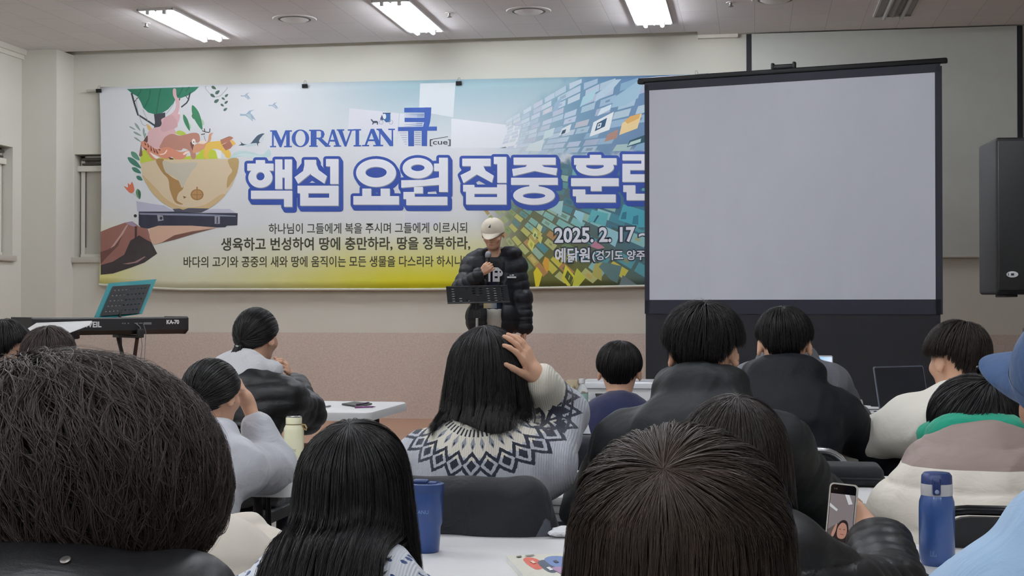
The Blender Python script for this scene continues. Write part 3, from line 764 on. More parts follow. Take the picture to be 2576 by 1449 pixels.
# birds, whale, waves
def bird(x, y, s, c, c2):
    P = lambda pts: [(x + a * s, y + b_ * s) for a, b_ in pts]
    flat(il, P([(-1, -.05), (-.75, .0), (-.3, .0), (.1, -.4), (.75, -.55), (.3, -.3), (.25, -.05), (.45, .05), (.9, .75), (.5, .55), (.55, .9), (.0, .45), (-.35, .2), (-1, .2)]), 3, c)
    flat(il, P([(-.3, .0), (.2, .0), (.5, .8), (0, .4)]), 4, c2)
bird(619, 240, 13, (160, 176, 194), (176, 190, 204)); bird(689, 264, 13, (160, 178, 196), (180, 194, 208)); bird(625, 287, 21, (152, 172, 194), (176, 196, 200))
fl([(2070, 930), (2110, 905), (2095, 868), (2140, 905), (2230, 905), (2290, 840), (2350, 780), (2432, 760), (2430, 820), (2395, 880), (2350, 900), (2345, 948), (2320, 905), (2200, 935), (2110, 928)], (52, 74, 92), 3)
fl([(2432, 768), (2432, 815), (2395, 880), (2362, 880), (2370, 840)], (206, 216, 222), 4); fl([(2140, 928), (2230, 905), (2325, 895), (2315, 930), (2200, 945)], (196, 210, 216), 4)
for pts, c in (([(1950, 1110), (2050, 1010), (2250, 1020), (2400, 1060), (2500, 980), (2520, 1080), (2350, 1110), (2150, 1080)], (190, 214, 214)), ([(2000, 1080), (2150, 1040), (2300, 1060), (2420, 1090), (2250, 1100), (2100, 1070)], (206, 224, 224))): fl(pts, c, 2)
# half globe on a case, carried on a hand
gl = [(512, 140), (700, 100), (1000, 96), (1300, 90), (1632, 88), (1625, 180), (1605, 270), (1560, 390), (1480, 500), (1390, 590), (1300, 650), (1200, 685), (1000, 685), (880, 650), (770, 590), (660, 490), (590, 390), (535, 270)]
fl(gl, (208, 190, 160), 8, False, Z4)
fl([(535, 270), (590, 390), (660, 490), (770, 590), (880, 650), (1000, 685), (1200, 685), (1300, 650), (1390, 590), (1480, 500), (1420, 500), (1250, 610), (1100, 640), (960, 630), (800, 540), (690, 420)], (196, 170, 126), 9, True, Z4)
fl([(690, 105), (780, 96), (780, 200), (850, 280), (930, 330), (1000, 350), (1000, 430), (950, 480), (930, 560), (1000, 605), (950, 605), (900, 570), (850, 440), (830, 320), (760, 240)], (158, 122, 74), 10, True, Z4)
fl([(770, 110), (900, 140), (1160, 130), (1100, 230), (1040, 330), (990, 420), (950, 340), (880, 280), (800, 240)], (190, 184, 166), 11, True, Z4)
fl([(1515, 95), (1630, 90), (1615, 250), (1560, 350), (1500, 420), (1510, 300), (1560, 230), (1530, 170)], (176, 148, 98), 10, True, Z4)
flat(il, Z4(ellipse(1160, 497, 74, 64)), 10, (150, 110, 62)); flat(il, Z4(ellipse(1160, 497, 58, 50)), 11, (172, 132, 84)); flat(il, Z4(ellipse(1160, 420, 10, 14)), 10, (150, 110, 62))
for s in ([(1086, 497), (1234, 497)], [(1160, 433), (1160, 561)]):
    for q in stroke(Z4(s), 1.6): flat(il, q, 12, (140, 102, 58))
fl([(1000, 510), (1040, 525), (1010, 545)], (130, 92, 54), 11, False, Z4)
fl([(880, 660), (960, 655), (1000, 670), (1060, 650), (1300, 655), (1210, 700), (910, 695)], (70, 70, 84), 12, False, Z4)
fl([(465, 570), (640, 600), (780, 620), (910, 690), (480, 690)], (182, 184, 204), 7, False, Z4); fl([(1210, 695), (1330, 660), (1530, 660), (1600, 705)], (190, 192, 210), 7, False, Z4)
fl([(495, 690), (910, 690), (1200, 705), (1622, 708), (1618, 845), (1500, 850), (1480, 868), (1380, 870), (1100, 850), (720, 850), (600, 885), (520, 870), (495, 840)], (36, 40, 58), 9, False, Z4)
fl([(500, 705), (1200, 715), (1600, 735), (1600, 748), (1200, 740), (510, 725)], (126, 130, 150), 10, False, Z4)
for r in ([(705, 728), (770, 735), (778, 790), (715, 800)], [(1360, 742), (1420, 742), (1420, 830), (1360, 830)]): fl(r, (150, 152, 164), 11, False, Z4)
flat(il, Z4(ellipse(750, 765, 16, 18)), 12, (40, 42, 54)); fl([(1384, 750), (1396, 750), (1396, 825), (1384, 825)], (40, 42, 54), 12, False, Z4)
flat(il, Z4(ellipse(456, 738, 18, 18)), 8, (40, 40, 50))
fl([(610, 880), (730, 850), (1100, 848), (1370, 862), (1370, 875), (1150, 930), (900, 1000), (660, 1068), (620, 990)], (206, 170, 148), 8, False, Z4)
fl([(760, 1040), (900, 960), (1100, 915), (1370, 878), (1150, 935), (900, 1010), (660, 1070)], (110, 76, 66), 9, False, Z4)
fl([(58, 920), (180, 870), (340, 815), (420, 800), (500, 860), (600, 890), (640, 1040), (705, 1168), (560, 1270), (400, 1330), (200, 1395), (62, 1408)], (140, 96, 86), 7, False, Z4)
fl([(62, 1300), (200, 1260), (330, 1180), (400, 1020), (500, 960), (580, 1010), (640, 1040), (705, 1168), (560, 1270), (400, 1330), (200, 1395), (62, 1408)], (54, 46, 48), 8, False, Z4)
fl([(58, 1150), (150, 1120), (220, 1060), (330, 900), (260, 1080), (150, 1190), (60, 1290)], (100, 64, 60), 8, False, Z4)
fl([(170, 1110), (280, 960), (350, 850), (380, 830), (320, 940), (220, 1080)], (186, 150, 144), 9, False, Z4)
fl([(310, 1285), (450, 1260), (560, 1200), (575, 1205), (480, 1270), (380, 1290)], (150, 120, 116), 9, False, Z4)
fl([(340, 820), (420, 800), (470, 850), (430, 860)], (156, 140, 164), 9, False, Z4); fl([(450, 860), (475, 860), (470, 1080), (450, 1000)], (60, 40, 48), 9, False, Z4)
fl([(380, 1260), (300, 1330), (160, 1370), (120, 1300)], (40, 36, 40), 9, False, Z4) if False else None
bpart(il, 'printed_illustration')

# title: every stroke is a convex shape or a ring
def R_(z, x0, y0, x1, y1): return ('p', z(rect(x0, y0, x1, y1)))
def P_(z, *pts): return ('p', z(list(pts)))
def O_(z, cx, cy, rx, ry, ix, iy, icy=None):
    return ('o', z(ellipse(cx, cy, rx, ry)), z(ellipse(cx, icy if icy else cy, ix, iy)))
title = [
 R_(Z1, 208, 108, 318, 165), R_(Z1, 105, 150, 420, 235), O_(Z1, 263, 318, 145, 122, 50, 50, 302), R_(Z1, 440, 100, 526, 455), R_(Z1, 554, 100, 642, 455), R_(Z1, 520, 222, 560, 318), R_(Z1, 150, 475, 645, 572), R_(Z1, 546, 475, 645, 668),
 R_(Z1, 790, 105, 932, 190), P_(Z1, (795, 150), (930, 150), (905, 240), (715, 392), (672, 315), (775, 240)), P_(Z1, (860, 215), (930, 150), (960, 225), (1062, 300), (1030, 390), (870, 285)), R_(Z1, 1100, 95, 1200, 395), R_(Z1, 1050, 95, 1110, 183), R_(Z1, 740, 415, 838, 655), R_(Z1, 1088, 415, 1200, 655), R_(Z1, 708, 415, 1200, 505), R_(Z1, 740, 560, 1200, 655),
 O_(Z1, 1650, 262, 240, 168, 128, 66, 255), R_(Z1, 1485, 450, 1592, 550), R_(Z1, 1705, 450, 1815, 550), R_(Z1, 1378, 540, 1925, 642),
 O_(Z1, 2150, 205, 182, 124, 82, 40, 200), P_(Z1, (1952, 350), (2230, 345), (2410, 315), (2410, 405), (2300, 412), (1952, 440)), R_(Z1, 2105, 430, 2212, 508), R_(Z1, 2405, 80, 2510, 490), R_(Z1, 2345, 150, 2410, 240), R_(Z1, 1978, 490, 2112, 575), R_(Z1, 2012, 490, 2112, 648), R_(Z1, 2012, 548, 2505, 648),
 R_(Z2, 300, 90, 640, 180), P_(Z2, (405, 165), (545, 165), (510, 255), (315, 385), (278, 290), (400, 230)), P_(Z2, (460, 235), (545, 165), (580, 235), (678, 295), (655, 378), (475, 280)), R_(Z2, 720, 70, 830, 380), R_(Z2, 678, 70, 730, 155), R_(Z2, 310, 405, 445, 485), R_(Z2, 345, 405, 445, 640), R_(Z2, 718, 400, 830, 640), R_(Z2, 345, 435, 830, 512), R_(Z2, 345, 552, 830, 640),
 R_(Z2, 915, 78, 1420, 165), P_(Z2, (1085, 155), (1245, 155), (1180, 235), (910, 300), (898, 215), (1060, 190)), P_(Z2, (1100, 165), (1245, 158), (1280, 190), (1440, 205), (1425, 290), (1165, 238)), R_(Z2, 885, 320, 1445, 405), R_(Z2, 1105, 395, 1215, 450), O_(Z2, 1160, 532, 250, 112, 136, 34, 535),
 R_(Z2, 1830, 45, 1965, 110), R_(Z2, 1640, 85, 2150, 165), O_(Z2, 1890, 195, 228, 100, 108, 34, 180), R_(Z2, 1605, 325, 2175, 420), R_(Z2, 1840, 410, 1970, 480), R_(Z2, 1625, 460, 1775, 540), R_(Z2, 1665, 460, 1775, 615), R_(Z2, 1665, 520, 2140, 615),
 R_(Z2, 2220, 38, 2570, 112), R_(Z2, 2448, 38, 2570, 228), R_(Z2, 2220, 152, 2570, 228), R_(Z2, 2220, 152, 2312, 370), R_(Z2, 2220, 278, 2600, 370), R_(Z2, 2230, 410, 2375, 490), R_(Z2, 2270, 410, 2375, 590), R_(Z2, 2270, 512, 2760, 590), R_(Z2, 2680, 40, 2780, 430), R_(Z2, 2610, 120, 2690, 190), R_(Z2, 2610, 250, 2690, 320)]
tb, tg, tw = MB(), MB(), MB()
disc = ellipse(0, 0, 7.0, 7.0, 16)
def shp(pts, dx, dy): return [(x + dx, y + dy) for x, y in pts]
for st_ in title:
    out = st_[1]
    hp = hull([(x + a + k * 5.0, y + b_ + k * 8.0) for x, y in out for a, b_ in disc for k in (0, 1)])
    flat(tb, hp, 8, (34, 66, 148))
    for m, c, lv, dx, dy in ((tg, (134, 138, 148), 9, 1.6, 2.0), (tw, (228, 231, 238), 10, 0, 0)):
        if st_[0] == 'p': flat(m, shp(out, dx, dy), lv, c)
        else:
            o, i = shp(out, dx, dy), shp(st_[2], dx, dy); n = len(o)
            k0 = m.k
            for k in range(n): m.k = k0; flat(m, [o[k], o[(k + 1) % n], i[(k + 1) % n], i[k]], lv, c)
bpart(tb, 'printed_title_outline'); bpart(tg, 'printed_title_edge'); bpart(tw, 'printed_title_letters')

# lines of lettering set in the pixel box x0..x1, y0..y1 (left), dy = rise of the line to the right
def lettering(m, body, x0, x1, y0, y1, dy, lv, col, off):
    vs, fs, (a0, a1, b0, b1) = text_shapes(body, off)
    pts = []
    for v in vs:
        u = (v.x - a0) / (a1 - a0); w = (v.y - b0) / (b1 - b0)
        pts.append(BP(x0 + u * (x1 - x0), y1 + (y0 - y1) * w + dy * u, lv))
    m.add(pts, fs, col)
tx = MB()
lettering(tx, '하나님이 그들에게 복을 주시며 그들에게 이르시되', 676, 1175, 562, 589, -3, 3, (54, 54, 44), 0.012)
lettering(tx, '생육하고 번성하여 땅에 충만하라, 땅을 정복하라,', 556, 1183, 598, 633, -3.5, 3, (52, 52, 30), 0.02)
lettering(tx, '바다의 고기와 공중의 새와 땅에 움직이는 모든 생물을 다스리라 하시니라', 462, 1186, 645, 673, -2, 3, (58, 56, 26), 0.014)
bpart(tx, 'printed_verse')
tx = MB()
for off, col, lv in ((0.10, (26, 40, 58), 8), (0.03, (226, 230, 238), 9)):
    g = 0 if lv > 8 else 3.5
    lettering(tx, '2025. 2. 17', 1395 - g, 1598 + g, 573 - g, 612 + g, -3, lv, col, off)
    lettering(tx, '~', 1607 - g, 1640 + g, 586 - g, 596 + g, -0.5, lv, col, off)
    lettering(tx, '예닮원', 1396 - g, 1484 + g, 624 - g, 661 + g, -1, lv, col, off * 0.8)
    lettering(tx, '(경기도 양주 정', 1490 - g, 1652 + g, 630 - g, 659 + g, -1, lv, col, off * 0.8)
bpart(tx, 'printed_date_and_place')
# logo
lg = MB(); BL = (44, 80, 158)
def ser(a, w, x0, x1, top, bot, pieces):
    for q in pieces: flat(lg, [(x0 + (x1 - x0) * x, top + (bot - top) * y) for x, y in q], 4, BL)
def tops(x): # baseline drift of the word
    t = (x - 195) / 1555; return 437 - 24 * t, 648 - 16 * t
S = 0.12
letters = {
 'M': [[(0, 0), (.3, 0), (.56, .72), (.52, 1), (.44, 1), (.1, .06)], [(.46, 1), (.52, 1), (.80, 0), (.70, 0), (.47, .72)], [(.70, 0), (.90, 0), (.90, 1), (.74, 1), (.74, .1)], [(.09, .05), (.17, .05), (.17, 1), (.09, 1)], [(0, .92), (.28, .92), (.28, 1), (0, 1)], [(.64, .92), (1, .92), (1, 1), (.64, 1)], [(.80, 0), (1, 0), (1, .08), (.80, .08)], [(0, 0), (.2, 0), (.2, .08), (0, .08)]],
 'R': [[(.08, 0), (.36, 0), (.36, 1), (.08, 1)], [(0, 0), (.4, 0), (.4, .08), (0, .08)], [(0, .92), (.42, .92), (.42, 1), (0, 1)], [(.36, 0), (.56, .0), (.56, .08), (.36, .08)], [(.36, .46), (.56, .46), (.56, .55), (.36, .55)], [(.56, 0), (.70, .08), (.60, .16), (.54, .08)], [(.70, .08), (.76, .26), (.58, .26), (.58, .14)], [(.76, .26), (.70, .46), (.58, .42), (.58, .26)], [(.70, .46), (.56, .55), (.52, .47), (.58, .40)], [(.40, .52), (.62, .50), (1.0, .93), (1.0, 1), (.80, 1)]],
 'A': [[(.42, 0), (.58, 0), (.92, .95), (.68, .95), (.46, .24)], [(.42, 0), (.50, .10), (.22, .95), (.12, .95)], [(.26, .60), (.66, .60), (.70, .70), (.24, .70)], [(0, .92), (.34, .92), (.34, 1), (0, 1)], [(.54, .92), (1, .92), (1, 1), (.54, 1)]],
 'V': [[(.06, .05), (.32, .05), (.56, .80), (.54, 1), (.46, 1)], [(.80, .05), (.90, .05), (.56, 1), (.50, 1), (.50, .84)], [(0, 0), (.44, 0), (.44, .08), (0, .08)], [(.64, 0), (1, 0), (1, .08), (.64, .08)]],
 'I': [[(.26, 0), (.74, 0), (.74, 1), (.26, 1)], [(0, 0), (1, 0), (1, .08), (0, .08)], [(0, .92), (1, .92), (1, 1), (0, 1)]],
 'N': [[(.0, .0), (.26, 0), (.86, .76), (.86, 1), (.72, 1), (.12, .14)], [(.82, 0), (.90, 0), (.90, 1), (.82, 1)], [(.14, .1), (.22, .1), (.22, 1), (.14, 1)], [(0, 0), (.3, 0), (.3, .08), (0, .08)], [(.64, 0), (1, 0), (1, .08), (.64, .08)], [(.02, .92), (.36, .92), (.36, 1), (.02, 1)]]}
def put(ch, a, b_):
    t0, b0 = tops((a + b_) / 2)
    (x0, y0), (x1, y1) = Z7([(a, t0), (b_, b0)])
    ser(0, 0, x0, x1, y0, y1, letters[ch])
put('M', 195, 468); put('R', 682, 938); put('A', 880, 1082); put('V', 1027, 1240); put('I', 1236, 1330); put('A', 1342, 1600); put('N', 1522, 1752)
o, i = Z7(ellipse(574, 535, 109, 110)), Z7(ellipse(574, 535, 62, 96, rot=0.0))
for k in range(36): flat(lg, [o[k], o[(k + 1) % 36], i[(k + 1) % 36], i[k]], 4, BL)
for q in ([(1868, 155), (2205, 150), (2200, 215), (1868, 212)], [(2120, 150), (2205, 150), (2200, 250), (2190, 330), (2172, 396), (2100, 396), (2118, 330)], [(1872, 278), (2125, 278), (2120, 334), (1872, 332)], [(1790, 395), (2275, 388), (2275, 440), (1790, 446)], [(1915, 440), (1990, 440), (1990, 634), (1918, 634)], [(2085, 440), (2155, 440), (2152, 632), (2085, 632)]): flat(lg, Z7(q), 4, BL)
for y in (236, 256): flat(lg, Z7([(1870, y), (2115, y - 6), (2115, y + 6), (1870, y + 3)]), 4, (96, 116, 170))
for y in (350, 372): flat(lg, Z7([(1870, y + 14), (2095, y - 4), (2095, y + 6), (1870, y + 16)]), 4, (96, 116, 170))
for k in range(7): flat(lg, Z7([(1998, 462 + k * 25), (2076, 462 + k * 25), (2076, 468 + k * 25), (1998, 468 + k * 25)]), 4, (110, 122, 160))
for k in range(6): flat(lg, Z7([(1805 + k * 14, 466 + k * 28), (1902, 466 + k * 28), (1902, 471 + k * 28), (1805 + k * 14, 471 + k * 28)]), 4, (130, 142, 176))
lettering(lg, '[cue]', *[640 + v / 4.954 for v in (2185, 2446)], 240 + 550 / 4.954, 240 + 634 / 4.954, -0.4, 4, (58, 60, 70), 0.012)
for q in stroke(Z7([(2188, 552), (2412, 514)]), 1.5): flat(lg, q, 4, (58, 60, 70))
for q in ([(1605, 222), (1695, 220), (1695, 330), (1640, 336), (1610, 300)], ): flat(lg, Z7(q), 4, (44, 92, 150))
flat(lg, Z7(ellipse(1622, 262, 20, 34)), 5, (224, 228, 234))
flat(lg, Z7([(1600, 216), (1700, 216), (1700, 226), (1600, 226)]), 5, (40, 56, 90))
flat(lg, Z7([(1565, 300), (1590, 240), (1612, 300), (1600, 312)]), 4, (60, 76, 110))
flat(lg, Z7([(1448, 296), (1466, 298), (1480, 318), (1530, 318), (1542, 336), (1538, 366), (1528, 366), (1526, 344), (1490, 346), (1476, 366), (1468, 364), (1474, 336), (1458, 316)]), 4, (52, 66, 84))
for cx, cy, r in ((1580, 336, 27), (1702, 334, 28)):
    o, i = Z7(ellipse(cx, cy, r, r, 20)), Z7(ellipse(cx, cy, r * .8, r * .8, 20))
    for k in range(20): flat(lg, [o[k], o[(k + 1) % 20], i[(k + 1) % 20], i[k]], 5, (150, 160, 182))
bpart(lg, 'printed_logo')
# rod and hem
f = MB(); f.tube([BP(214, 231) - Vector((0, 0.004, 0)), BP(1785, 190) - Vector((0, 0.004, 0))], 0.0) if False else None
f = MB(); p, q = BP(216, 228), BP(252, 227); f.tube([p + Vector((0, .02, 0)), q + Vector((0, .02, 0))], 0.012, 10)
ro = f.build('rod_end', M_trim, banner); 
for v in ro.data.vertices: v.co -= Vector((BTL.x, BY, bz0))
f = MB(); p, q = BP(1752, 193), BP(1783, 192); f.tube([p + Vector((0, -.014, 0)), q + Vector((0, -.014, 0))], [0.022, 0.028], 12)
ro = f.build('rod_end', mat('silver_rod', (180, 184, 186), 0.35, 0.6), banner)
for v in ro.data.vertices: v.co -= Vector((BTL.x, BY, bz0))
f = MB(); n = 30; f.tube([bpt(k / n, 0.0) + Vector((0, -0.002, 0.0)) for k in range(n + 1)], 0.011, 8)
ro = f.build('bottom_hem', mat('banner_hem', (206, 204, 190), 0.5), banner)
for v in ro.data.vertices: v.co -= Vector((BTL.x, BY, bz0))
M_clip = mat('black_clip_steel', (20, 21, 24), 0.35, 0.3)
for px, py, lb in ((250, 229, 'black binder clip at the left top corner of the banner'), (768, 217, 'black binder clip on the banner top above the bird'), (1155, 210, 'black binder clip on the banner top right of the big logo'), (1752, 193, 'black binder clip at the right top corner of the banner')):
    p = BP(px, py); o = thing('binder_clip', lb, 'clip', (p.x, BY - 0.012, p.z), 0, 'binder clips on the banner')
    f = MB(); f.prism([(-0.026, -0.006, -0.017), (0.026, -0.006, -0.017), (0.026, -0.012, 0.017), (-0.026, -0.012, 0.017)], (0, 0.012, 0)); f.build('clamp', M_clip, o)
    f = MB(); f.tube([(-0.011, 0.0, 0.016), (-0.013, 0.004, 0.035), (-0.006, 0.01, 0.052), (0.006, 0.01, 0.052), (0.013, 0.004, 0.035), (0.011, 0.0, 0.016)], 0.0022, 6); f.build('wire_handle', M_chrome, o)
# ---------------------------------------------------------------- smooth solids for bodies and clothes
def _v(a): return np.array([a[0], a[1], a[2]], dtype=np.float32)
def C(a, b, ra, rb=None, k=0.02, puff=None): return ('c', _v(a), _v(b), ra, ra if rb is None else rb, k, puff)
def E(c, r, R=None, k=0.03): return ('e', _v(c), _v(r) if hasattr(r, '__len__') else np.array([r] * 3, dtype=np.float32), None if R is None else np.array(R, dtype=np.float32), k)
def B(c, h, R=None, rd=0.02, k=0.03): return ('b', _v(c), _v(h), None if R is None else np.array(R, dtype=np.float32), rd, k)
def NEG(p): return ('-',) + p
def prim_d(p, X, Y, Z):
    if p[0] == 'c':
        a, b = p[1], p[2]; ba = b - a; L = float(ba @ ba) + 1e-12
        h = np.clip(((X - a[0]) * ba[0] + (Y - a[1]) * ba[1] + (Z - a[2]) * ba[2]) / L, 0, 1)
        r = p[3] + (p[4] - p[3]) * h
        if p[6]: r = r + p[6][1] * (np.sqrt(np.abs(np.sin(math.pi * (p[6][0] * h + p[6][2])))) - 0.5)
        return np.sqrt((X - a[0] - ba[0] * h) ** 2 + (Y - a[1] - ba[1] * h) ** 2 + (Z - a[2] - ba[2] * h) ** 2) - r
    c = p[1]; x, y, z = X - c[0], Y - c[1], Z - c[2]
    R = p[3]
    if R is not None:   # columns of R are the local axes
        x, y, z = (x * R[0, 0] + y * R[1, 0] + z * R[2, 0], x * R[0, 1] + y * R[1, 1] + z * R[2, 1], x * R[0, 2] + y * R[1, 2] + z * R[2, 2])
    if p[0] == 'e':
        r = p[2]
        k0 = np.sqrt((x / r[0]) ** 2 + (y / r[1]) ** 2 + (z / r[2]) ** 2); k1 = np.sqrt((x / r[0] ** 2) ** 2 + (y / r[1] ** 2) ** 2 + (z / r[2] ** 2) ** 2) + 1e-9
        return k0 * (k0 - 1) / k1
    h = p[2]; rd = p[4]
    qx, qy, qz = np.abs(x) - h[0] + rd, np.abs(y) - h[1] + rd, np.abs(z) - h[2] + rd
    return np.sqrt(np.maximum(qx, 0) ** 2 + np.maximum(qy, 0) ** 2 + np.maximum(qz, 0) ** 2) + np.minimum(np.maximum(qx, np.maximum(qy, qz)), 0) - rd
def prim_box(p):
    if p[0] == '-': return prim_box(p[1:])
    if p[0] == 'c':
        r = max(p[3], p[4]) + (p[6][1] if p[6] else 0); return np.minimum(p[1], p[2]) - r, np.maximum(p[1], p[2]) + r
    R = p[3]; e = p[2]
    if R is not None: e = np.abs(R) @ e
    return p[1] - e, p[1] + e
def kof(p): return p[6] if p[0] == '-' and p[1] == 'b' else (p[5] if p[0] in 'cb' else p[4]) if p[0] != '-' else (p[6] if p[1] == 'c' else p[5])
def comb(D, d, p):
    k = kof(p)
    if p[0] == '-':
        h = np.maximum(k - np.abs(D + d), 0) / max(k, 1e-6); return np.maximum(D, -d) + h * h * k * 0.25
    h = np.maximum(k - np.abs(D - d), 0) / max(k, 1e-6); return np.minimum(D, d) - h * h * k * 0.25
def sdf_at(prims, P):
    D = np.full(len(P), 10.0, dtype=np.float32)
    for p in prims: D = comb(D, prim_d(p[1:] if p[0] == '-' else p, P[:, 0], P[:, 1], P[:, 2]), p)
    return D
def sdf_mesh(prims, vox=0.008):
    los, his = zip(*[prim_box(p) for p in prims if p[0] != '-'])
    lo = np.min(los, axis=0) - 3 * vox; hi = np.max(his, axis=0) + 3 * vox
    n = np.ceil((hi - lo) / vox).astype(int) + 1
    ax = [lo[i] + vox * np.arange(n[i], dtype=np.float32) for i in range(3)]
    D = np.full(tuple(n), 10.0, dtype=np.float32)
    for p in prims:
        a, b = prim_box(p); m = kof(p) + 2.5 * vox
        i0 = np.clip(np.floor((a - m - lo) / vox).astype(int), 0, n - 1); i1 = np.clip(np.ceil((b + m - lo) / vox).astype(int) + 1, 1, n)
        if np.any(i1 <= i0): continue
        sl = tuple(slice(i0[i], i1[i]) for i in range(3))
        X, Y, Z = ax[0][sl[0]][:, None, None], ax[1][sl[1]][None, :, None], ax[2][sl[2]][None, None, :]
        D[sl] = comb(D[sl], prim_d(p[1:] if p[0] == '-' else p, X, Y, Z), p)
    ins = D < 0
    cnt = np.zeros(tuple(n - 1), dtype=np.int8)
    offs = [(i, j, k) for i in (0, 1) for j in (0, 1) for k in (0, 1)]
    for i, j, k in offs: cnt += ins[i:n[0] - 1 + i, j:n[1] - 1 + j, k:n[2] - 1 + k]
    act = (cnt > 0) & (cnt < 8)
    I = np.argwhere(act)
    idx = np.full(tuple(n - 1), -1, dtype=np.int32); idx[act] = np.arange(len(I), dtype=np.int32)
    val = {o: D[I[:, 0] + o[0], I[:, 1] + o[1], I[:, 2] + o[2]] for o in offs}
    acc = np.zeros((len(I), 3), dtype=np.float32); num = np.zeros(len(I), dtype=np.float32)
    for a in offs:
        for axis in range(3):
            if a[axis]: continue
            b = list(a); b[axis] = 1; b = tuple(b)
            va, vb = val[a], val[b]; m = (va < 0) != (vb < 0)
            t = np.where(m, va / np.where(m, va - vb, 1), 0)
            for q in range(3):
                acc[:, q] += np.where(m, a[q] + (t if q == axis else 0), 0)
            num += m
    V = lo + vox * (I + acc / num[:, None])
    faces = []
    for axis in range(3):
        s0 = [slice(0, n[i]) for i in range(3)]; s1 = list(s0); s0[axis] = slice(0, n[axis] - 1); s1[axis] = slice(1, n[axis])
        a, b = ins[tuple(s0)], ins[tuple(s1)]
        for flip, m in ((False, a & ~b), (True, ~a & b)):
            e = np.argwhere(m); u, w = [i for i in range(3) if i != axis]
            e = e[(e[:, u] > 0) & (e[:, w] > 0) & (e[:, u] < n[u] - 1) & (e[:, w] < n[w] - 1)]
            q = []
            for du, dw in ((1, 1), (0, 1), (0, 0), (1, 0)):
                t = e.copy(); t[:, u] -= du; t[:, w] -= dw; q.append(idx[t[:, 0], t[:, 1], t[:, 2]])
            q = np.stack(q, axis=1)
            if flip != (axis == 1): q = q[:, ::-1]
            faces.append(q)
    Q = np.concatenate(faces)
    Q = Q[(Q >= 0).all(axis=1)]
    return V.astype(np.float32), Q
def vnormals(V, Q):
    fn = np.cross(V[Q[:, 2]] - V[Q[:, 0]], V[Q[:, 3]] - V[Q[:, 1]])
    N = np.zeros_like(V)
    for k in range(4):
        for c in range(3): N[:, c] += np.bincount(Q[:, k], fn[:, c], len(V))
    return N / (np.linalg.norm(N, axis=1, keepdims=True) + 1e-12)
def relax(V, Q, it=1, f=0.5):
    E_ = np.concatenate([Q[:, [0, 1]], Q[:, [1, 2]], Q[:, [2, 3]], Q[:, [3, 0]]])
    deg = np.bincount(E_[:, 0], minlength=len(V)) + np.bincount(E_[:, 1], minlength=len(V))
    for _ in range(it):
        S_ = np.zeros_like(V)
        for c in range(3): S_[:, c] = np.bincount(E_[:, 0], V[E_[:, 1], c], len(V)) + np.bincount(E_[:, 1], V[E_[:, 0], c], len(V))
        V = V + f * (S_ / np.maximum(deg, 1)[:, None] - V)
    return V.astype(np.float32)
def wob(P, freq, seed=0, n=5, warp=0.8):
    """soft noise in -1..1 out of warped sines"""
    r = np.random.RandomState(seed); out = np.zeros(len(P))
    for i in range(n):
        k = r.normal(size=3); k *= freq * r.uniform(0.6, 1.6) / np.linalg.norm(k); k2 = r.normal(size=3) * freq * 0.5
        out += np.sin(P @ k + r.uniform(0, 6.28) + warp * np.sin(P @ k2 + r.uniform(0, 6.28)))
    return out / n * 1.4
def folds(P, d, freq, seed=0):
    """creases running along direction d: ridged noise"""
    d = _v(d); d = d / np.linalg.norm(d); Q = P - 0.82 * (P @ d)[:, None] * d
    a = 1 - 2 * np.abs(wob(Q, freq, seed, 4, 1.8)); b = 1 - 2 * np.abs(wob(Q, freq * 1.9, seed + 31, 4, 1.8))
    return .75 * a + .35 * b

def rotm(yaw=0, pitch=0, roll=0):
    """head turn: yaw left +, pitch nod down +, roll to own right +"""
    return Matrix.Rotation(yaw, 3, 'Z') @ Matrix.Rotation(-pitch, 3, 'X') @ Matrix.Rotation(roll, 3, 'Y')

def head_prims(c, R, s, neck_to, nr=0.052):
    A = lambda x, y, z: Vector(c) + R @ (Vector((x, y, z)) * s)
    Rn = np.array([list(r) for r in R])
    e = lambda x, y, z, r, k=0.03: E(A(x, y, z), [q * s for q in r], Rn, k * s)
    pr = [e(0, -.008, .022, (.074, .092, .090)), e(0, .030, -.032, (.058, .060, .072), .04), e(0, .046, -.082, (.040, .038, .028), .04),
          C(A(0, -.025, -.05), neck_to, nr * s, nr * 1.08 * s, 0.035),
          C(A(-.030, .080, .022), A(.030, .080, .022), .010 * s, None, .02 * s), C(A(0, .086, .006), A(0, .104, -.024), .0075 * s, .0115 * s, .012 * s),
          E(A(.010, .094, -.028), .008 * s, None, .008 * s), E(A(-.010, .094, -.028), .008 * s, None, .008 * s)]
    for q in (-1, 1):
        pr += [NEG(e(q * .031, .094, .006, (.017, .013, .009), .010)), E(A(q * .031, .079, .005), .0118 * s, None, .003 * s), e(q * .042, .062, -.020, (.022, .022, .02), .025)]
    pr += [C(A(-.020, .088, -.053), A(.020, .088, -.053), .0055 * s, None, .006 * s), C(A(-.016, .087, -.062), A(.016, .087, -.062), .0062 * s, None, .006 * s)]
    for q in (-1, 1):
        Re = np.array([list(r) for r in (R @ Matrix.Rotation(q * -0.45, 3, 'Z') @ Matrix.Rotation(0.15, 3, 'X'))])
        pr += [('e', _v(A(q * .083, -.010, -.008)), np.array([.0075, .0195, .033], dtype=np.float32) * s, Re, .006 * s),
               C(A(q * .074, -.002, -.008), A(q * .080, -.006, -.010), .014 * s, .010 * s, .006 * s),
               NEG(('e', _v(A(q * .0915, -.007, -.004)), np.array([.0065, .010, .019], dtype=np.float32) * s, Re, .006 * s))]
    return pr
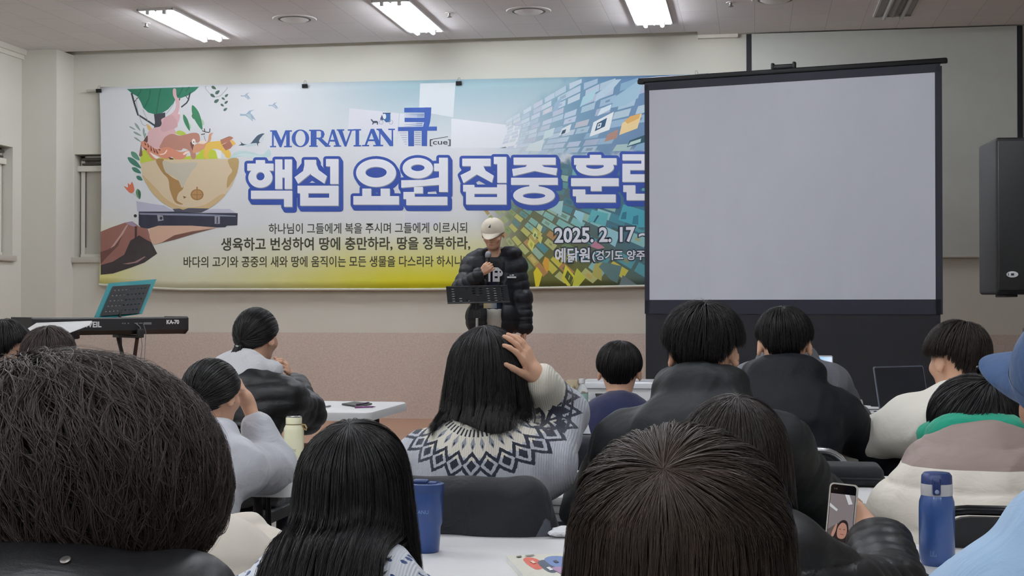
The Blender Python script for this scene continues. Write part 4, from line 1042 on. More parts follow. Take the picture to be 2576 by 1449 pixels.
def hand_prims(w, f, n, side, s=1.0, curl=(0.35, 0.4, 0.3), curls=None, thumb=(0.7, 0.75, 0.25), spread=0.08, tcurl=0.35):
    """w wrist, f finger direction, n out of the palm; side +1: thumb lies along f x n"""
    w, f, n = Vector(w), Vector(f).normalized(), Vector(n).normalized()
    n = (n - f * n.dot(f)).normalized(); l = f.cross(n) * side
    pr = []; o = [.029, .010, -.010, -.028]; Ls = [.072, .080, .074, .058]
    for i in range(4):
        b0 = w + f * .012 * s + l * o[i] * .55 * s; b1 = w + (f * (.088 - abs(o[i] - .008) * .25) + l * o[i]) * s
        pr.append(C(b0, b1, .0125 * s, .0105 * s, .012 * s))
        cu = curls[i] if curls else curl
        d = (f + l * spread * (1.5 - i)).normalized(); p = b1; ang = 0; r = [.0092, .0084, .0078, .0066]
        if i == 3: r = [q * .88 for q in r]
        for j, (fr, a) in enumerate(zip((.45, .30, .25), cu)):
            ang += a
            dd = d * math.cos(ang) + n * math.sin(ang)
            q = p + dd * Ls[i] * fr * s
            pr.append(C(p, q, r[j] * s, r[j + 1] * s, .003 * s)); p = q
    b = w + (f * .022 + l * .024 + n * .008) * s
    td = (f * thumb[0] + l * thumb[1] + n * thumb[2]).normalized(); p = b
    for j, (L_, r0, r1) in enumerate(((.042, .0135, .0108), (.032, .0105, .0095), (.026, .0095, .0072))):
        dd = (td * math.cos(tcurl * j) + (f * .75 + n * .55).normalized() * math.sin(tcurl * j)).normalized()
        q = p + dd * L_ * s; pr.append(C(p, q, r0 * s, r1 * s, .004 * s)); p = q
    pr.append(C(w - f * .02 * s, w + f * .02 * s, .024 * s, .026 * s, .015 * s))
    return pr
def ik(a, b, l1, l2, pole):
    a, b = Vector(a), Vector(b); d = b - a; L = min(d.length, (l1 + l2) * 0.995)
    d.normalize(); b2 = a + d * L
    x = (l1 * l1 - l2 * l2 + L * L) / (2 * L); h = math.sqrt(max(l1 * l1 - x * x, 1e-6))
    po = Vector(pole); po = (po - d * po.dot(d)).normalized()
    return a + d * x + po * h, b2

def skin_mat(name, rgb):
    t = NT(name); co = t.coord(); n = t.noise(co, 22.0, 3.0); c = lin(rgb)
    base = t.mix(n, [c[0] * .95, c[1] * .90, c[2] * .88], [min(1, x * 1.05) for x in c])
    lip = t.n('ShaderNodeAttribute', attribute_name='lip').outputs['Fac']; dk = t.n('ShaderNodeAttribute', attribute_name='dark').outputs['Fac']
    base = t.mix(lip, base, (c[0] * .72, c[1] * .40, c[2] * .40)); base = t.mix(dk, base, (.015, .012, .010))
    t.base(base); t.set(Roughness=0.5); t.b.inputs['Specular IOR Level'].default_value = 0.35
    t.b.inputs['Subsurface Weight'].default_value = 0.0
    t.bump(t.noise(co, 260.0, 2.0), 0.08, 0.001)
    return t.m
SKIN = skin_mat('skin', (222, 178, 150)); SKIN2 = skin_mat('tanned_skin', (204, 156, 128))
def hair_mat(name, dark, light, rough=0.44, spec=0.4):
    t = NT(name); a = t.n('ShaderNodeAttribute', attribute_name='tint').outputs['Fac']
    n = t.noise(t.coord(), 26.0, 3.0)
    t.base(t.mix(t.math('MULTIPLY', t.math('ADD', a, n), 0.5), lin(dark), lin(light)))
    t.set(Roughness=rough); t.b.inputs['Specular IOR Level'].default_value = spec
    return t.m
H_BLACK = hair_mat('black_hair', (8, 7, 8), (30, 26, 26))
H_DARK = hair_mat('dark_brown_hair', (13, 10, 9), (52, 40, 35))
H_BROWN = hair_mat('brown_hair', (12, 9, 8), (66, 50, 40))
H_SOFT = hair_mat('soft_brown_hair', (18, 14, 13), (74, 60, 54), 0.46)

class Person:
    """a seated (or standing) figure in its own frame: x to its right, y ahead, z up; origin on the floor under the pelvis"""
    def __init__(s, label, head, yaw=0.0, hy=0.0, hp=0.0, hr=0.0, sc=1.0, lean=0.22, neck=1.0, sw=0.175, dx=0.0, pelvis=0.53, twist=0.0, floor=0.0, standing=False, dy=None, hump=0.035):
        s.sc = sc; head = Vector(head); s.rz = yaw
        off = lean if dy is None else dy
        fwd = Vector((-math.sin(yaw), math.cos(yaw), 0)); rgt = Vector((math.cos(yaw), math.sin(yaw), 0))
        org = head - fwd * off - rgt * dx; org.z = floor
        s.root = thing('person', label, 'person', org, yaw)
        s.inv = (Matrix.Translation(org) @ Matrix.Rotation(yaw, 4, 'Z')).inverted()
        s.hc = s.inv @ head; s.R = rotm(hy, hp, hr)
        s.M = Matrix.Translation(s.hc) @ s.R.to_4x4()
        s.P = Vector((0, 0, pelvis))
        s.N = s.hc + s.R @ (Vector((0, -.025, -.095)) * sc) + Vector((0, -.022, -.070)) * (sc * neck)
        U = (s.N - s.P); s.L = U.length; s.U = U.normalized()
        X = Vector((math.cos(twist), math.sin(twist), 0)); s.Y = s.U.cross(X).normalized(); s.X = s.Y.cross(s.U).normalized()
        s.T = np.array([list(r) for r in Matrix((s.X, s.Y, s.U)).transposed()])
        s.sw = sw * sc; s.hump = hump
        s.sh = {q: s.N + s.X * (q * s.sw) - s.U * .072 * sc + s.Y * 0.015 * sc for q in (-1, 1)}
        s.el = {}; s.wr = {}; s.hands = []; s.pelz = pelvis; s.standing = standing
        s.legp = None
    def loc(s, p): return s.inv @ Vector(p)
    def arm(s, q, wrist, pole=None, f=None, n=None, **hk):
        sc = s.sc; wrist = Vector(wrist)
        e, w = ik(s.sh[q], wrist, .285 * sc, .245 * sc, pole or (q * 0.6, -0.3, -1.0))
        s.el[q], s.wr[q] = e, w
        f = Vector(f) if f is not None else (w - e).normalized()
        if n is None: n = (0, 0, -1)
        s.hands += hand_prims(w, f, n, hk.pop('side', q if False else None) or s._thumb(q, f, n), sc * hk.pop('hs', 0.95), **hk)
    def _thumb(s, q, f, n):
        # the thumb of the right hand (q=+1) lies on the side given by n x f
        return -1 if q > 0 else 1
    def rest_arms(s, z=0.79, fw=0.36, x=0.10, only=(-1, 1)):
        for q in only: s.arm(q, (s.sh[q].x * 0.3 + q * x, s.sh[q].y + fw, z), (q * .8, -.1, -.6))
    def torso(s, t=0.0, k=0.07):
        sc, L = s.sc, s.L; pr = []; k *= .65
        at = lambda f, y=0.0: s.P + s.U * (L * f) + s.Y * (y * sc) - s.Y * s.hump * 4 * f * (1 - f)
        g = lambda a, b, c: (a * sc + t, b * sc + t, c * sc + t)
        pr.append(E(at(.02, .0), g(.165, .125, .12), s.T, k)); pr.append(E(at(.34, .012), g(.140, .108, .17), s.T, k))
        pr.append(E(at(.66, .0), g(.155, .108, .18), s.T, k)); pr.append(E(at(.82, -.022), g(.150, .080, .11), s.T, k))
        pr.append(C(s.sh[-1] - s.U * .01, s.sh[1] - s.U * .01, .052 * sc + t, None, k))
        for q in (-1, 1): pr.append(C(s.N + s.U * .012 * sc - s.Y * .012, s.sh[q] * .75 + s.N * .25 - s.U * .008, .036 * sc + t * .7, .046 * sc + t, k * .8))
        return pr
    def sleeve(s, q, t=0.0, puff=None, to=1.0, k=0.045, cuff=None):
        sc = s.sc; a, e, w = s.sh[q], s.el[q], s.wr[q]; w2 = e + (w - e) * to
        pr = [C(a, e, .050 * sc + t, .040 * sc + t, k, (puff[0], puff[1], 0.0) if puff else None), C(e, w2, .040 * sc + t, (.028 * sc + t * .85), k, (puff[0], puff[1], 0.3) if puff else None)]
        return pr
    def legs_(s, t=0.0):
        sc = s.sc; pr = []
        if s.standing:
            for q in (-1, 1):
                h = s.P + Vector((q * .085, 0, -.03)); kn = Vector((q * .095, .02, s.pelz * .53)); an = Vector((q * .10, -.02, .09))
                pr += [C(h, kn, .082 * sc + t, .058 * sc + t, .04), C(kn, an, .056 * sc + t, .042 * sc + t, .03)]
            return pr
        for q in (-1, 1):
            h = s.P + Vector((q * .085, 0.0, -.03)); kn = Vector((q * .11, .40 * sc, s.pelz - .055)); an = Vector((q * .10, .36 * sc, .09))
            pr += [C(h, kn, .082 * sc + t, .060 * sc + t, .04), C(kn, an, .056 * sc + t, .040 * sc + t, .03)]
        return pr
    def feet(s):
        y = -.02 if s.standing else .36 * s.sc
        return [C((q * .10, y - .04, .045), (q * .11, y + .15, .035), .042, .034, .03) for q in (-1, 1)]
    def body(s, vox=0.008, skin=None, nr=0.052):
        pr = s.torso(-.012) + s.legs_(-.006) + s.feet() + head_prims(s.hc, s.R, s.sc, s.N - s.U * .03, nr)
        for q in s.el: pr += s.sleeve(q, -.006)
        pr += s.hands
        V, Q = sdf_mesh(pr, vox); V = relax(V, Q, 1, 0.25)
        Rm = np.array([list(r) for r in s.R]); h = (V - np.array(s.hc)) @ Rm / s.sc
        lip = np.clip(1.25 - np.sqrt((h[:, 0] / .024) ** 2 + ((h[:, 1] - .095) / .02) ** 2 + ((h[:, 2] + .0575) / .0105) ** 2), 0, 1) * 0.8
        dk = np.zeros(len(V))
        for q in (-1, 1):
            dk = np.maximum(dk, np.clip(1.5 - np.sqrt(((h[:, 0] - q * .032) / .022) ** 2 + ((h[:, 1] - .085) / .03) ** 2 + ((h[:, 2] - .026) / .0045) ** 2), 0, 1) * .85)
            dk = np.maximum(dk, np.clip(1.5 - np.sqrt(((h[:, 0] - q * .031) / .0065) ** 2 + ((h[:, 1] - .091) / .01) ** 2 + ((h[:, 2] - .005) / .005) ** 2), 0, 1))
        return np_mesh('body', V, Q, skin or SKIN, s.root, True, {'lip': lip, 'dark': dk})
    def cloth(s, name, material, prims, vox=0.009, post=None, rl=1, label=None, attrs=None):
        V, Q = sdf_mesh(prims, vox)
        if rl: V = relax(V, Q, rl, 0.4)
        if post is not None:
            Nn = vnormals(V, Q); V = (V + Nn * np.asarray(post(V, Nn))[:, None]).astype(np.float32)
        o = np_mesh(name, V, Q, material, s.root, True, attrs(V) if attrs else None)
        if label: o['label'] = label
        return o
    def trousers(s, rgb, name='trousers', t=0.014):
        return s.cloth(name, fabric('trouser_cloth_%d_%d_%d' % rgb, rgb, 0.9), s.legs_(t) + [E(s.P, (.17 * s.sc + t, .125 * s.sc + t, .11), s.T, .06)], 0.013)
    def shoes(s, rgb=(40, 40, 44)):
        y = -.02 if s.standing else .36 * s.sc
        for q in (-1, 1):
            V, Q = sdf_mesh([C((q * .10, y - .04, .05), (q * .11, y + .16, .042), .05, .042, .03), C((q * .10, y - .02, .05), (q * .10, y - .02, .09), .048, .044, .03)], .009)
            V[:, 2] = np.maximum(V[:, 2], 0.002)
            np_mesh('shoe', V, Q, mat('shoe_%d_%d_%d' % rgb, rgb, 0.6), s.root)

# ---------------------------------------------------------------- hair: a scalp-following shell covered with strands
def hair(p, material, R=(.086, .108, .106), ctr=(0, -.008, .014), crown=-0.55, cx=0.0, lim=(.62, .45, -.02, -.25, -.62), hang=0.0, flare=0.03, flare_pow=1.0, hang_el=0.10, front=60, n=2500, seg=8, ln=(.05, .12),
         wd=.0014, lift=.010, tip=.006, friz=.003, fz=60.0, clump=0.5, nclump=220, seed=1, tint=(0, 1), collide=None, shrink=.955, hang_var=.15, wave=0.0, over=.0, name='hair', part=None, margin=.010, start=0.0, hang_fn=None, sidew=1.0, taper=0.0, root=0.0):
    rs = np.random.RandomState(seed); sc = p.sc
    Rr = np.array(R, dtype=np.float64); ct = np.array(ctr, dtype=np.float64)
    c = np.array([math.sin(cx), math.sin(crown) * math.cos(cx), math.cos(crown) * math.cos(cx)]); c /= np.linalg.norm(c)
    u = np.array([0, 1.0, 0]); u -= c * (u @ c); u /= np.linalg.norm(u); v = np.cross(c, u)
    T, HN = 60, 24
    th = np.linspace(0.0, math.pi * .97, T)
    xs = np.radians([0, 50, 90, 118, 180] if len(lim) == 5 else [0, 50, 90, 116, 140, 180]); ls = np.array(lim)
    Mh = np.array(p.M); 
    def paths(phi, Rad):
        m = len(phi)
        d = np.cos(th)[None, :, None] * c + np.sin(th)[None, :, None] * (np.cos(phi)[:, None, None] * u + np.sin(phi)[:, None, None] * v)
        az = np.abs(np.arctan2(d[..., 0], d[..., 1])); el = np.arcsin(np.clip(d[..., 2], -1, 1))
        bad = (el < np.interp(az, xs, ls)) & (th[None, :] > .25)
        e1 = np.where(bad.any(1), bad.argmax(1), T - 1)
        if hang:
            hb = (el < hang_el) & (th[None, :] > .4) & (az > math.radians(front))
            e2 = np.where(hb.any(1), hb.argmax(1), 999); hangs = e2 <= e1 + 3
            e = np.where(hangs, np.minimum(e2, T - 1), e1)
        else: e, hangs = e1, np.zeros(m, bool)
        pos = ct + d * Rad
        fr = np.arange(T)[None, :] / (T - 1)
        k = fr * e[:, None]; i0 = np.minimum(k.astype(int), T - 2); w = (k - i0)[..., None]
        rows = np.arange(m)[:, None]
        A = pos[rows, i0] * (1 - w) + pos[rows, i0 + 1] * w
        if taper:
            f_ = 1 - taper * np.clip((ct[2] + .085 - A[..., 2]) / .105, 0, 1) ** 1.3; A[..., 0] = ct[0] + (A[..., 0] - ct[0]) * f_; A[..., 1] = np.where(A[..., 1] < ct[1], ct[1] + (A[..., 1] - ct[1]) * f_, A[..., 1])
        if hang:
            end = A[:, -1]; o = end - ct; o[:, 2] = 0; o /= np.linalg.norm(o, axis=1, keepdims=True) + 1e-9
            t = np.linspace(0, 1, HN + 1)[1:]
            hl = hang * np.where(hangs, 1.0, 0.0)
            if hang_fn is not None: hl = hl * hang_fn(np.arctan2(end[:, 0] - ct[0], end[:, 1] - ct[1]))
            off = flare * (t ** flare_pow)[None, :, None] * o[:, None, :] * np.array([sidew, 1, 1])
            Hh = end[:, None, :] + off * (hl[:, None, None] > 0) - np.array([0, 0, 1.0]) * (hl[:, None] * t[None, :])[..., None]
            A = np.concatenate([A, Hh], axis=1)
        return A
    def to_local(A):
        A = A * sc
        if hang:   # hanging hair falls straight down whatever the tilt of the head
            top = A[..., :T, :] if A.ndim == 3 else A
            W = A @ Mh[:3, :3].T + Mh[:3, 3]
            if A.ndim == 3 and A.shape[1] > T:
                endw = W[:, T - 1:T, :]; rel = A[:, T:, :] - A[:, T - 1:T, :]
                yaw = math.atan2(-Mh[0, 1], Mh[1, 1]); cy, sy = math.cos(yaw), math.sin(yaw)
                rr = np.stack([rel[..., 0] * cy - rel[..., 1] * sy, rel[..., 0] * sy + rel[..., 1] * cy, rel[..., 2]], -1)
                W[:, T:, :] = endw + rr
            return W
        return A @ Mh[:3, :3].T + Mh[:3, 3]
    def push(P, mg):
        if not collide: return P
        sh_ = P.shape; Q = P.reshape(-1, 3).astype(np.float32)
        sel = np.where(Q[:, 2] < p.hc.z - .05 * sc)[0]
        yaw = math.atan2(-Mh[0, 1], Mh[1, 1]); sg = np.where(Q[sel, 1] < p.sh[1].y + .03, -1.0, 1.0)
        for it in range(10):
            q = Q[sel]; d = sdf_at(collide, q); m = d < mg
            if not m.any(): break
            Q[sel[m], 1] += (sg[m] * np.minimum((mg - d[m]) * .9 + .002, .03)).astype(np.float32)
        return Q.reshape(sh_)
    # shell
    m = 72
    G = push(to_local(paths(np.linspace(0, 2 * math.pi, m, endpoint=False), Rr * shrink)), margin * .4)
    K = G.shape[1]; V0 = G.reshape(-1, 3)
    ii, jj = np.meshgrid(np.arange(m), np.arange(K - 1), indexing='ij')
    Q0 = np.stack([ii * K + jj, ii * K + jj + 1, ((ii + 1) % m) * K + jj + 1, ((ii + 1) % m) * K + jj], -1).reshape(-1, 4)
    # strands
    phi = rs.uniform(0, 2 * math.pi, n); cl = rs.uniform(0, 2 * math.pi, nclump); cid = np.argmin(np.abs(((phi[:, None] - cl[None, :]) + math.pi) % (2 * math.pi) - math.pi), axis=1) if nclump < 1200 else rs.randint(0, nclump, n)
    own = to_local(paths(phi, Rr)); gd = to_local(paths(cl, Rr))[cid]
    own = push(own, margin); gd = push(gd, margin)
    dl = np.linalg.norm(np.diff(own, axis=1), axis=2); S_ = np.concatenate([np.zeros((n, 1)), np.cumsum(dl, 1)], 1); tot = S_[:, -1]
    if hang:
        s0 = (rs.uniform(start, 1, n) ** 1.2) * .13 * sc; end = tot * (1 - rs.uniform(0, hang_var, n) * (rs.uniform(size=n) < .8))
        short = rs.uniform(size=n) < .25; s0 = np.where(short, rs.uniform(.05, .8, n) * tot, s0); end = np.maximum(end, s0 + .03)
    else:
        thm = tot / np.mean(Rr); s0 = tot * (start + (1 - start) * np.sqrt(rs.uniform(0, 1, n))) * .96; end = s0 + rs.uniform(ln[0], ln[1], n) * sc; s0 = np.maximum(0, s0 - rs.uniform(0.2, .6, n) * ln[0] * sc)
        end = np.minimum(end, tot + over * rs.uniform(.2, 1, n))
        s0 = np.minimum(s0, end - .025)
        s0 = np.maximum(s0, 0)
    tt = np.linspace(0, 1, seg); SS = s0[:, None] + (end - s0)[:, None] * tt[None, :]
    def samp(A, S2):
        out = np.empty((n, seg, 3))
        Kk = A.shape[1]
        ix = np.clip((S2[:, :, None] >= S_[:, None, :]).sum(2) - 1, 0, Kk - 2) if n * seg * Kk < 6e7 else np.stack([np.clip(np.searchsorted(S_[i], S2[i], side='right') - 1, 0, Kk - 2) for i in range(n)])
        r = np.arange(n)[:, None]
        a0 = np.take_along_axis(S_, ix, 1); a1 = np.take_along_axis(S_, ix + 1, 1)
        w = ((S2 - a0) / np.maximum(a1 - a0, 1e-6))[..., None]
        return A[r, ix] * (1 - w) + A[r, ix + 1] * w
    P0 = samp(own, SS); P1 = samp(gd, SS)
    cw = (clump * tt ** 0.7)[None, :, None] * rs.uniform(.5, 1, n)[:, None, None]
    near = (np.linalg.norm(P0 - P1, axis=2, keepdims=True) < .05)
    Pt = np.where(near, P0 * (1 - cw) + P1 * cw, P0)
    ctl = np.array(p.M @ Vector(ctr) if False else (p.M @ (Vector(ctr) * sc)))
    o = Pt - ctl; o[..., 2] *= 0.35 if hang else 1.0; o /= np.linalg.norm(o, axis=2, keepdims=True) + 1e-9
    lf = rs.uniform(0, 1, n)[:, None] * lift * (0.35 + .65 * np.sin(np.clip(tt, 0, 1) * math.pi * .9 + .15))[None, :] + tip * (tt ** 2)[None, :] * rs.uniform(-.3, 1, n)[:, None]
    Pt = Pt + o * lf[..., None]
    if taper: Pt = Pt - o * (lf * np.clip((ctl[2] - .01 - Pt[..., 2]) / .06, 0, 1) * .85)[..., None]
    ph = rs.uniform(0, 6.28, (n, 3)); cph = np.random.RandomState(seed + 7).uniform(0, 6.28, (nclump, 3))[cid]
    Dp = np.zeros_like(Pt)
    for a in range(3):
        Dp[..., a] = friz * np.sin(SS * fz * rs.uniform(.7, 1.3, n)[:, None] + ph[:, a:a + 1]) * (0.15 + tt)[None, :] + wave * np.sin(SS * fz * .45 + cph[:, a:a + 1]) * (0.1 + tt)[None, :]
    Pt = Pt + Dp - o * ((Dp * o).sum(2, keepdims=True) * .8)      # waves run sideways, little outward
    tn = np.gradient(Pt, axis=1); tn /= np.linalg.norm(tn, axis=2, keepdims=True) + 1e-9
    sd = np.cross(tn, o); sd /= np.linalg.norm(sd, axis=2, keepdims=True) + 1e-9; up = np.cross(sd, tn)
    w = (wd * rs.uniform(.6, 1.4, n))[:, None] * (1.0 - .8 * tt ** 2)[None, :]; w = w[..., None]
    ring = np.stack([Pt + sd * w, Pt + up * w * .6, Pt - sd * w], 2)      # n, seg, 3, 3
    V1 = ring.reshape(-1, 3); base = (np.arange(n)[:, None] * seg + np.arange(seg - 1)[None, :]).reshape(-1) * 3
    Q1 = np.concatenate([np.stack([base + a, base + b, base + 3 + b, base + 3 + a], 1) for a, b in ((0, 1), (1, 2), (2, 0))])
    rt = np.repeat((root * np.clip(1 - SS / .085, 0, 1)).reshape(-1), 3)  # lighter towards the roots: scalp tone and overhead light put into the tint
    tv = rt + np.repeat(np.clip(rs.uniform(tint[0], tint[1], n) * .6 + np.random.RandomState(seed + 3).uniform(tint[0], tint[1], nclump)[cid] * .4, 0, 1), seg * 3)
    V = np.concatenate([V0, V1]); Q = np.concatenate([Q0, Q1 + len(V0)])
    tv = np.concatenate([np.zeros(len(V0)), tv])
    return np_mesh(name, V, Q, material, part or p.root, True, {'tint': tv})
# ---------------------------------------------------------------- tables and chairs
M_table = mat('white_table_plastic', (226, 226, 226), 0.5, vary=0.03, bump=0.12, bscale=260)
M_leg = mat('dark_table_leg', (46, 40, 40), 0.45, 0.5)
def rrect(x0, x1, y0, y1, r, n=6):
    p = []
    for cx, cy, a in ((x1 - r, y1 - r, 0), (x0 + r, y1 - r, 90), (x0 + r, y0 + r, 180), (x1 - r, y0 + r, 270)):
        for k in range(n + 1):
            t = math.radians(a + 90 * k / n); p.append((cx + r * math.cos(t), cy + r * math.sin(t)))
    return p
def slab(m, x0, x1, y0, y1, z0, z1, r, bev, col=None):
    rings = [(0, z0), (0, z1 - bev), (bev * .3, z1 - bev * .3), (bev, z1)]
    n = None; vs = []
    for ins, z in rings:
        q = rrect(x0 + ins, x1 - ins, y0 + ins, y1 - ins, max(r - ins, .002)); n = len(q); vs += [(x, y, z) for x, y in q]
    fs = [[i * n + k, i * n + (k + 1) % n, (i + 1) * n + (k + 1) % n, (i + 1) * n + k] for i in range(len(rings) - 1) for k in range(n)]
    fs.append(list(range(n))[::-1]); fs.append([(len(rings) - 1) * n + k for k in range(n)])
    m.add(vs, fs, col, True)
def table(x0, x1, y0, y1, label, rim=0.045, ribs=0, group='white folding tables'):
    cx, cy = (x0 + x1) / 2, (y0 + y1) / 2; hx, hy = (x1 - x0) / 2, (y1 - y0) / 2
    o = thing('folding_table', label, 'table', (cx, cy, 0), 0, group)
    f = MB(); 
    if ribs:
        slab(f, -hx, hx, -hy, hy, .74 - rim / (ribs + 1), .74, .05, .012)
        for k in range(1, ribs + 1):
            a = .74 - rim * k / (ribs + 1); slab(f, -hx + .004 * k, hx - .004 * k, -hy + .004 * k, hy - .004 * k, a - rim / (ribs + 1), a - .0005, .05, .006)
    else: slab(f, -hx, hx, -hy, hy, .74 - rim, .74, .06, .012)
    f.build('tabletop', M_table, o)
    for sx in (-1, 1):
        f = MB(); f.tube([(sx * (hx - .16), -hy + .08, .69), (sx * (hx - .16), hy - .08, .69)], .014, 8); f.tube([(sx * (hx - .16), -hy + .12, .3), (sx * (hx - .16), hy - .12, .3)], .010, 8); f.build('crossbar', M_leg, o)
        for sy in (-1, 1):
            f = MB(); f.tube([(sx * (hx - .16), sy * (hy - .10), .70), (sx * (hx - .15), sy * (hy - .10), .02)], .016, 10); lg = f.build('leg', M_leg, o)
            f = MB(); f.lathe([(.02, 0), (.021, .012), (.017, .03)], (sx * (hx - .15), sy * (hy - .10), 0), 12); f.build('rubber_foot', M_black_plastic, lg)
    return o
table(-.92, .215, 2.66, 3.345, 'white folding table in front with a picture book and blue tumbler')
table(.275, 1.9, 2.69, 3.37, 'white folding table at lower right carrying a blue flip-top bottle')
table(-1.05, .195, 4.03, 4.68, 'white folding table holding the orange envelope', .072, 2)
table(.262, 1.75, 4.05, 4.70, 'white ribbed folding table under the long black case', .072, 2)
table(-3.17, -1.38, 4.20, 4.95, 'white folding table with the cream bottle')
table(-3.75, -1.93, 7.05, 7.87, 'white folding table by the stage with a pen and notebook on it')
table(-.02, 1.10, 5.28, 5.82, 'white folding table before the two dark-haired men on the right')
table(.30, 2.10, 6.98, 7.68, 'white folding table with laptop and papers before the standing screen')
table(-1.25, .22, 6.95, 7.68, 'white folding table with the white printer')
M_pad = fabric('black_chair_vinyl', (26, 26, 29), 0.55, 500, 0.15, 12, 0.0, spec=.4)
M_tubeframe = mat('black_chair_tube', (20, 20, 22), 0.25, 0.6)
def chair(x, y, rz, label, frame=None, top=.82, w=.44, group=None, pad=True):
    o = thing('folding_chair', label, 'chair', (x, y, 0), rz, group); fr = frame or M_tubeframe; h = w / 2
    f = MB(); slab(f, -h + .02, h - .02, -.19, .21, .425, .47, .05, .015); f.build('seat', M_pad, o)
    f = MB()
    pts = rrect(-h + .018, h - .018, .50, top - .015, .075, 6); n = len(pts)
    cv = lambda px, pz, d: (px, -.20 - .10 * (pz - .45) - .03 * (1 - (px / h) ** 2) + d, pz)
    vs = [cv(a, b_, -.012) for a, b_ in pts] + [cv(a, b_, .012) for a, b_ in pts]
    f.add(vs, [list(range(n)), list(range(n, 2 * n))[::-1]] + [[i, (i + 1) % n, n + (i + 1) % n, n + i] for i in range(n)], None, True)
    f.build('backrest', M_pad, o)
    arch = []
    for k in range(19):
        t = k / 18; a = math.pi * (1 - t)
        if k < 7: arch.append((-h, None, .40 + (top - .09 - .40) * k / 6))
        elif k > 11: arch.append((h, None, .40 + (top - .09 - .40) * (18 - k) / 6))
        else:
            b_ = math.pi * (1 - (k - 6) / 6); q = (k - 6) / 6
            arch.append(((-h + .09 - .09 * math.cos(math.pi / 2 * q * 2) if q <= .5 else h - .09 + .09 * math.sin(math.pi / 2 * (q * 2 - 1))), None, top - .09 + .09 * (math.sin(math.pi * q) if True else 0)))
    r_ = .085
    arch = [(-h, .40), (-h, top - r_)] + [(-h + r_ - r_ * math.cos(a), top - r_ + r_ * math.sin(a)) for a in [math.pi / 2 * k / 6 for k in range(1, 7)]] + [(h - r_ + r_ * math.sin(a), top - r_ + r_ * math.cos(a)) for a in [math.pi / 2 * k / 6 for k in range(0, 7)]] + [(h, .40)]
    f = MB(); f.tube([(a, -.20 - .10 * (b_ - .45) - .03 * (1 - min(1, abs(a / h)) ** 2), b_) for a, b_ in arch], .0115, 10); f.build('back_frame', fr, o)
    for sx in (-1, 1):
        f = MB(); f.tube([(sx * h, -.195, .40), (sx * h, .24, .015)], .0115, 10); lg = f.build('leg', fr, o)
        f = MB(); f.lathe([(.016, 0), (.017, .02), (.013, .03)], (sx * h, .24, 0), 10); f.build('rubber_foot', M_black_plastic, lg)
        f = MB(); f.tube([(sx * (h - .025), .19, .42), (sx * (h - .025), -.24, .015)], .0105, 10); lg = f.build('leg', fr, o)
        f = MB(); f.lathe([(.016, 0), (.017, .02), (.013, .03)], (sx * (h - .025), -.24, 0), 10); f.build('rubber_foot', M_black_plastic, lg)
    f = MB(); f.tube([(-h + .02, -.17, .08), (h - .02, -.17, .08)], .008, 8); f.tube([(-h, .17, .08), (h, .17, .08)], .008, 8); f.build('stretcher', fr, o)
    return o

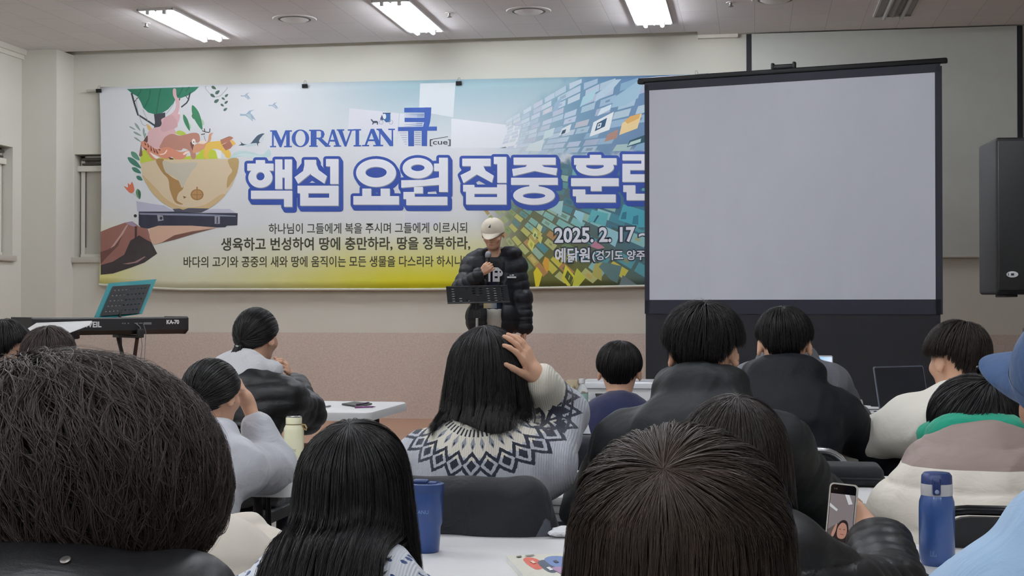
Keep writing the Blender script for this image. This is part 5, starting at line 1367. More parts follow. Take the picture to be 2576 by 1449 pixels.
# ---------------------------------------------------------------- keyboard on the stage
def keyboard():
    A = Wd(470, 836, 11.8); Bp = Wd(84, 851, 10.9)
    a, b_ = Vector((A.x, A.y, 0)), Vector((Bp.x, Bp.y, 0)); mid = (a + b_) / 2; ang = math.atan2(a.y - b_.y, a.x - b_.x); L = (a - b_).length; z0 = 1.052
    o = thing('digital_piano', 'long black digital piano on the stage, seen from behind', 'piano', (mid.x, mid.y, z0), ang)
    # local x along the back, y towards the player (away from camera), the back panel at y = 0
    bodym = mat('piano_shell', (30, 30, 33), 0.5, bump=0.1, bscale=400)
    f = MB(); prof = [(0.0, 0.035), (0.0, .128), (.012, .138), (.16, .138), (.175, .095), (.36, .095), (.365, .0), (.05, .0)]
    f.prism([(-L / 2, y, z) for y, z in prof], (L, 0, 0)); f.build('case', bodym, o)
    for sx in (-1, 1):
        f = MB(); f.prism([(sx * (L / 2), y, z) for y, z in [(-.002, .03), (-.002, .130), (.014, .142), (.37, .142), (.37, -.002), (.045, -.002)]], (sx * .014, 0, 0)); f.build('end_block', bodym, o)
    f = MB(); wn = 52; kw = (L - .06) / wn
    for k in range(wn): f.box((-L / 2 + .03 + kw * (k + .5), .27, .102), (kw * .94, .15, .016), 0)
    ks = f.build('keys', mat('ivory_keys', (236, 236, 230), 0.3), o); ks['kind'] = 'stuff'
    def txt(body, cx, cz, hh, off=0.02):
        vs, fs, (x0, x1, y0, y1) = text_shapes(body, off); s_ = hh / (y1 - y0); m = MB()
        m.add([(cx + (v.x - (x0 + x1) / 2) * s_, -.0012, cz + (v.y - (y0 + y1) / 2) * s_) for v in vs], fs); return m
    wh = mat('white_lettering', (232, 232, 232), 0.5)
    txt('KA-70', L / 2 - .13, .098, .036, .05).build('lettering', wh, o)
    txt('KURZWEIL', -.25, .083, .046, .03).build('lettering', wh, o)
    f = MB()
    for k, x in enumerate((-.02, .0, .03, .10, .14)): f.box((x + .1, -.001, .09), (.010 if k < 3 else .03, .006, .010 if k < 3 else .008), 0)
    f.box((.30, -.001, .088), (.07, .003, .018)); f.build('socket_panel', mat('grey_sockets', (120, 120, 124), 0.5), o)
    # stand
    br = mat('bronze_stand_metal', (70, 52, 44), 0.45, 0.4)
    s = thing('keyboard_stand', 'dark metal stand with splayed legs under the digital piano', 'stand', (mid.x, mid.y, STAGE), ang)
    h = z0 - STAGE
    for x in (-.33, .22):
        f = MB(); f.box((x, .18, h - .016), (.06, .40, .026), .006); f.box((x + .0, -.03, h + .01), (.06, .022, .07), .006); f.build('support_arm', M_black_plastic, s)
        for sy in (-1, 1):
            f = MB(); f.tube([(x - .12 * 0, .18 - sy * .16, h - .03), (x + .02, .18 - sy * .05, h * .62), (x, .18 + sy * .22, .015)], .016, 10); f.build('leg', br, s)
    f = MB(); f.tube([(-.33, .18, h * .55), (.22, .18, h * .55)], .016, 10); f.build('crossbar', br, s)
    # cables
    T = Matrix.Translation((mid.x, mid.y, z0)) @ Matrix.Rotation(ang, 4, 'Z')
    for dx, lb in ((.20, 'thin cable hanging from the back of the digital piano'),):
        f = MB(); f.tube([T @ Vector(p) for p in ((dx, -.008, .085), (dx + .02, -.03, .06), (dx + .035, -.035, -.1), (dx + .0, -.05, -.3), (dx - .03, -.06, -.55), (dx + .1, -.1, -.79), (dx + .5, -.2, -.795))], .0035, 6)
        f.tube([T @ Vector(p) for p in ((dx + .06, -.008, .085), (dx + .07, -.03, .02), (dx + .05, -.045, -.2), (dx + .04, -.06, -.5), (dx + .2, -.12, -.795))], .003, 6)
        tag(f.build('cable', M_grey_plastic), lb, 'cable')
    # white cloth sheet over the left end
    P0 = [Wd(70, 826, 10.5), Wd(92, 812, 10.9), Wd(231, 807, 11.05), Wd(224, 818, 10.9), Wd(168, 839, 10.6), Wd(80, 836, 10.45)]
    f = MB(); f.prism(P0, (0, .004, -.004)); tag(f.build('paper_sheet', mat('white_paper', (226, 226, 226), 0.6), None, P0[0]), 'white sheet lying over the left end of the digital piano', 'paper')
    # music stand plate with round holes, carrying an open teal folder
def perforated(m, w, h, nx, ny, rx, ry, mx, my, fn, skip=None):
    """plate w x h with nx x ny oval holes; fn maps (u,v) to 3d"""
    cw, ch = (w - 2 * mx) / nx, (h - 2 * my) / ny
    for i in range(nx):
        for j in range(ny):
            x0, y0 = mx + i * cw, my + j * ch; cx, cy = x0 + cw / 2, y0 + ch / 2
            o8 = [(x0 + cw, cy), (x0 + cw, y0 + ch), (cx, y0 + ch), (x0, y0 + ch), (x0, cy), (x0, y0), (cx, y0), (x0 + cw, y0)]
            if skip and skip(i, j): m.add([fn(*p) for p in o8], [list(range(8))]); continue
            i8 = [(cx + rx * math.cos(math.pi / 4 * k), cy + ry * math.sin(math.pi / 4 * k)) for k in range(8)]
            m.add([fn(*p) for p in o8 + i8], [[k, (k + 1) % 8, 8 + (k + 1) % 8, 8 + k] for k in range(8)])
    for q in ([(0, 0), (w, 0), (w, my), (0, my)], [(0, h - my), (w, h - my), (w, h), (0, h)], [(0, my), (mx, my), (mx, h - my), (0, h - my)], [(w - mx, my), (w, my), (w, h - my), (w - mx, h - my)]):
        m.add([fn(*p) for p in q], [[0, 1, 2, 3]])
M_teal = mat('teal_folder_plastic', (24, 122, 128), 0.35, spec=.5)
M_paper = mat('white_note_paper', (232, 232, 230), 0.7)
def piano_music_stand():
    bl, br_, tl_, tr = Wd(252, 795, 11.35), Wd(350, 788, 11.55), Wd(282, 720, 11.55), Wd(381, 715, 11.75)
    base = Vector(((bl.x + br_.x) / 2, (bl.y + br_.y) / 2, STAGE))
    o = thing('music_stand', 'black perforated music stand with a teal folder beside the piano', 'music stand', base)
    U = (br_ - bl); Vv = ((tl_ - bl) + (tr - br_)) / 2; w, h = U.length, Vv.length; U.normalize(); Vv.normalize(); nn = U.cross(Vv).normalized()
    org = bl - base
    f = MB(); perforated(f, w, h, 9, 5, .0075, .0075, .018, .016, lambda a, b_: org + U * a + Vv * b_)
    pl_ = f.build('desk', M_black_metal, o); sm = pl_.modifiers.new('thickness', 'SOLIDIFY'); sm.thickness = .002
    f = MB(); f.tube([org + U * (w * .5) + Vv * .05 - nn * .012, org + U * (w * .5) + Vv * 0.0 - nn * .014 * 0, Vector((org + U * (w * .5)).to_tuple()) * 1 + Vector((0, 0, -.06)), Vector((0.02, 0.02, .3)), Vector((0.02, .02, .1))], .010, 10); f.build('pole', M_black_metal, o)
    for k in range(3):
        a = math.radians(20 + 120 * k); f = MB(); f.tube([(0.02, .02, .28), (.02 + .30 * math.cos(a), .02 + .30 * math.sin(a), .012)], .008, 8); f.build('leg', M_black_metal, o)
    fo = thing('folder', 'open teal folder propped on the perforated music stand', 'folder', base + org - nn * 0.0)
    back = -nn if nn.y < 0 else nn
    f = MB(); q = lambda a, b_, d: U * a + Vv * b_ + back * d
    f.prism([q(-.045, -.02, .012), q(w * .5, -.012, .018), q(w * .5, h + .055, .018), q(-.045, h + .045, .012)], back * .003); f.build('cover', M_teal, fo)
    f = MB(); f.prism([q(w * .5, -.012, .018), q(w + .03, -.0, .012), q(w + .035, h + .06, .012), q(w * .5, h + .055, .018)], back * .003); f.build('cover', M_teal, fo)
    f = MB(); f.prism([q(.01, .01, .0085), q(w * .48, .01, .010), q(w * .48, h - .01, .010), q(.01, h - .01, .0085)], back * .0015); f.build('page', M_paper, fo)
keyboard(); piano_music_stand()

def lead_music_stand():
    d = 11.0
    bl, br_, tl_, tr = Wd(1126, 763, d - .12), Wd(1280, 761, d - .12), Wd(1119, 723, d + .10), Wd(1276, 719, d + .10)
    pb = Wd(1200, 830, d); base = Vector((pb.x, pb.y, STAGE))
    o = thing('music_stand', 'black slotted music stand in front of the person speaking', 'music stand', base)
    U = ((br_ - bl) + (tr - tl_)) / 2; Vv = ((tl_ - bl) + (tr - br_)) / 2; w, h = U.length, Vv.length; U.normalize(); Vv.normalize(); nn = U.cross(Vv).normalized(); org = bl - base
    f = MB(); sk = lambda i, j: (i in (1,) and j > 1) or (i in (2,) and j not in (0, 5)) or (i == 3 and j < 3) or (i == 4 and j < 3)
    perforated(f, w, h, 8, 6, .0145, .0085, .022, .016, lambda a, b_: org + U * a + Vv * b_, sk)
    pl_ = f.build('desk', mat('matt_black_desk', (9, 9, 11), .8, spec=.12), o); sm = pl_.modifiers.new('thickness', 'SOLIDIFY'); sm.thickness = .002
    f = MB(); f.prism([org - nn * 0, org + U * w, org + U * w + nn * .0, org], (0, 0, 0)) if False else None
    f = MB(); e0 = org + Vv * h; f.tube([e0 - U * .0, e0 + U * w], .005, 8); f.tube([org, org + U * w], .005, 8); f.build('desk_edge', M_black_plastic, o)
    c0 = org + U * (w * .5) + Vv * (h * .45)
    f = MB(); f.tube([c0, Vector((0, .0, c0.z - .12))], .014, 10); f.box((0, 0, c0.z - .14), (.05, .04, .07), .01); f.build('tilt_joint', M_black_plastic, o)
    f = MB(); f.tube([(0, 0, .32), (0, 0, c0.z - .15)], .0105, 12); f.build('pole', mat('silver_pole', (190, 190, 192), 0.3, 0.8), o)
    f = MB(); f.tube([(0, 0, .06), (0, 0, .52)], .0145, 12); f.build('lower_pole', M_black_metal, o)
    for k in range(3):
        a = math.radians(90 + 120 * k); f = MB(); f.tube([(0, 0, .34), (.32 * math.cos(a), .32 * math.sin(a), .012)], .009, 8); f.tube([(0, 0, .1), (.18 * math.cos(a), .18 * math.sin(a), .16)], .006, 8); f.build('leg', M_black_metal, o)
    # sheet on the desk, seen through the slots
    f = MB(); back = -nn if nn.y < 0 else nn
    q = lambda a, b_, dd: base + org + U * a + Vv * b_ + back * dd
    P0 = [q(.03, .01, .006), q(.13, .01, .006), q(.13, h + .012, .006), q(.03, h + .006, .006)]; f.prism(P0, back * .0012)
    tag(f.build('note_sheet', M_paper, None, P0[0]), 'white sheet behind the left slots of the slotted music stand', 'paper')
    f = MB(); P0 = [q(.28, .01, .006), q(.42, .01, .006), q(.42, h + .006, .006), q(.28, h + .014, .006)]; f.prism(P0, back * .0012)
    tag(f.build('note_sheet', M_paper, None, P0[0]), 'white sheet behind the right slots of the slotted music stand', 'paper')
lead_music_stand()

# ---------------------------------------------------------------- things on the tables
TZ = .74
def on_table(px, py, z=TZ): return Wz(px, py, z)
def cream_bottle():
    p = on_table(739, 1151); o = thing('bottle', 'cream steel bottle with cord loop on the table behind the grey sweatshirt', 'bottle', p)
    cm = mat('cream_enamel', (232, 230, 196), 0.3, spec=.5, coat=.3); r = .036; H = .148
    f = MB(); f.lathe([(.0, 0), (r - .004, 0), (r, .005), (r, H * .66), (r * .97, H * .71), (r * .82, H * .78), (r * .78, H * .80), (r * .78, H * .81), (0, H * .81)], seg=36); f.build('body', cm, o)
    f = MB(); f.lathe([(0, H * .812), (r * .80, H * .812), (r * .80, H * .95), (r * .76, H * .97), (0, H * .972)], seg=36); cp = f.build('cap', cm, o)
    f = MB(); f.lathe([(0, H * .972), (r * .76, H * .972), (r * .76, H * .99), (r * .70, H), (0, H)], seg=36); f.build('cap_rim', M_chrome, cp)
    f = MB(); f.lathe([(r * .81, H * .795), (r * .82, H * .80), (r * .82, H * .812), (r * .81, H * .814)], seg=36); f.build('neck_ring', mat('brown_ring', (120, 100, 70), .5), o)
    f = MB(); f.tube([(r * .78, 0, H * .80), (r * 1.2, -.004, H * .79), (r * 1.38, -.006, H * .72), (r * 1.3, -.004, H * .67), (r * 1.0, 0, H * .70), (r * .9, .0, H * .78)], .0032, 8); f.build('cord_loop', mat('tan_cord', (150, 126, 84), .8), o)
    text_on_round(o, 'Olvac', .0, r, H * .21, .012, .007, mat('grey_print', (120, 118, 104), .5))
def text_on_round(parent, body, ang, r, z, hh, _unused, material, sx=1.0, off=0.0, turn=False):
    """lettering wrapped on a cylinder of radius r, facing the camera (-y) plus ang"""
    vs, fs, (x0, x1, y0, y1) = text_shapes(body, off); s_ = hh / (y1 - y0); m = MB(); pts = []
    for v in vs:
        a, b_ = (v.x - (x0 + x1) / 2) * s_ * sx, (v.y - (y0 + y1) / 2) * s_
        if turn: a, b_ = -b_, a
        t = ang + a / r - math.pi / 2
        pts.append((r * 1.006 * math.cos(t), r * 1.006 * math.sin(t), z + b_))
    m.add(pts, fs); return m.build('printed_mark', material, parent)
def tumbler():
    p = on_table(1072, 1388); o = thing('tumbler', 'deep blue lidded tumbler on the front table beside the long black hair', 'tumbler', p)
    bm_ = mat('blue_tumbler_steel', (34, 66, 124), 0.32, 0.15, spec=.5, coat=.35); H = .152
    f = MB(); f.lathe([(0, 0), (.026, 0), (.029, .004), (.032, .045), (.0325, .055), (.037, .066), (.0375, H - .03), (.0385, H - .02), (0, H - .02)], seg=40); f.build('body', bm_, o)
    f = MB(); f.lathe([(0, H - .0198), (.0395, H - .0198), (.0402, H - .010), (.0395, H - .002), (.034, H), (.033, H - .004), (0, H - .004)], seg=40); l = f.build('lid', mat('blue_lid', (38, 62, 112), .45), o)
    f = MB(); f.box((-.012, 0, H + .002), (.034, .022, .009), .004); f.box((.014, 0, H - .001), (.02, .016, .006), .003); f.build('lid_slider', mat('blue_lid', (38, 62, 112), .45), l)
    text_on_round(o, 'KANU', -.05, .0375, .092, .008, 0, mat('pale_blue_print', (112, 140, 190), .4))
def flip_bottle():
    p = on_table(2357, 1420); o = thing('water_bottle', 'blue flip-top water bottle on the lower right table', 'bottle', p)
    k = p.y; r = .0365; H = .188
    bm_ = mat('slate_blue_enamel', (56, 88, 148), 0.3, 0.1, spec=.5, coat=.4); dk = mat('navy_lid_plastic', (38, 56, 108), .35); gy = mat('light_grey_collar', (196, 196, 198), .45)
    f = MB(); f.lathe([(0, 0), (r * .84, 0), (r * .88, .004), (r, .015), (r, .118), (r * .98, .132), (r * .88, .143), (r * .86, .146), (0, .146)], seg=40); f.build('body', bm_, o)
    f = MB(); f.lathe([(0, .1455), (r * .885, .1455), (r * .89, .150), (r * .89, .167), (r * .86, .170), (0, .170)], seg=40); f.build('collar', gy, o)
    f = MB(); f.lathe([(0, .1695), (r * .87, .1695), (r * .85, .186), (r * .72, .192), (0, .193)], seg=40); l = f.build('lid', dk, o)
    f = MB(); f.box((-.004, -r * .88, .166), (.017, .010, .036), .004); f.box((-.004, -r * .92, .176), (.015, .008, .012), .003); f.build('latch', dk, l)
    f = MB(); f.lathe([(0, -.001), (.0035, -.001), (.0045, .002), (.003, .003), (0, .003)], seg=14, M=Matrix.Translation((-.004, -r * .88 - .0055, .156)) @ Matrix.Rotation(math.pi / 2, 4, 'X')); f.build('latch_button', mat('latch_dot', (150, 160, 190), .3), l)
    m = MB()
    def bar(a0, a1, z0, z1):
        n = 4; R_ = r * 1.006
        for i in range(n):
            q = [(-math.pi / 2 + (a0 + (a1 - a0) * (i + t) / n) / r) for t in (0, 1)]
            m.add([(R_ * math.cos(q[0]), R_ * math.sin(q[0]), z0), (R_ * math.cos(q[1]), R_ * math.sin(q[1]), z0), (R_ * math.cos(q[1]), R_ * math.sin(q[1]), z1), (R_ * math.cos(q[0]), R_ * math.sin(q[0]), z1)], [[0, 1, 2, 3]])
    x0 = -.018
    for z in (0.020, .0285): pass
    bar(x0, x0 + .0012, .022, .034); bar(x0, x0 + .0055, .022, .0235); bar(x0 + .0045, x0 + .0057, .022, .032); bar(x0 + .007, x0 + .0082, .022, .034); bar(x0 + .007, x0 + .0125, .022, .0235); bar(x0 + .0115, x0 + .0127, .022, .028)
    m.build('printed_mark', mat('pale_blue_print', (112, 140, 190), .4), o)
cream_bottle(); tumbler(); flip_bottle()

def picture_book():
    p = [on_table(1273, 1412, TZ), on_table(1440, 1406, TZ), on_table(1500, 1480, TZ), on_table(1345, 1496, TZ)]
    o = thing('picture_book', 'pale picture book with a colourful cover on the front table', 'book', p[0])
    lo = [q - p[0] for q in p]; th = Vector((0, 0, .013))
    f = MB(); f.prism([q * .985 + lo[2] * .0075 + Vector((0, 0, .0015)) for q in lo], Vector((0, 0, .010))); f.build('pages', M_paper, o)
    cv = NT('pale_book_cover'); co = cv.coord(); cv.base(cv.mix(cv.noise(co, 8, 3), lin((232, 230, 214)), lin((238, 236, 222)))); cv.set(Roughness=.35)
    f = MB(); f.prism(lo, Vector((0, 0, .0015))); f.prism([q + Vector((0, 0, .0115)) for q in lo], Vector((0, 0, .0015))); f.build('cover', cv.m, o)
    m = MB(); bil = lambda u, v, k: lo[0] * (1 - u) * (1 - v) + lo[1] * u * (1 - v) + lo[2] * u * v + lo[3] * (1 - u) * v + Vector((0, 0, .0133 + k * .0002))
    sh = [([(.18, .2), (.3, .1), (.42, .22), (.4, .45), (.24, .5)], (214, 108, 92)), ([(.36, .3), (.5, .22), (.56, .4), (.52, .62), (.4, .6)], (70, 80, 96)), ([(.5, .2), (.66, .1), (.84, .16), (.86, .42), (.7, .5), (.54, .44)], (118, 142, 190)), ([(.82, .15), (.96, .1), (.97, .4), (.86, .42)], (216, 130, 130)), ([(.5, .5), (.66, .48), (.78, .56), (.74, .74), (.58, .72)], (176, 140, 176)), ([(.74, .45), (.9, .44), (.94, .7), (.8, .72)], (226, 214, 190)), ([(.42, .48), (.48, .46), (.5, .56), (.44, .58)], (236, 236, 234)), ([(.6, .28), (.66, .26), (.68, .34), (.62, .36)], (60, 64, 80)), ([(.26, .26), (.31, .24), (.33, .32), (.28, .34)], (240, 210, 190)), ([(.12, .08), (.2, .06), (.2, .1), (.12, .12)], (120, 120, 110)), ([(.26, .06), (.4, .04), (.4, .07), (.26, .09)], (130, 130, 120)), ([(.5, .8), (.54, .79), (.54, .83), (.5, .84)], (90, 90, 90))]
    for k, (s_, c) in enumerate(sh): m.poly([bil(u, v, k) for u, v in (smooth(s_, 3) if len(s_) > 4 else s_)], c)
    m.build('cover_picture', M_print, o)
picture_book()
def paper(name, pxs, z, label, cat, material, th=.001, curl=0.0):
    P0 = [on_table(a, b_, z) for a, b_ in pxs]; o = P0[0].copy(); m = MB(); m.prism(P0, (0, 0, th)); return tag(m.build(name, material, None, o), label, cat)
M_env = mat('orange_envelope_paper', (236, 182, 108), .75)
paper('paper_sheet', [(1376, 1184), (1500, 1184), (1515, 1207), (1385, 1207)], TZ + .0006, 'white paper sheet lying behind the orange envelope', 'paper', M_paper)
paper('envelope', [(1387, 1203), (1478, 1203), (1476, 1222), (1446, 1232), (1402, 1230)], TZ + .002, 'orange envelope on the table between the patterned sweater and black jacket', 'envelope', M_env, .003)
def crumple(px, py, label, s_=.05, seed=2):
    p = on_table(px, py); r = random.Random(seed); m = MB(); b = bmesh.new(); bmesh.ops.create_icosphere(b, subdivisions=3, radius=1)
    for v in b.verts:
        k = 1 + .35 * math.sin(v.co.x * 5 + seed) * math.cos(v.co.y * 4) + r.uniform(-.1, .1); v.co = Vector((v.co.x * k * s_, v.co.y * k * s_ * .8, max(-.9, v.co.z * k) * s_ * .35 + s_ * .36))
    m.bm(b, None, False); o = m.build('tissue', mat('white_tissue', (236, 238, 240), .85), None); o.location = p; return tag(o, label, 'tissue')
crumple(1420, 1352, 'crumpled white tissue on the front table behind the picture book', .035)
def phone_on_table(): pass
# notebook and pens on the far left table
paper('notebook', [(860, 1019), (892, 1014), (936, 1018), (905, 1026)], TZ + .0008, 'small black notebook on the table by the stage', 'notebook', M_black_plastic, .009)
def pen(px0, py0, px1, py1, label, material, z=TZ + .006, r=.0045):
    a, b_ = on_table(px0, py0, z), on_table(px1, py1, z); d = (b_ - a).normalized(); o = thing('pen', label, 'pen', a)
    m = MB(); m.tube([Vector((0, 0, 0)), (b_ - a) * .86], r, 10); m.build('barrel', material, o); m = MB(); m.tube([(b_ - a) * .86, b_ - a], [r, .001], 10); m.build('tip', M_steel, o)
    m = MB(); m.tube([Vector((0, 0, r)), (b_ - a) * .3 + Vector((0, 0, r + .001))], .0015, 6); m.build('clip', M_steel, o)
M_purple = mat('purple_pen', (108, 38, 104), .35)
pen(893, 1025, 945, 1023, 'purple pen lying beside the black notebook', M_purple)
pen(897, 1018, 930, 1012, 'dark purple pen lying across the black notebook', mat('dark_purple_pen', (70, 34, 76), .35), TZ + .015)
pen(812, 1024, 833, 1021, 'grey pen at the left end of the table by the stage', M_grey_plastic)

# long black case across the two ribbed tables
def long_case():
    a, b_ = on_table(1985, 1222), on_table(2222, 1224); c = (a + b_) / 2; c.z = TZ
    o = thing('padded_case', 'long black padded case lying on the ribbed white tables', 'case', c)
    L = (b_ - a).length; m = MB(); m.box((0, .06, .032), (L, .17, .060), .022, 4); m.build('shell', fabric('black_case_nylon', (34, 36, 40), .8, 800, .2, 14, .1), o)
    m = MB(); m.tube([(-L / 2 + .0, -.026, .026), (L / 2 - .015, -.026, .026), (L / 2 + .001, -.005, .026), (L / 2 + .001, .13, .026)], .003, 6); m.build('zip', M_black_plastic, o)
long_case()

# laptop, papers and odds and ends by the standing screen
def laptop():
    p0 = Wd(2214, 1036, 7.15); p1 = Wd(2214, 922, 7.25); p2 = Wd(2372, 1030, 7.35)
    b0 = Vector((p0.x, p0.y, TZ)); ang = math.atan2(p2.y - p0.y, p2.x - p0.x)
    o = thing('laptop', 'open grey laptop with a dark screen on the table by the standing screen', 'laptop', b0, ang)
    w = .335; h = .228; sh = mat('grey_laptop_shell', (120, 124, 140), .35, .5); t = math.radians(12)
    m = MB(); slab(m, 0, w, -.235, .0, .0, .016, .012, .004); m.build('keyboard_base', sh, o)
    L_ = lambda x, z, d=0.0: Vector((x, z * math.sin(t) + d, .012 + z * math.cos(t)))
    m = MB(); n = rrect(0, w, 0, h, .012); m.prism([L_(x, z) for x, z in n], (0, .006, 0)); m.build('lid', sh, o)
    m = MB(); n = rrect(.006, w - .006, .012, h - .006, .008); m.prism([L_(x, z, -.0008) for x, z in n], (0, .0004, 0)); m.build('display', mat('dark_glossy_display', (16, 20, 40), .06, spec=.6), o)
    m = MB()
    for i in range(12):
        for j in range(4): m.box((.035 + i * .0225, -.20 + j * .024 + .05, .0165), (.019, .019, .002), .0)
    k = m.build('keys', M_black_plastic, o)
laptop()
paper('paper_sheet', [(2124, 1017), (2190, 1022), (2200, 1040), (2130, 1048)], TZ + .0008, 'white paper sheets left of the open laptop', 'paper', M_paper, .003)
paper('paper_sheet', [(2160, 1022), (2214, 1024), (2212, 1034), (2170, 1032)], TZ + .005, 'loose white sheet slipped under the open laptop', 'paper', M_paper, .001)
def small_cup():
    p = on_table(2146, 1040); o = thing('paper_cup', 'white paper cup lying on the papers left of the laptop', 'cup', p + Vector((0, 0, .036)))
    Mx = Matrix.Rotation(math.pi / 2, 4, 'Y') @ Matrix.Rotation(.3, 4, 'X'); m = MB()
    m.lathe([(.0, -.04), (.026, -.04), (.034, .04), (.031, .04), (.024, -.036), (0, -.036)], seg=24, M=Mx); m.build('cup_wall', M_paper, o)
    m = MB(); m.lathe([(.032, .036), (.036, .04), (.034, .043), (.032, .04)], seg=24, M=Mx); m.build('rim', M_paper, o)
small_cup()
def green_plug():
    p = Wd(2118, 1003, 7.2); p.z = TZ
    o = thing('green_plug', 'green and yellow marker pen stub standing left of the laptop papers', 'pen', p)
    m = MB(); m.tube([(0, 0, .0), (0, 0, .055)], .012, 12); m.build('barrel', M_black_plastic, o)
    m = MB(); m.tube([(0, 0, .055), (0, 0, .085)], .013, 12); m.build('cap', mat('bright_green', (60, 170, 90), .4), o)
    m = MB(); m.tube([(-.012, 0, .064), (-.05, 0.0, .06)], [.008, .005], 10); m.build('clip', mat('pale_yellow', (210, 206, 120), .4), o)
green_plug()
m = MB(); m.tube([on_table(a, b_, TZ + .006) for a, b_ in ((2126, 1012), (2145, 1016), (2160, 1024), (2185, 1031), (2212, 1031), (2240, 1028))], .0045, 8); tag(m.build('power_cable', M_black_plastic), 'black cable running over the papers to the laptop', 'cable')

def printer():
    a, b_ = Wd(1462, 1000, 7.2), Wd(1662, 998, 7.25); o = thing('printer', 'white flat-lidded printer on the table behind the small boy', 'printer', ((a.x + b_.x) / 2, 7.32, TZ), 0.04)
    w = (b_ - a).length
    m = MB(); slab(m, -w / 2 + .01, w / 2 - .01, -.17, .17, 0.002, .128, .03, .01); m.build('case', M_white_plastic, o)
    m = MB(); slab(m, -w / 2, w / 2, -.19, .19, .130, .158, .02, .008); m.build('lid', mat('glossy_white_lid', (234, 236, 240), .22, spec=.6), o)
    m = MB(); m.box((-.05, -.172, .075), (.16, .006, .055), .002); m.build('paper_slot', M_black_plastic, o)
    m = MB(); m.lathe([(0, 0), (.018, 0), (.020, .004), (.014, .008), (0, .008)], seg=24, M=Matrix.Translation((-w / 2 + .06, -.17, .085)) @ Matrix.Rotation(math.pi / 2, 4, 'X')); m.build('power_button', mat('grey_button', (200, 202, 204), .4), o)
    m = MB(); m.box((.09, -.04, .1586), (.05, .006, .0006)); m.build('printed_mark', M_grey_plastic, o)
printer()
def tea_bottle():
    p = Wd(1464, 1010, 7.0); p.z = TZ; o = thing('drink_bottle', 'small clear drink bottle with white cap left of the printer', 'bottle', p)
    gl = NT('clear_bottle_plastic'); gl.base((.85, .9, .88)); gl.set(Roughness=.08); gl.b.inputs['Transmission Weight'].default_value = .85; gl.b.inputs['IOR'].default_value = 1.25
    m = MB(); m.lathe([(0, 0), (.028, 0), (.031, .006), (.031, .115), (.026, .138), (.013, .155), (.012, .163), (0, .163)], seg=28); m.build('bottle_wall', gl.m, o)
    m = MB(); m.lathe([(0, .163), (.0155, .163), (.0155, .182), (.014, .185), (0, .185)], seg=24); m.build('cap', mat('white_cap', (236, 236, 238), .4), o)
    m = MB(); m.lathe([(.0315, .035), (.0317, .036), (.0317, .112), (.0315, .113)], seg=28); m.build('wrap_label', mat('mint_label', (178, 214, 204), .45), o)
    m = MB()
    for a0, a1, z0, z1 in ((-.5, .25, .092, .097), (-.45, -.1, .066, .080), (.0, .3, .066, .080), (-.45, .3, .058, .061)):
        q = [(.0319 * math.sin(a), -.0319 * math.cos(a)) for a in (a0, (a0 + a1) / 2, a1)]
        for i in (0, 1): m.add([(*q[i], z0), (*q[i + 1], z0), (*q[i + 1], z1), (*q[i], z1)], [[0, 1, 2, 3]])
    m.build('printed_mark', mat('dark_green_print', (40, 80, 76), .5), o)
tea_bottle()
def wall_outlet():
    p = Wy(1440, 992, WALL); o = thing('wall_socket', 'beige wall socket with plugs low on the wall left of the drink bottle', 'socket', (p.x, WALL - .001, p.z))
    be = mat('beige_socket', (206, 198, 170), .5)
    m = MB(); m.box((0, -.012, 0), (.10, .026, .26), .008); m.build('cover_plate', be, o)
    for z in (.06, -.03):
        m = MB(); m.lathe([(0, 0), (.03, 0), (.032, .02), (.02, .05), (.012, .055), (0, .055)], seg=20, M=Matrix.Translation((0, -.024, z)) @ Matrix.Rotation(math.pi / 2, 4, 'X')); m.build('plug', mat('tan_plug', (186, 178, 140), .5), o)
    m = MB(); m.tube([(0, -.075, .06), (.0, -.09, .0), (.01, -.085, -.12), (.005, -.07, -.3), (.05, -.05, -.70)], .007, 8); m.build('cord', mat('white_cord', (220, 216, 204), .5), o)
wall_outlet()
# ---------------------------------------------------------------- the audience
def HP(px, py, d, top=.122): return Wd(px, py, d) - Vector((0, 0, top))
def puffs(amp, h, ax=2, seed=0, wr=.0018, fr=26.0):
    """quilted bulges stacked along an axis plus small creases"""
    def f(V, N):
        t = V[:, ax] + .012 * wob(V, 9, seed)
        return amp * (np.sqrt(np.abs(np.sin(math.pi * t / h))) - .75) + wr * folds(V, (.3, .2, 1.0), fr, seed + 1)
    return f
def creases(a, fr=26.0, seed=0, d=(.2, .3, 1.0), b=.006, bf=9.0):
    return lambda V, N: 1.3 * a * folds(V, d, fr, seed) + b * wob(V, bf, seed + 5)
def shirt(p, t=.012, puff=None, k=.07, to=1.0):
    pr = p.torso(t, k)
    for q in p.el: pr += p.sleeve(q, t, puff, to)
    return pr
def collar(p, r, h, t, fw=.0, k=.03): # stand-up roll around the neck
    c = p.N + p.U * h
    return [C(c + p.X * (r * math.cos(a)) + p.Y * (r * math.sin(a) + fw), c + p.X * (r * math.cos(a + .7)) + p.Y * (r * math.sin(a + .7) + fw), t, None, k) for a in np.arange(0, 6.28, .698)]
def hood(p, w=.13, d=.07, h=.09, up=.03, back=.085, k=.05):
    c = p.N + p.U * up - p.Y * back
    return [E(c, (w, d, h), p.T, k), C(c + p.X * (w * .8) + p.Y * .05 + p.U * .02, p.N + p.X * (w * .62) + p.Y * .07 - p.U * .01, .042, .034, k), C(c - p.X * (w * .8) + p.Y * .05 + p.U * .02, p.N - p.X * (w * .62) + p.Y * .07 - p.U * .01, .042, .034, k)]
M_blackdown = fabric('black_down_nylon', (11, 12, 14), .45, 700, .14, 12, 0.0, spec=.4, stretch=(1, 1, 2.2))
M_navydown = fabric('navy_down_nylon', (15, 19, 28), .5, 700, .14, 12, 0.0, spec=.4, stretch=(1, 1, 2.2))
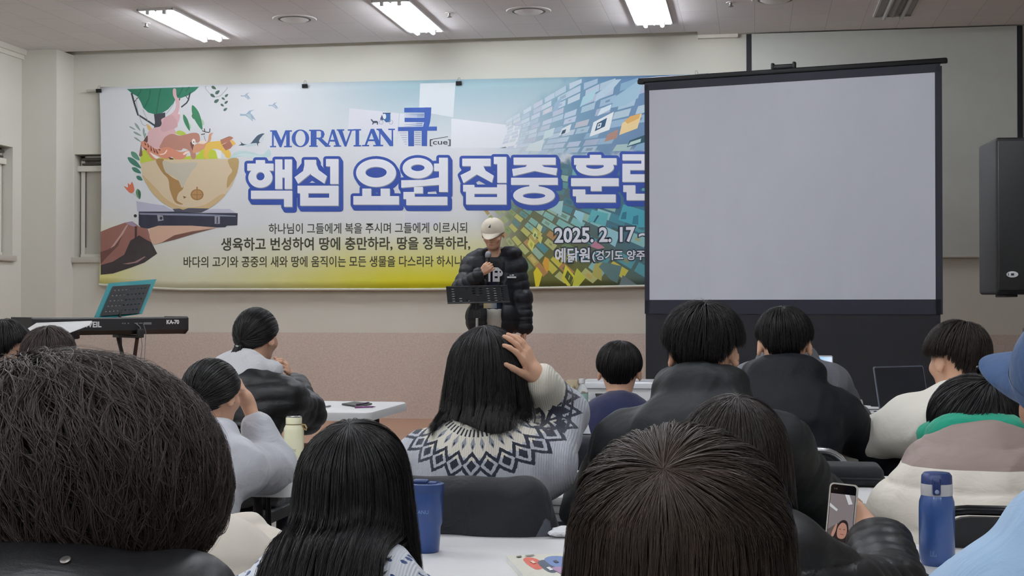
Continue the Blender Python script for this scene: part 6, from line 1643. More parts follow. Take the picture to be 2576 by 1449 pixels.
M_charcoal = fabric('charcoal_coat_cloth', (24, 28, 30), .6, 700, .3, 9, .0, spec=.3)
M_navycoat = fabric('dark_navy_coat_cloth', (14, 17, 24), .66, 700, .32, 9, .0, spec=.25)
M_greyfleece = fabric('grey_marl_fleece', (196, 198, 204), .95, 260, .4, 11, .3, .14)
M_cream = fabric('cream_fleece', (232, 228, 216), .95, 300, .28, 9, .3, .06)
M_creamdown = fabric('cream_down_nylon', (228, 220, 206), .7, 600, .18, 9, .1, .05)
M_browndown = fabric('taupe_down_nylon', (138, 120, 114), .6, 600, .5, 13, .1, .05)
M_blue = fabric('sky_blue_fleece', (164, 196, 228), .95, 280, .4, 9, .3, .06)
M_teal2 = fabric('emerald_hood_cloth', (22, 140, 112), .85, 400, .4, 12, .2)
M_lightgrey = fabric('pale_grey_hood_fleece', (206, 207, 210), .95, 300, .4, 12, .3, .08)
SHORT = (.64, .30, .10, .02, -.45, -.95)

def on_surf(prims, pts, gap, sg=1):
    """lay points (x, z) onto the front (sg 1) or back (sg -1) of the clothing"""
    P = np.array([[x, .60 * sg, z] for x, z in pts], dtype=np.float32)
    for _ in range(60): P[:, 1] -= sg * np.maximum(sdf_at(prims, P) - gap, -.01) * .8
    return P

# 1 the big dark bob at the left
p = A1 = Person('person at lower left with voluminous short dark wavy hair and a black hooded down coat', HP(180, 895, 1.35, .135), hy=.12, hp=.10, lean=.12, sw=.185)
p.rest_arms(.80, .34); p.body(.009); p.trousers((40, 40, 46)); p.shoes()
cp = shirt(p, .045, (4, .010)) + hood(p, .185, .085, .075, .060, .085) + collar(p, .10, .055, .045)
p.cloth('down_coat', M_blackdown, cp, .009, puffs(.010, .10, 2, 3))
f = MB()
for px_ in (10, 212, 412):
    x_, z_ = p.loc(Wd(px_, 1391, 1.2)).x, p.loc(Wd(px_, 1391, 1.2)).z; q = on_surf(cp, [(x_, z_)], .004, -1)[0]
    if abs(q[1]) > .4: continue
    f.lathe([(0, -.001), (.0042, -.001), (.0045, .0005), (.003, .001), (0, .001)], (0, 0, 0), 14, M=Matrix.Translation(q.tolist()) @ Matrix.Rotation(.55, 4, 'X')); f.build('snap_button', M_steel, p.root); f = MB()
hair(p, H_SOFT, (.140, .136, .116), (0, -.012, .014), .15, -.3, (.6, .1, -.45, -.75, -.85), n=20000, seg=14, ln=(.07, .15), wd=.00048, lift=.014, tip=.003, friz=.0015, fz=165, clump=.85, nclump=600, root=.25, seed=2, wave=.013, over=.02, shrink=.93)

# 2 long black hair, white and blue sweater
def speck_mat():
    t = NT('white_blue_speckled_knit'); co = t.coord()
    r = t.n('ShaderNodeAttribute', attribute_name='rad').outputs['Fac']; a = t.n('ShaderNodeAttribute', attribute_name='ang').outputs['Fac']
    cm = t.n('ShaderNodeCombineXYZ', ins={0: t.math('MULTIPLY', a, 10.0), 1: t.math('MULTIPLY', r, 62.0)}).outputs[0]
    vo = t.n('ShaderNodeTexVoronoi', ins={'Vector': cm, 'Scale': 1.15, 'Randomness': .55}); n = t.noise(co, 120.0, 2.0)
    sp = t.math('LESS_THAN', t.math('ADD', vo.outputs['Distance'], t.math('MULTIPLY', n, .25)), .46)
    m = t.math('MULTIPLY', sp, t.math('LESS_THAN', r, .21))
    t.base(t.mix(m, t.mix(t.math('GREATER_THAN', r, .215), lin((232, 236, 244)), lin((222, 218, 204))), lin((52, 78, 130))))
    t.set(Roughness=.95, Sheen_Weight=.3); t.bump(t.math('ADD', n, t.n('ShaderNodeTexWave', ins={'Vector': co, 'Scale': 70.0}).outputs['Fac']), .35, .003)
    return t.m
def yoke_attrs(p):
    def f(V):
        d = V - np.array(p.N + p.U * .01); X, Y, U = [np.array(q) for q in (p.X, p.Y, p.U)]
        x, y, u = d @ X, d @ Y, d @ U
        r = np.sqrt((.85 * x) ** 2 + (u - .06) ** 2); sl = np.full(len(V), 9.0)
        for q in p.wr: sl = np.minimum(sl, np.linalg.norm(V - np.array(p.wr[q]), axis=1))
        return {'rad': r, 'ang': np.arctan2(.85 * x, .06 - u), 'slv': sl}
    return f
p = A2 = Person('person with very long straight black hair and a white sweater flecked with blue', HP(892, 1055, 2.5, .122), hp=.12, lean=.20, sw=.165, sc=.95)
p.rest_arms(.64, .22, .10); p.body(.009); p.trousers((60, 66, 84)); p.shoes()
sp = shirt(p, .020) + collar(p, .055, .02, .022)
p.cloth('sweater', speck_mat(), sp, .008, creases(.003, 24, 2), attrs=yoke_attrs(p))
hair(p, H_BLACK, (.094, .108, .104), (0, -.012, .014), -.30, .0, (.6, .3, -.3, -.5, -.7), hang=.36, flare=.034, hang_el=.15, front=62, n=12500, seg=16, wd=.0007, lift=.014, tip=.010, friz=.0022, fz=30, clump=.65, nclump=420, seed=4, tint=(0, .55), collide=sp, margin=.012, hang_var=.25, wave=.006)

# 3 the patterned sweater, hand on head
def fair_isle():
    t = NT('fair_isle_knit'); M = lambda a, b: t.math('MULTIPLY', a, b); co = t.coord()
    at = lambda n: t.n('ShaderNodeAttribute', attribute_name=n).outputs['Fac']
    n1 = t.noise(co, 150.0, 2.0)
    r = t.math('ADD', at('rad'), M(t.math('SUBTRACT', n1, .5), .008)); a = at('ang'); sl = at('slv')
    tri = lambda k, ph=0.0: t.math('PINGPONG', t.math('ADD', M(a, k / (2 * math.pi)), ph), .5)   # 0..0.5
    cream, navy, grey, mid = lin((230, 226, 212)), lin((34, 40, 56)), lin((186, 190, 200)), lin((150, 154, 162))
    mel = t.noise(co, 60.0, 4.0, .7)
    col = t.mix(mel, lin((168, 173, 184)), lin((204, 208, 216)))
    band = lambda x, c, w: t.math('LESS_THAN', t.math('ABSOLUTE', t.math('SUBTRACT', x, c)), w)
    col = t.mix(t.math('LESS_THAN', t.math('ADD', r, M(tri(27), .034)), .160), col, cream)
    # teardrops
    td = M(t.math('LESS_THAN', t.math('ADD', M(tri(34), .07), t.math('ABSOLUTE', t.math('SUBTRACT', r, .110))), .019), 1.0)
    col = t.mix(td, col, mid)
    td2 = t.math('LESS_THAN', t.math('ADD', M(tri(34), .08), t.math('ABSOLUTE', t.math('SUBTRACT', r, .117))), .0075)
    col = t.mix(td2, col, navy)
    dash = M(band(r, .082, .010), t.math('LESS_THAN', tri(58), .22)); col = t.mix(dash, col, navy)
    rz = t.math('SUBTRACT', r, M(tri(27), .052))
    col = t.mix(band(rz, .134, .0066), col, navy)
    rz2 = t.math('ADD', r, M(tri(27), .052))
    col = t.mix(band(rz2, .198, .0058), col, navy)
    dia = t.math('LESS_THAN', t.math('ADD', M(t.math('SUBTRACT', .5, tri(20, .5)), .0), t.math('ADD', M(tri(27), .055), t.math('ABSOLUTE', t.math('SUBTRACT', r, .166)))), .0155)
    col = t.mix(dia, col, navy)
    # cuffs
    sw = t.math('ADD', sl, M(t.math('SUBTRACT', n1, .5), .012)); zz = t.math('PINGPONG', M(t.n('ShaderNodeSeparateXYZ', ins={0: co}).outputs[0], 26.0), .5)
    col = t.mix(t.math('LESS_THAN', sw, .105), col, cream)
    col = t.mix(band(t.math('ADD', sw, M(zz, .05)), .128, .010), col, navy); col = t.mix(band(t.math('SUBTRACT', sw, M(zz, .04)), .138, .008), col, navy)
    col = t.mix(M(band(sw, .135, .012), t.math('LESS_THAN', zz, .12)), col, navy)
    t.base(col); t.set(Roughness=.95, Sheen_Weight=.25)
    t.bump(t.math('ADD', n1, M(t.n('ShaderNodeTexWave', ins={'Vector': co, 'Scale': 55.0, 'Distortion': 2.0}).outputs['Fac'], .7)), .4, .004)
    return t.m
p = A3 = Person('person in grey sweater with patterned knitted yoke, right hand raised to long hair', HP(1226, 822, 3.85, .122), hp=.06, hr=-.03, lean=.13, sw=.165)
p.rest_arms(.80, .30, .10, only=(-1,))
wr = p.loc(Wd(1350, 950, 3.82)); fing = (p.loc(Wd(1300, 848, 3.765)) - wr)
p.arm(1, wr, (.16, 1.0, -.25), f=fing, n=(-.80, .40, -.45), curls=[(.14, .34, .28), (.12, .32, .25), (.16, .34, .25), (.2, .35, .25)], thumb=(.75, .55, .1), spread=.10, side=1)
p.body(.0045); p.trousers((52, 58, 74)); p.shoes()
sp = shirt(p, .020, None, .075, .93) + collar(p, .058, .035, .026)
p.cloth('sweater', fair_isle(), sp, .0075, creases(.0035, 22, 4, b=.004), attrs=yoke_attrs(p))
hair(p, H_BLACK, (.094, .108, .104), (0, -.012, .014), -.12, 0, (.6, .3, -.3, -.5, -.7), hang=.165, flare=.026, hang_el=.15, front=62, n=9500, seg=14, wd=.0008, lift=.012, tip=.012, friz=.003, fz=34, clump=.6, nclump=260, seed=9, tint=(0, .7), collide=sp, margin=.010, hang_var=.28, wave=.006, hang_fn=lambda az: 1 + .10 * np.sin(az * 3))

# 4 the brown crown in front
p = A4 = Person('person at bottom centre with long straight brown hair parted at the crown', HP(1712, 1074, 1.40, .128), hp=.22, hy=.0, lean=.16, sw=.165, sc=1.0)
p.rest_arms(.66, .22); p.body(.009); p.trousers((50, 50, 56)); p.shoes()
sp = shirt(p, .022); p.cloth('sweater', fabric('dark_brown_knit', (44, 38, 38), .95, 300, .4, 11, .3), sp, .010, creases(.003, 22, 7))
hair(p, H_BROWN, (.104, .112, .108), (0, -.010, .014), -.98, -.10, (.5, .2, -.4, -.6, -.8), hang=.40, flare=.024, hang_el=.10, front=66, n=19000, seg=20, wd=.00045, lift=.009, tip=.003, friz=.0025, fz=55, clump=.85, nclump=420, root=.5, seed=12, collide=sp, margin=.012, hang_var=.2, wave=.012, shrink=.945)

# 5 the one with the phone
p = A5 = Person('person in shiny black down jacket holding up a phone, half hidden behind the brown hair', HP(1845, 1000, 2.60, .122), hp=.22, hy=-.1, lean=.24, sw=.165)
p.rest_arms(.80, .26, .05, only=(-1,))
pc = Wd(2116, 1306, 2.95)
wr = p.loc(Wd(2208, 1356, 2.93)); p.arm(1, wr, (.8, -.2, -.9), f=p.loc(Wd(2150, 1305, 2.97)) - wr, n=p.loc(pc + Vector((-.02, .2, .03))) - p.loc(pc), curls=[(.5, .7, .5), (.55, .75, .5), (.6, .8, .5), (.6, .8, .5)], thumb=(.72, .6, -.15), spread=.05, side=1, tcurl=.10)
p.body(.005); p.trousers((44, 46, 54)); p.shoes()
sp = shirt(p, .040, (5, .010), .07, .86) + collar(p, .07, .04, .035)
p.cloth('down_jacket', M_blackdown, sp, .009, puffs(.010, .085, 2, 8))
hair(p, H_DARK, (.094, .110, .106), (0, -.012, .014), -.35, .1, (.6, .3, -.3, -.5, -.7), hang=.26, flare=.02, hang_el=.12, front=62, n=6500, seg=12, wd=.0008, lift=.012, tip=.010, friz=.003, fz=34, clump=.6, nclump=260, seed=15, collide=sp, hang_var=.25, wave=.003)
def phone():
    o = thing('phone', 'phone held upright with its picture of a face in the black jacket sleeve hand', 'phone', pc)
    nn = (CAM - pc); nn.z *= .6; nn = (nn.normalized() + Vector((-.16, 0, 0.05))).normalized(); U = Vector((0, 0, 1)).cross(nn).normalized(); Vv = nn.cross(U).normalized()
    a = math.radians(-4); U, Vv = U * math.cos(a) + Vv * math.sin(a), Vv * math.cos(a) - U * math.sin(a)
    q = lambda x, z, d: U * x + Vv * z + nn * d
    w, h = .058, .122; up = .012
    rr = rrect(-w / 2, w / 2, -h / 2 + up - .01, h / 2 + up, .009)
    m = MB(); m.prism([q(x, z, -.006) for x, z in rr], nn * .0085); m.build('case', mat('pale_phone_case', (206, 200, 190), .35), o)
    rs = rrect(-w / 2 + .003, w / 2 - .003, -h / 2 + up - .007, h / 2 + up - .003, .007)
    m = MB(); m.prism([q(x, z, .0022) for x, z in rs], nn * .0005); m.build('bezel', mat('phone_glass', (12, 12, 16), .12), o)
    m = MB(); k = [.0029]
    def pl(pts, c): k[0] += .00006; m.poly([q(x, z, k[0]) for x, z in pts], c)
    x0, x1, z0, z1 = -w / 2 + .004, w / 2 - .004, -h / 2 + up - .004, h / 2 + up - .022
    pl(rect(x0, z0, x1, z1), (150, 140, 142)); pl([(x0, z0), (x1, z0), (x1, z0 + .03), (x0 + .02, z0 + .045), (x0, z0 + .03)], (110, 96, 92))
    pl([(.004, z1), (.013, z1), (.021, z1 - .018), (.013, z1 - .02)], (240, 242, 246)); pl([(x0, z1 - .020), (x0, z1 - .027), (-.010, z1 - .036), (-.008, z1 - .032)], (236, 240, 244))
    pl(smooth([(-.020, z0), (-.012, z0 + .020), (-.004, z0 + .044), (.006, z0 + .052), (.015, z0 + .046), (.018, z0 + .02), (.018, z0)], 3), (44, 32, 32))
    pl(smooth([(-.004, z0 + .016), (-.005, z0 + .034), (.003, z0 + .046), (.012, z0 + .042), (.014, z0 + .026), (.008, z0 + .014)], 4), (206, 152, 132))
    pl(smooth([(-.017, z0 + .02), (-.012, z0 + .036), (-.007, z0 + .044), (-.008, z0 + .03), (-.013, z0 + .016)], 3), (212, 160, 140))
    for ex in (.0, .0085): pl(rect(ex - .0018, z0 + .032, ex + .0018, z0 + .0332), (70, 44, 40))
    pl(rect(.001, z0 + .0215, .0085, z0 + .023), (168, 92, 88))
    t = NT('phone_display'); cc = t.n('ShaderNodeAttribute', attribute_name='Col').outputs['Color']; t.base((.02, .02, .02)); t.set(Emission_Color=cc, Emission_Strength=.55, Roughness=.15)
    m.build('display', t.m, o)
    m = MB()
    for x in (-.018, -.014): m.lathe([(0, 0), (.0016, 0), (.0016, .0004), (0, .0005)], seg=10, M=Matrix.Translation(q(x, h / 2 + up - .012, .003)) @ Matrix.Rotation(math.pi / 2, 4, 'X'))
    m.build('camera_dot', M_steel, o)
phone()

# 6 broad man in the charcoal coat
p = A6 = Person('broad person in charcoal hooded coat with tousled black hair, right of the patterned sweater', HP(1769, 772, 3.92, .128), hp=.20, hy=-.12, lean=.22, sw=.185, sc=1.06, hump=.045)
p.rest_arms(.80, .34, .06); p.body(.007); p.trousers((36, 38, 44)); p.shoes()
cp = shirt(p, .034, (3, .008), .06) + hood(p, .105, .070, .062, .072, .055, .04) + collar(p, .080, .055, .036, .0, .03)
p.cloth('hooded_coat', M_charcoal, cp, .009, lambda V, N: .009 * folds(V, (1.0, .1, .25), 13, 3) + .005 * folds(V, (.6, .2, 1), 26, 6))
hair(p, H_BLACK, (.098, .112, .106), (0, -.006, .018), -.35, .1, (.6, .25, .12, .0, -.45, -.95), taper=.15, n=8500, seg=9, ln=(.05, .10), wd=.0008, lift=.018, tip=.016, friz=.003, fz=60, clump=.85, nclump=240, wave=.005, seed=21, tint=(.1, .9), over=.012)

# 7 man in the dark navy coat
p = A7 = Person('person in dark navy hooded coat with short black hair and both ears showing', HP(1973, 778, 5.05, .126), hp=.16, hy=.0, lean=.20, sw=.175, sc=1.05, hump=.04)
p.rest_arms(.80, .32, .12); p.body(.007); p.trousers((36, 38, 44)); p.shoes()
cp = shirt(p, .034, None, .08) + hood(p, .130, .080, .080, .05, .06, .03) + collar(p, .082, .055, .034, .0, .03)
p.cloth('hooded_coat', M_navycoat, cp, .010, lambda V, N: .010 * folds(V, (1.0, .1, .2), 11, 5) + .005 * folds(V, (.6, .2, 1), 24, 8))
hair(p, H_BLACK, (.094, .110, .106), (0, -.006, .016), -.25, -.1, (.6, .28, .12, .0, -.45, -.98), taper=.15, n=6500, seg=8, ln=(.05, .09), wd=.0009, lift=.014, tip=.008, friz=.0025, fz=50, clump=.85, nclump=190, wave=.004, seed=23, tint=(0, .8), over=.008)

# 8 small boy with the bowl cut
p = A8 = Person('small boy with a bowl cut in a grey sweater with navy back panel', HP(1558, 855, 5.6, .124), hp=.02, hy=.05, lean=.10, sw=.155, sc=.95)
p.rest_arms(.79, .3, .14); p.body(.007, None, .046); p.trousers((50, 54, 66)); p.shoes()
t = NT('navy_and_grey_sweatshirt'); co = t.coord(); X = t.n('ShaderNodeSeparateXYZ', ins={0: co}); n = t.noise(co, 200, 2)
nv = t.math('LESS_THAN', t.math('ABSOLUTE', X.outputs[0]), t.math('SUBTRACT', t.math('MULTIPLY', X.outputs[2], .32), .165)); t.base(t.mix(nv, t.mix(n, lin((196, 198, 204)), lin((214, 216, 220))), lin((26, 31, 66)))); t.set(Roughness=.95, Sheen_Weight=.2); t.bump(t.noise(co, 12, 4), .4, .012)
sp = shirt(p, .018) + collar(p, .055, -.012, .014); p.cloth('sweatshirt', t.m, sp, .008, creases(.003, 22, 4))
hair(p, H_BLACK, (.094, .110, .104), (0, -.004, .018), -.12, .1, (.2, .0, -.05, -.12, -.50, -.90), taper=.12, n=5500, seg=9, ln=(.08, .14), wd=.0009, lift=.010, tip=.002, friz=.0012, fz=30, clump=.55, nclump=150, seed=25, tint=(.1, .8), over=.008)

# 9 ponytail, pale hood over a black jacket
p = A9 = Person('person with low black ponytail, pale grey hood over black jacket, hand at cheek', HP(645, 772, 6.05, .124), hy=-.25, hp=.16, hr=.05, lean=.24, neck=1.6, sw=.17, twist=-.25)
p.rest_arms(.80, .30, .10, only=(-1,))
wr = p.loc(Wd(733, 955, 6.35)); p.arm(1, wr, (.7, -.1, -1.0), f=p.loc(Wd(706, 882, 6.22)) - wr, n=(-.8, -.5, .1), curl=(.5, .9, .6), thumb=(.7, .5, .3), side=-1)
p.body(.006); p.trousers((40, 42, 50)); p.shoes()
sp = shirt(p, .040, (4, .008), .07, .8); p.cloth('down_jacket', M_blackdown, sp, .010, puffs(.009, .075, 2, 5, .002, 30))
p.cloth('hood', M_lightgrey, [E(p.N + p.U * .035 - p.Y * .075, (.135, .060, .095), p.T, .03), C(p.N - p.X * .125 + p.U * .08 - p.Y * .03, p.N + p.U * .065 - p.Y * .105, .030, .026, .03), C(p.N + p.U * .065 - p.Y * .105, p.N + p.X * .13 + p.U * .045 - p.Y * .02, .026, .034, .03), C(p.N + p.X * .13 + p.U * .045 - p.Y * .02, p.N + p.X * .08 + p.Y * .06 - p.U * .02, .034, .03, .03), C(p.N - p.X * .12 + p.U * .06 - p.Y * .02, p.N - p.X * .08 + p.Y * .06 - p.U * .02, .034, .03, .03), E(p.N - p.U * .06 - p.Y * .125, (.10, .045, .10), p.T, .04)], .007, creases(.004, 20, 3))
def tail(p, mt, seed, knot=(0, -.118, -.060), ln=.10, rad=.030, R=(.088, .108, .105), n=2600):
    """hair combed to a knot at the nape"""
    hair(p, mt, R, (0, -.008, .014), -2.05, .0, (.62, .35, -.22, -.60, -1.05), n=n, seg=9, ln=(.10, .2), wd=.0014, lift=.004, tip=.001, friz=.0008, fz=30, clump=.4, nclump=130, seed=seed, tint=(.1, .8))
    A = lambda x, y, z: p.M @ (Vector((x, y, z)) * p.sc)
    rs = np.random.RandomState(seed); f = MB(); k0 = A(*knot)
    for i in range(110):
        a, r0 = rs.uniform(0, 6.28), rs.uniform(0, 1) ** .5; L_ = ln * rs.uniform(.7, 1.1); ox, oy = math.cos(a) * r0, math.sin(a) * r0
        f.tube([k0 + Vector((ox * .012, oy * .010, .008)), k0 + Vector((ox * rad * .8, -.018 + oy * .014, -L_ * .3)), k0 + Vector((ox * rad, -.014 + oy * .014, -L_ * .65)), k0 + Vector((ox * rad * .6, -.004 + oy * .008, -L_))], [.0022, .0030, .0026, .0006], 5, cap=False)
    o = f.build('ponytail', mt, p.root)
    f = MB(); f.tube([k0 + Vector((.016 * math.cos(t), .012 * math.sin(t), .002)) for t in np.arange(0, 6.28, .42)], .0035, 8, closed=True); f.build('hair_tie', mat('dark_hair_tie', (20, 20, 24), .5), p.root)
    f = MB(); f.box(k0 + Vector((0, -.016, .002)), (.014, .004, .006), .001); f.build('tie_clasp', M_chrome, p.root)
tail(p, H_BLACK, 31)

# 10 child in the grey sweatshirt
p = A10 = Person('child in pale grey sweatshirt leaning on an elbow by the cream bottle', HP(534, 893, 4.30, .120), hy=-.28, hp=.14, lean=.26, neck=1.25, sw=.15, sc=.90, twist=-.25, hump=.04)
p.rest_arms(.79, .26, .12, only=(-1,))
wr = p.loc(Wd(622, 1010, 4.42)); p.arm(1, wr, (.3, 1.0, -.9), f=p.loc(Wd(600, 965, 4.37)) - wr, n=(-.8, -.5, .1), curl=(.6, 1.0, .6), thumb=(.7, .5, .3), side=-1)
p.body(.0055, None, .044); p.trousers((52, 56, 66)); p.shoes()
sp = shirt(p, .024, None, .06, .62) + hood(p, .09, .04, .045, .015, .065, .04); p.cloth('sweatshirt', M_greyfleece, sp, .008, creases(.008, 15, 7, (.4, .3, 1), .006))
tail(p, H_BLACK, 33, (0, -.10, -.075), .05, .02, (.090, .110, .105), 2800)

# 11 brown-haired man in cream
p = A11 = Person('person with full dark brown hair in a cream sweatshirt facing the laptop', HP(2408, 815, 5.0, .128), hy=.55, hp=.14, lean=.20, sw=.19, twist=.25, sc=1.03)
p.arm(1, (.16, .42, .80), (.8, -.1, -.8)); p.arm(-1, p.loc(Vector((Wd(2190, 1120, 5.25).x, 5.42, .79))), (-1.0, -.1, -.5)); p.body(.0065); p.trousers((70, 70, 76)); p.shoes()
sp = shirt(p, .030, None, .07) + collar(p, .06, .0, .022); p.cloth('sweatshirt', M_cream, sp, .009, creases(.011, 13, 9, (.6, .3, .8), .006))
hair(p, H_DARK, (.100, .114, .108), (0, -.008, .018), -.3, .15, (.3, .14, .05, .0, -.45, -.98), taper=.13, n=7000, seg=9, ln=(.06, .12), wd=.0009, lift=.017, tip=.008, friz=.0025, fz=45, clump=.85, nclump=200, wave=.005, seed=41, tint=(.2, 1.0), over=.010)

# 12 brown and cream down coat with an emerald hood
p = A12 = Person('person in taupe and cream down coat with an emerald green hood below black hair', HP(2448, 945, 3.70, .122), hp=.30, hy=.1, lean=.24, sw=.165, hump=.05)
p.arm(1, (.22, .40, .80), (.9, -.2, -.8)); p.arm(-1, (-.14, .38, .77), (-.25, -.35, -1.0)); p.body(.009); p.trousers((60, 58, 58)); p.shoes()
t = NT('taupe_and_cream_down'); co = t.coord(); sx = t.n('ShaderNodeSeparateXYZ', ins={0: co}); n = t.noise(t.scaled(co, (1, 1, 2.4)), 13, 4, .5, 1.0)
ax_ = t.math('ABSOLUTE', sx.outputs[0]); edge = t.math('ADD', .885, t.math('MULTIPLY', t.math('MAXIMUM', t.math('SUBTRACT', ax_, .20), 0.0), 1.1))
t.base(t.mix(t.math('GREATER_THAN', sx.outputs[2], edge), t.mix(n, lin((222, 214, 200)), lin((232, 225, 212))), t.mix(n, lin((128, 110, 104)), lin((146, 128, 121))))); t.set(Roughness=.6); t.bump(n, .22, .012)
cp = p.torso(.058, .08)
for q in (-1, 1): cp += p.sleeve(q, .040, (4, .010))
cp += collar(p, .10, .06, .055, 0, .04) + hood(p, .16, .08, .08, .035, .05, .05)
p.cloth('down_coat', t.m, cp, .009, puffs(.010, .105, 2, 11, .004, 26))
p.cloth('hood', M_teal2, [E(p.N + p.U * .105 - p.Y * .06, (.130, .085, .065), p.T, .03), C(p.N - p.X * .12 + p.U * .135 - p.Y * .01, p.N + p.U * .165 - p.Y * .105, .024, .022, .02), C(p.N + p.U * .165 - p.Y * .105, p.N + p.X * .12 + p.U * .145 - p.Y * .01, .022, .026, .02)], .006, creases(.004, 22, 13))
hair(p, H_BLACK, (.104, .112, .104), (0, -.008, .012), -.7, .3, (.6, .3, -.1, -.4, -.8), n=4200, seg=9, ln=(.08, .16), wd=.0014, lift=.012, tip=.010, friz=.004, fz=40, clump=.6, nclump=160, seed=44, tint=(0, .9), wave=.004, over=.01)
f = MB(); k0 = p.M @ Vector((.03, -.05, .125))
for i in range(14): a = i * .45; f.tube([k0 + Vector((.02 * math.cos(a + j * .5), .02 * math.sin(a + j * .5), .012 * math.sin(j * 1.1 + i))) for j in range(5)], [.004, .006, .006, .005, .002], 6)
f.build('hair_knot', H_BLACK, p.root)

# 13 blue cap at the right edge
p = A13 = Person('person in navy blue cap and sky blue hooded sweatshirt at the right edge', HP(2742, 768, 2.05, .135), hy=.80, hp=-.22, hr=-.45, lean=.20, neck=1.5, sw=.165, dx=-.085)
p.rest_arms(.80, .32, .12); p.body(.007, SKIN2); p.trousers((60, 70, 90)); p.shoes()
cp = shirt(p, .030, None, .08) + hood(p, .14, .075, .075, .0, .07, .04)
p.cloth('hooded_sweatshirt', M_blue, cp, .009, creases(.010, 11, 6, (.4, .4, .9), .007))
hair(p, H_DARK, (.084, .104, .098), (0, -.006, .010), -.3, 0, SHORT, n=1600, seg=7, ln=(.04, .08), wd=.001, lift=.006, tip=.004, seed=51)
def cap(p, cloth, R=(.094, .113, .100), bill=.085, bw=.088, tilt=0.0, mark=None):
    o = MB(); sc = p.sc; A = lambda x, y, z: p.M @ (Vector((x, y, z)) * sc); c = Vector((0, -.006, .034)); R2 = Matrix.Rotation(.10 + tilt, 3, 'X')
    def dome(u, v, g=0.0):
        a = 2 * math.pi * u; e = (math.pi / 2) * v; k = 1 + g; q = Vector((R[0] * k * math.cos(e) ** .9 * math.cos(a), R[1] * k * math.cos(e) ** .9 * math.sin(a), R[2] * k * math.sin(e)))
        seam = .0012 * abs(math.sin(a * 3)) ** .3; return A(*(c + R2 @ (q * (1 + seam))))
    o.grid(lambda u, v: dome(u, v), 60, 16); o.grid(lambda u, v: dome(1 - u, v, -.03), 60, 16); cr = o.build('cap_crown', cloth, p.root)
    o = MB(); o.grid(lambda u, v: dome(u, -.10 + .13 * v, .008), 60, 2); o.build('cap_band', cloth, p.root)
    o = MB(); o.lathe([(0, 0), (.008, 0), (.006, .004), (0, .005)], tuple(A(*(c + R2 @ Vector((0, 0, R[2] + .0005))))), 14); o.build('cap_button', cloth, p.root)
    o = MB()
    def bl(u, v, dz):
        a = math.radians(20 + 140 * u); x0, y0 = R[0] * math.cos(a), R[1] * math.sin(a); w = math.sin(math.pi * u) ** .6
        x = x0 + (bw * (1 - 2 * u) * .96 - x0) * v; y = y0 + (bill * w) * v; z = -.004 - .020 * v * w * 1.2 - .20 * (x * x) / .1 * v + dz
        return A(*(c + R2 @ Vector((x, y, z))))
    o.grid(lambda u, v: bl(u, v, .002), 30, 8); o.grid(lambda u, v: bl(1 - u, v, -.002), 30, 8); o.grid(lambda u, v: bl(u, 1.0, .002 - .004 * v), 30, 1); o.build('cap_bill', cloth, p.root)
    if mark:
        o = MB(); n = 6; B_ = lambda x, z: dome(.25 - x / (2 * math.pi * R[0]), z, .012)
        o.poly([B_(*q) for q in ((-.008, .30), (.012, .30), (.009, .36), (.0, .42), (-.004, .50), (-.008, .44))]); o.build('cap_emblem', mark, p.root)
cap(p, fabric('navy_cap_cotton', (50, 78, 118), .9, 700, .2, 16, .2), (.100, .118, .104), .070, .085, -.05)

# 14 and 15 the two heads at the far left
p = A14 = Person('person cut by the left edge with short black hair, beside the pale pillar', HP(14, 805, 6.6, .124), hp=.1, lean=.2, sw=.18)
p.rest_arms(); p.body(.011); p.trousers((40, 42, 50)); p.shoes(); p.cloth('jacket', M_blackdown, shirt(p, .034), .013, creases(.005, 20, 3))
hair(p, H_BLACK, (.094, .110, .106), (0, -.006, .016), -.25, 0, SHORT, n=2200, seg=8, ln=(.05, .10), wd=.0018, lift=.012, tip=.008, clump=.6, nclump=120, seed=61, tint=(0, .7))
p = A15 = Person('person with greyish brown short hair just above the big wavy hair at left', HP(124, 824, 5.75, .124), hp=.05, lean=.2, sw=.18)
p.rest_arms(); p.body(.011); p.trousers((40, 42, 50)); p.shoes(); p.cloth('jacket', M_charcoal, shirt(p, .030), .013, creases(.005, 20, 4))
hair(p, H_SOFT, (.094, .110, .106), (0, -.006, .016), -.2, 0, SHORT, n=2400, seg=8, ln=(.05, .11), wd=.0016, lift=.014, tip=.010, clump=.5, nclump=140, seed=62, tint=(.4, 1))

# 16 cream down coat between the bob and the long black hair
p = A16 = Person('person in cream down coat mostly hidden behind the big wavy hair', HP(345, 990, 3.05, .122), hp=.1, lean=.16, sw=.195)
p.arm(-1, (-.1, .38, .76), (-.4, -.1, -1)); p.arm(1, (.16, .36, .74), (.9, -.2, -.5)); p.body(.009); p.trousers((60, 60, 66)); p.shoes()
p.cloth('down_coat', M_creamdown, p.torso(.058, .08) + p.sleeve(-1, .05, (3, .010)) + p.sleeve(1, .050, (3, .012)) + collar(p, .09, .03, .05), .010, puffs(.011, .15, 2, 15, .004, 18))
hair(p, H_BLACK, (.090, .108, .104), (0, -.008, .014), -.25, 0, SHORT, n=1800, seg=8, ln=(.05, .10), wd=.0018, lift=.012, tip=.008, seed=66)

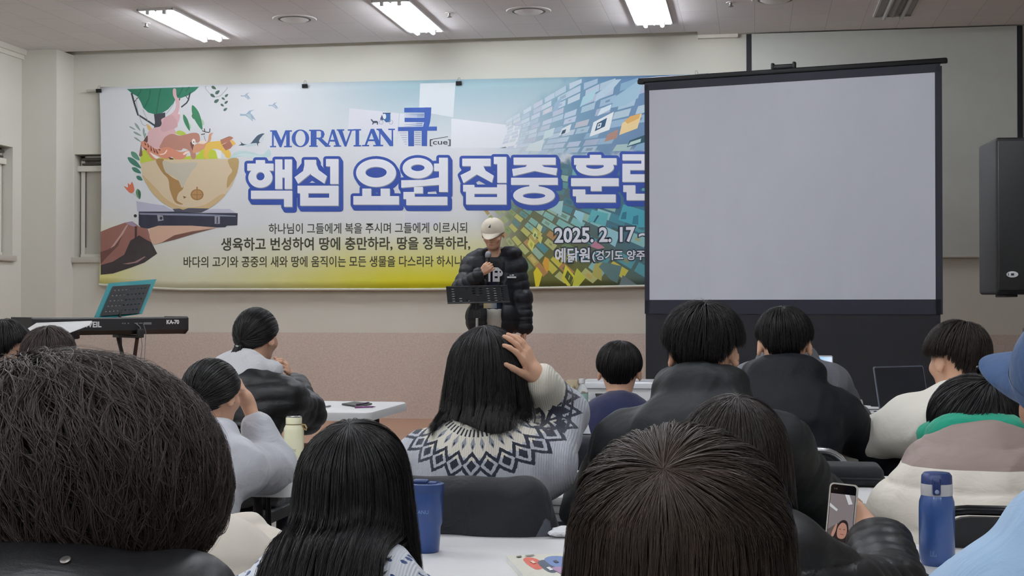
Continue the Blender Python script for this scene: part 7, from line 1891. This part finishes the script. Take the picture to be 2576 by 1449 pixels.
# 17 grey jacket behind the navy coat, holding a lit tablet
p = A17 = Person('person in grey jacket hidden behind the navy hooded coat, holding a bright tablet', HP(1985, 796, 6.2, .124), hp=.2, hy=-.2, lean=.18, sw=.18, neck=.2)
p.arm(-1, (-.10, .34, .80), (-.8, -.1, -.6)); tp = Wd(2070, 915, 6.62); p.arm(1, p.loc(Wd(2072, 1000, 6.5)), (.8, -.3, -.9), f=(-.3, .2, 1)); p.body(.009); p.trousers((40, 42, 50)); p.shoes()
cp = shirt(p, .034, None, .07) + collar(p, .08, .05, .04); p.cloth('jacket', fabric('mid_grey_jacket_cloth', (104, 106, 112), .8, 500, .4, 12, .1), cp, .010, creases(.005, 18, 5))
hair(p, H_BLACK, (.088, .106, .100), (0, -.006, .014), -.25, 0, SHORT, n=1500, seg=8, ln=(.05, .09), wd=.0018, lift=.010, tip=.006, seed=68)
def tablet():
    o = thing('tablet', 'bright tablet with blue and white screen beside the ear of the navy coat', 'tablet', tp); w, h = .17, .115
    rr = rrect(-w + .045, .045, -h, .038, .008); q = lambda x, z, d: Vector((x, d, z)) 
    m = MB(); m.prism([q(x, z, 0) for x, z in rr], (0, .008, 0)); m.build('case', M_white_plastic, o)
    t = NT('tablet_display'); sx = t.n('ShaderNodeSeparateXYZ', ins={0: t.coord()}); g = t.math('ADD', t.math('MULTIPLY', sx.outputs[2], 9.0), t.math('MULTIPLY', sx.outputs[0], -6.0))
    t.base((.02, .02, .02)); t.set(Emission_Color=t.ramp(t.math('ADD', g, .45), [(0.0, lin((246, 236, 250))), (.5, lin((206, 226, 250))), (1.0, lin((90, 180, 240)))]), Emission_Strength=1.0)
    m = MB(); m.prism([q(x, z, -.0006) for x, z in rrect(-w + .05, .041, -h + .005, .032, .005)], (0, .0004, 0)); m.build('display', t.m, o)
tablet()
# ---------------------------------------------------------------- the person speaking on the stage
p = Person('person speaking on the stage in cream cap and dark navy down jacket, holding a microphone', HP(1240, 545, 11.5, .140), yaw=math.pi + .18, hy=-.22, hp=.42, lean=.02, neck=1.4, sw=.165, pelvis=.94, floor=STAGE, standing=True, hump=.01)
mouth = p.M @ Vector((0, .105, -.062))
mh = p.loc(Wd(1229, 634, 11.36)); mt = p.loc(Wd(1222, 702, 11.34)); md = (mt - mh).normalized()
wr = p.loc(Wd(1208, 688, 11.30)); hold = mh + md * .085
fdir = (hold - wr + Vector((0, .03, .03))).normalized()
p.arm(1, wr, (.65, -.2, -.8), f=(-.70, .30, .70), n=(-.25, -.95, .1), curls=[(.55, 1.1, .8)] * 4, thumb=(.75, .3, .6), spread=.03, side=-1)
p.arm(-1, p.loc(Wd(1322, 838, 11.5)), (-.8, -.5, -.2), f=(0.05, .10, -1), n=(.9, .1, .1), curl=(.35, .5, .4), side=1)
p.body(.0045, SKIN, .048); p.trousers((212, 210, 202)); p.shoes((60, 60, 64))
M_shirt = fabric('navy_tshirt_cotton', (30, 36, 54), .9, 500, .4, 14, .1)
ts = [q for q in p.torso(.004, .05)] + [C(p.sh[q], p.sh[q] * .6 + p.el[q] * .4, .052, .046, .04) for q in (-1, 1)]
p.cloth('tshirt', M_shirt, ts, .008, creases(.004, 18, 3))
jk = p.torso(.042, .07) + [E(p.P + Vector((0, -.01, -.03)), (.215, .165, .17), None, .05), E(p.hc - p.U * .150 - p.X * .125 - p.Y * .045, (.115, .080, .062), p.T, .02), E(p.hc - p.U * .165 + p.X * .085 - p.Y * .06, (.075, .06, .062), p.T, .02), C(p.hc - p.U * .150 - p.X * .15 - p.Y * .01, p.N - p.X * .085 + p.Y * .07 - p.U * .06, .045, .03, .03)]
for q in (-1, 1): jk += p.sleeve(q, .036, (4, .012), .92)
jk += [NEG(B((-.012, .26, .98), (.058, .20, .40), None, .02, .03)), NEG(B((-.012, .26, 1.36), (.085, .21, .12), None, .03, .03)), NEG(E(p.N + p.U * .05 + p.Y * .06, (.07, .09, .08), None, .02))]
p.cloth('down_jacket', M_navydown, jk, .0075, puffs(.009, .13, 2, 21, .005, 26))
hair(p, H_BLACK, (.082, .102, .098), (0, -.006, .012), -.3, 0, (.40, .20, -.05, -.3, -.6), n=1400, seg=7, ln=(.04, .07), wd=.0018, lift=.006, tip=.004, seed=71)
cap(p, fabric('cream_cap_cotton', (216, 208, 190), .9, 700, .15, 16, .2), (.094, .112, .098), .075, .080, 0.0, mat('black_emblem', (24, 24, 24), .6))
on_front = on_surf
def front_text(prims, body, cx, cz, hh, off, gap, sx=1.0):
    vs, fs, (x0, x1, y0, y1) = text_shapes(body, off); s_ = hh / (y1 - y0)
    pts = on_front(prims, [(cx - (v.x - (x0 + x1) / 2) * s_ * sx, cz + (v.y - (y0 + y1) / 2) * s_) for v in vs], gap)
    m = MB(); m.add([tuple(q) for q in pts], fs); return m
white_mark = mat('white_stitching', (228, 228, 230), .7)
def chest(px, py): q = p.loc(Wd(px, py, 11.36)); return q.x, q.z
cx, cz = chest(1244, 690); front_text(ts, 'TEP', cx, cz, .115, .05, .010, .55).build('shirt_lettering', white_mark, p.root)
m = MB()
for x0, y0, x1, y1 in ((1276, 695, 1299, 699), (1282, 691, 1287, 693), (1288, 690, 1293, 693)):
    a, b_ = chest(x0, y1), chest(x1, y0); q = on_front(jk, [(a[0], a[1]), (b_[0], a[1]), (b_[0], b_[1]), (a[0], b_[1])], .014); m.poly([tuple(v) for v in q])
m.build('chest_logo', white_mark, p.root)
# microphone
m0 = p.root.matrix_basis @ mh if False else (Matrix.Translation(p.root.location) @ Matrix.Rotation(p.rz, 4, 'Z')) @ mh
m1 = (Matrix.Translation(p.root.location) @ Matrix.Rotation(p.rz, 4, 'Z')) @ mt
mic = thing('microphone', 'black handheld microphone with grey grille at the mouth of the person speaking', 'microphone', m1)
d_ = (m0 - m1); L_ = d_.length; d_ = d_.normalized()
m = MB(); m.tube([d_ * (L_ * t) for t in (0, .03, .35, .72, .80)], [.012, .0135, .0145, .0175, .019], 16); m.build('handle', M_black_plastic, mic)
m = MB(); m.tube([d_ * (L_ * t) for t in (.80, .84, .92, .98, 1.02, 1.035)], [.021, .0245, .0255, .022, .013, .004], 18); m.build('grille', mat('grey_mic_mesh', (140, 142, 148), .4, .6, bump=.6, bscale=900), mic)
m = MB(); m.tube([d_ * (L_ * .79), d_ * (L_ * .815)], .0235, 18); m.build('ring', M_steel, mic)
# name card
cpnt = Wd(1233, 762, 11.28)
card = thing('name_card', 'pale yellow and blue name card hanging before the open jacket of the person speaking', 'badge', cpnt)
t = NT('name_card_print'); z = t.n('ShaderNodeSeparateXYZ', ins={0: t.coord()}); t.base(t.ramp(t.math('ADD', t.math('MULTIPLY', z.outputs[0], 9.0), .5), [(0.0, lin((226, 216, 150))), (.5, lin((226, 226, 214))), (1.0, lin((150, 186, 216)))])); t.set(Roughness=.3)
m = MB(); m.box((0, 0, 0), (.105, .003, .085), .001); m.build('card', t.m, card)
m = MB(); 
for sx in (-1, 1): m.tube([Vector((sx * .03, .0, .042)), Vector((sx * .032, .004, .06)), Vector((sx * .036, .02, .09))], .004, 6)
m.build('lanyard', mat('dark_lanyard', (30, 30, 36), .6), card)

# ---------------------------------------------------------------- chairs under the audience
def seat_for(P_, label, dx=0.0, dy=-.03, top=.82, w=.44, frame=None, first=[None]):
    loc = P_.root.location + Vector((dx * math.cos(P_.rz), dx * math.sin(P_.rz), 0)) + Vector((-math.sin(P_.rz) * dy, math.cos(P_.rz) * dy, 0))
    return chair(loc.x, loc.y, P_.rz, label, frame, top, w, 'folding chairs of the audience')
M_silver = mat('bright_chair_tube', (190, 190, 194), .22, .9)
seat_for(A3, 'folding chair with a black coat over it, under the patterned sweater', 0, -.02, .83)
seat_for(A12, 'black folding chair with glossy arched frame behind the taupe and cream coat', .06, -.03, .825, .47)
seat_for(A7, 'folding chair with a silver edged back behind the dark navy coat', -.03, -.02, .82, .44, M_silver)
seat_for(A8, 'folding chair draped with a dark coat behind the small boy', -.02, -.0, .80)
for P_, lb in ((A1, 'folding chair under the person with the big wavy hair'), (A2, 'folding chair under the person with very long black hair'), (A4, 'folding chair under the person with the brown crown'), (A5, 'folding chair under the person holding the phone'), (A6, 'folding chair under the broad charcoal coat'), (A9, 'folding chair under the person with the ponytail'), (A11, 'folding chair under the person in cream sweatshirt'), (A13, 'folding chair under the person in the blue cap'), (A14, 'folding chair under the person cut by the left edge'), (A15, 'folding chair under the person with greyish brown hair'), (A16, 'folding chair under the cream down coat'), (A17, 'folding chair under the person with the tablet')):
    seat_for(P_, lb)
q = Wd(2196, 1070, 6.55); chair(q.x + .02, q.y + .22, 0.05, 'empty black folding chair at the table with the laptop', None, .775, .44, 'folding chairs of the audience')
def drape(P_, label, name, material, w, ztop, drop, dep, dx=0, side=0.0, y=-.27, seed=0):
    o = thing(name, label, 'coat', P_.root.location, P_.rz)
    pr = [B((dx, y - .02, ztop - drop / 2), (w, .035, drop / 2), None, .03, .03), B((dx, y + .01, ztop - .03), (w * .98, dep, .035), None, .03, .03), E((dx - w * .55, y - .05, ztop - drop * .55), (.07, .03, drop * .45), None, .04), E((dx + w * .5, y - .055, ztop - drop * .6), (.09, .03, drop * .4), None, .04)]
    if side: pr += [C((dx + w * .9, y - .01, ztop - .06), (dx + w + side, y + .05, ztop - drop * .75), .05, .06, .05)]
    V, Q = sdf_mesh(pr, .008); N_ = vnormals(V, Q); V = V + N_ * (.011 * folds(V, (.3, .1, 1), 11, seed) + .006 * wob(V, 13, seed))[:, None]
    np_mesh('coat_cloth', V, Q, material, o); return o
oc = drape(A3, 'black coat hung over the chair back of the patterned sweater', 'coat', fabric('black_coat_cloth', (30, 32, 37), .65, 600, .5, 10, .1), .205, .858, .42, .05, .0, .05, -.28, 3)
drape(A8, 'dark coat hung over the chair back of the small boy', 'coat', fabric('ink_blue_coat_cloth', (34, 38, 46), .65, 600, .5, 10, .1), .21, .80, .36, .05, -.04, 0, -.27, 5)

seat_for(A10, 'folding chair under the child in the grey sweatshirt', -.06, -.02, .72, .40)

V, Q = sdf_mesh([E((.175, -.315, .70), (.065, .022, .13), None, .03), E((.215, -.30, .62), (.06, .03, .10), None, .04)], .007); N_ = vnormals(V, Q); V = V + N_ * (.006 * folds(V, (.4, .1, 1), 18, 9))[:, None]
lo_ = np_mesh('coat_lining', V, Q, fabric('grey_coat_lining', (74, 78, 86), .5, 600, .3, 12, .0, spec=.35), oc); lo_['label'] = 'grey folded lining of the coat'
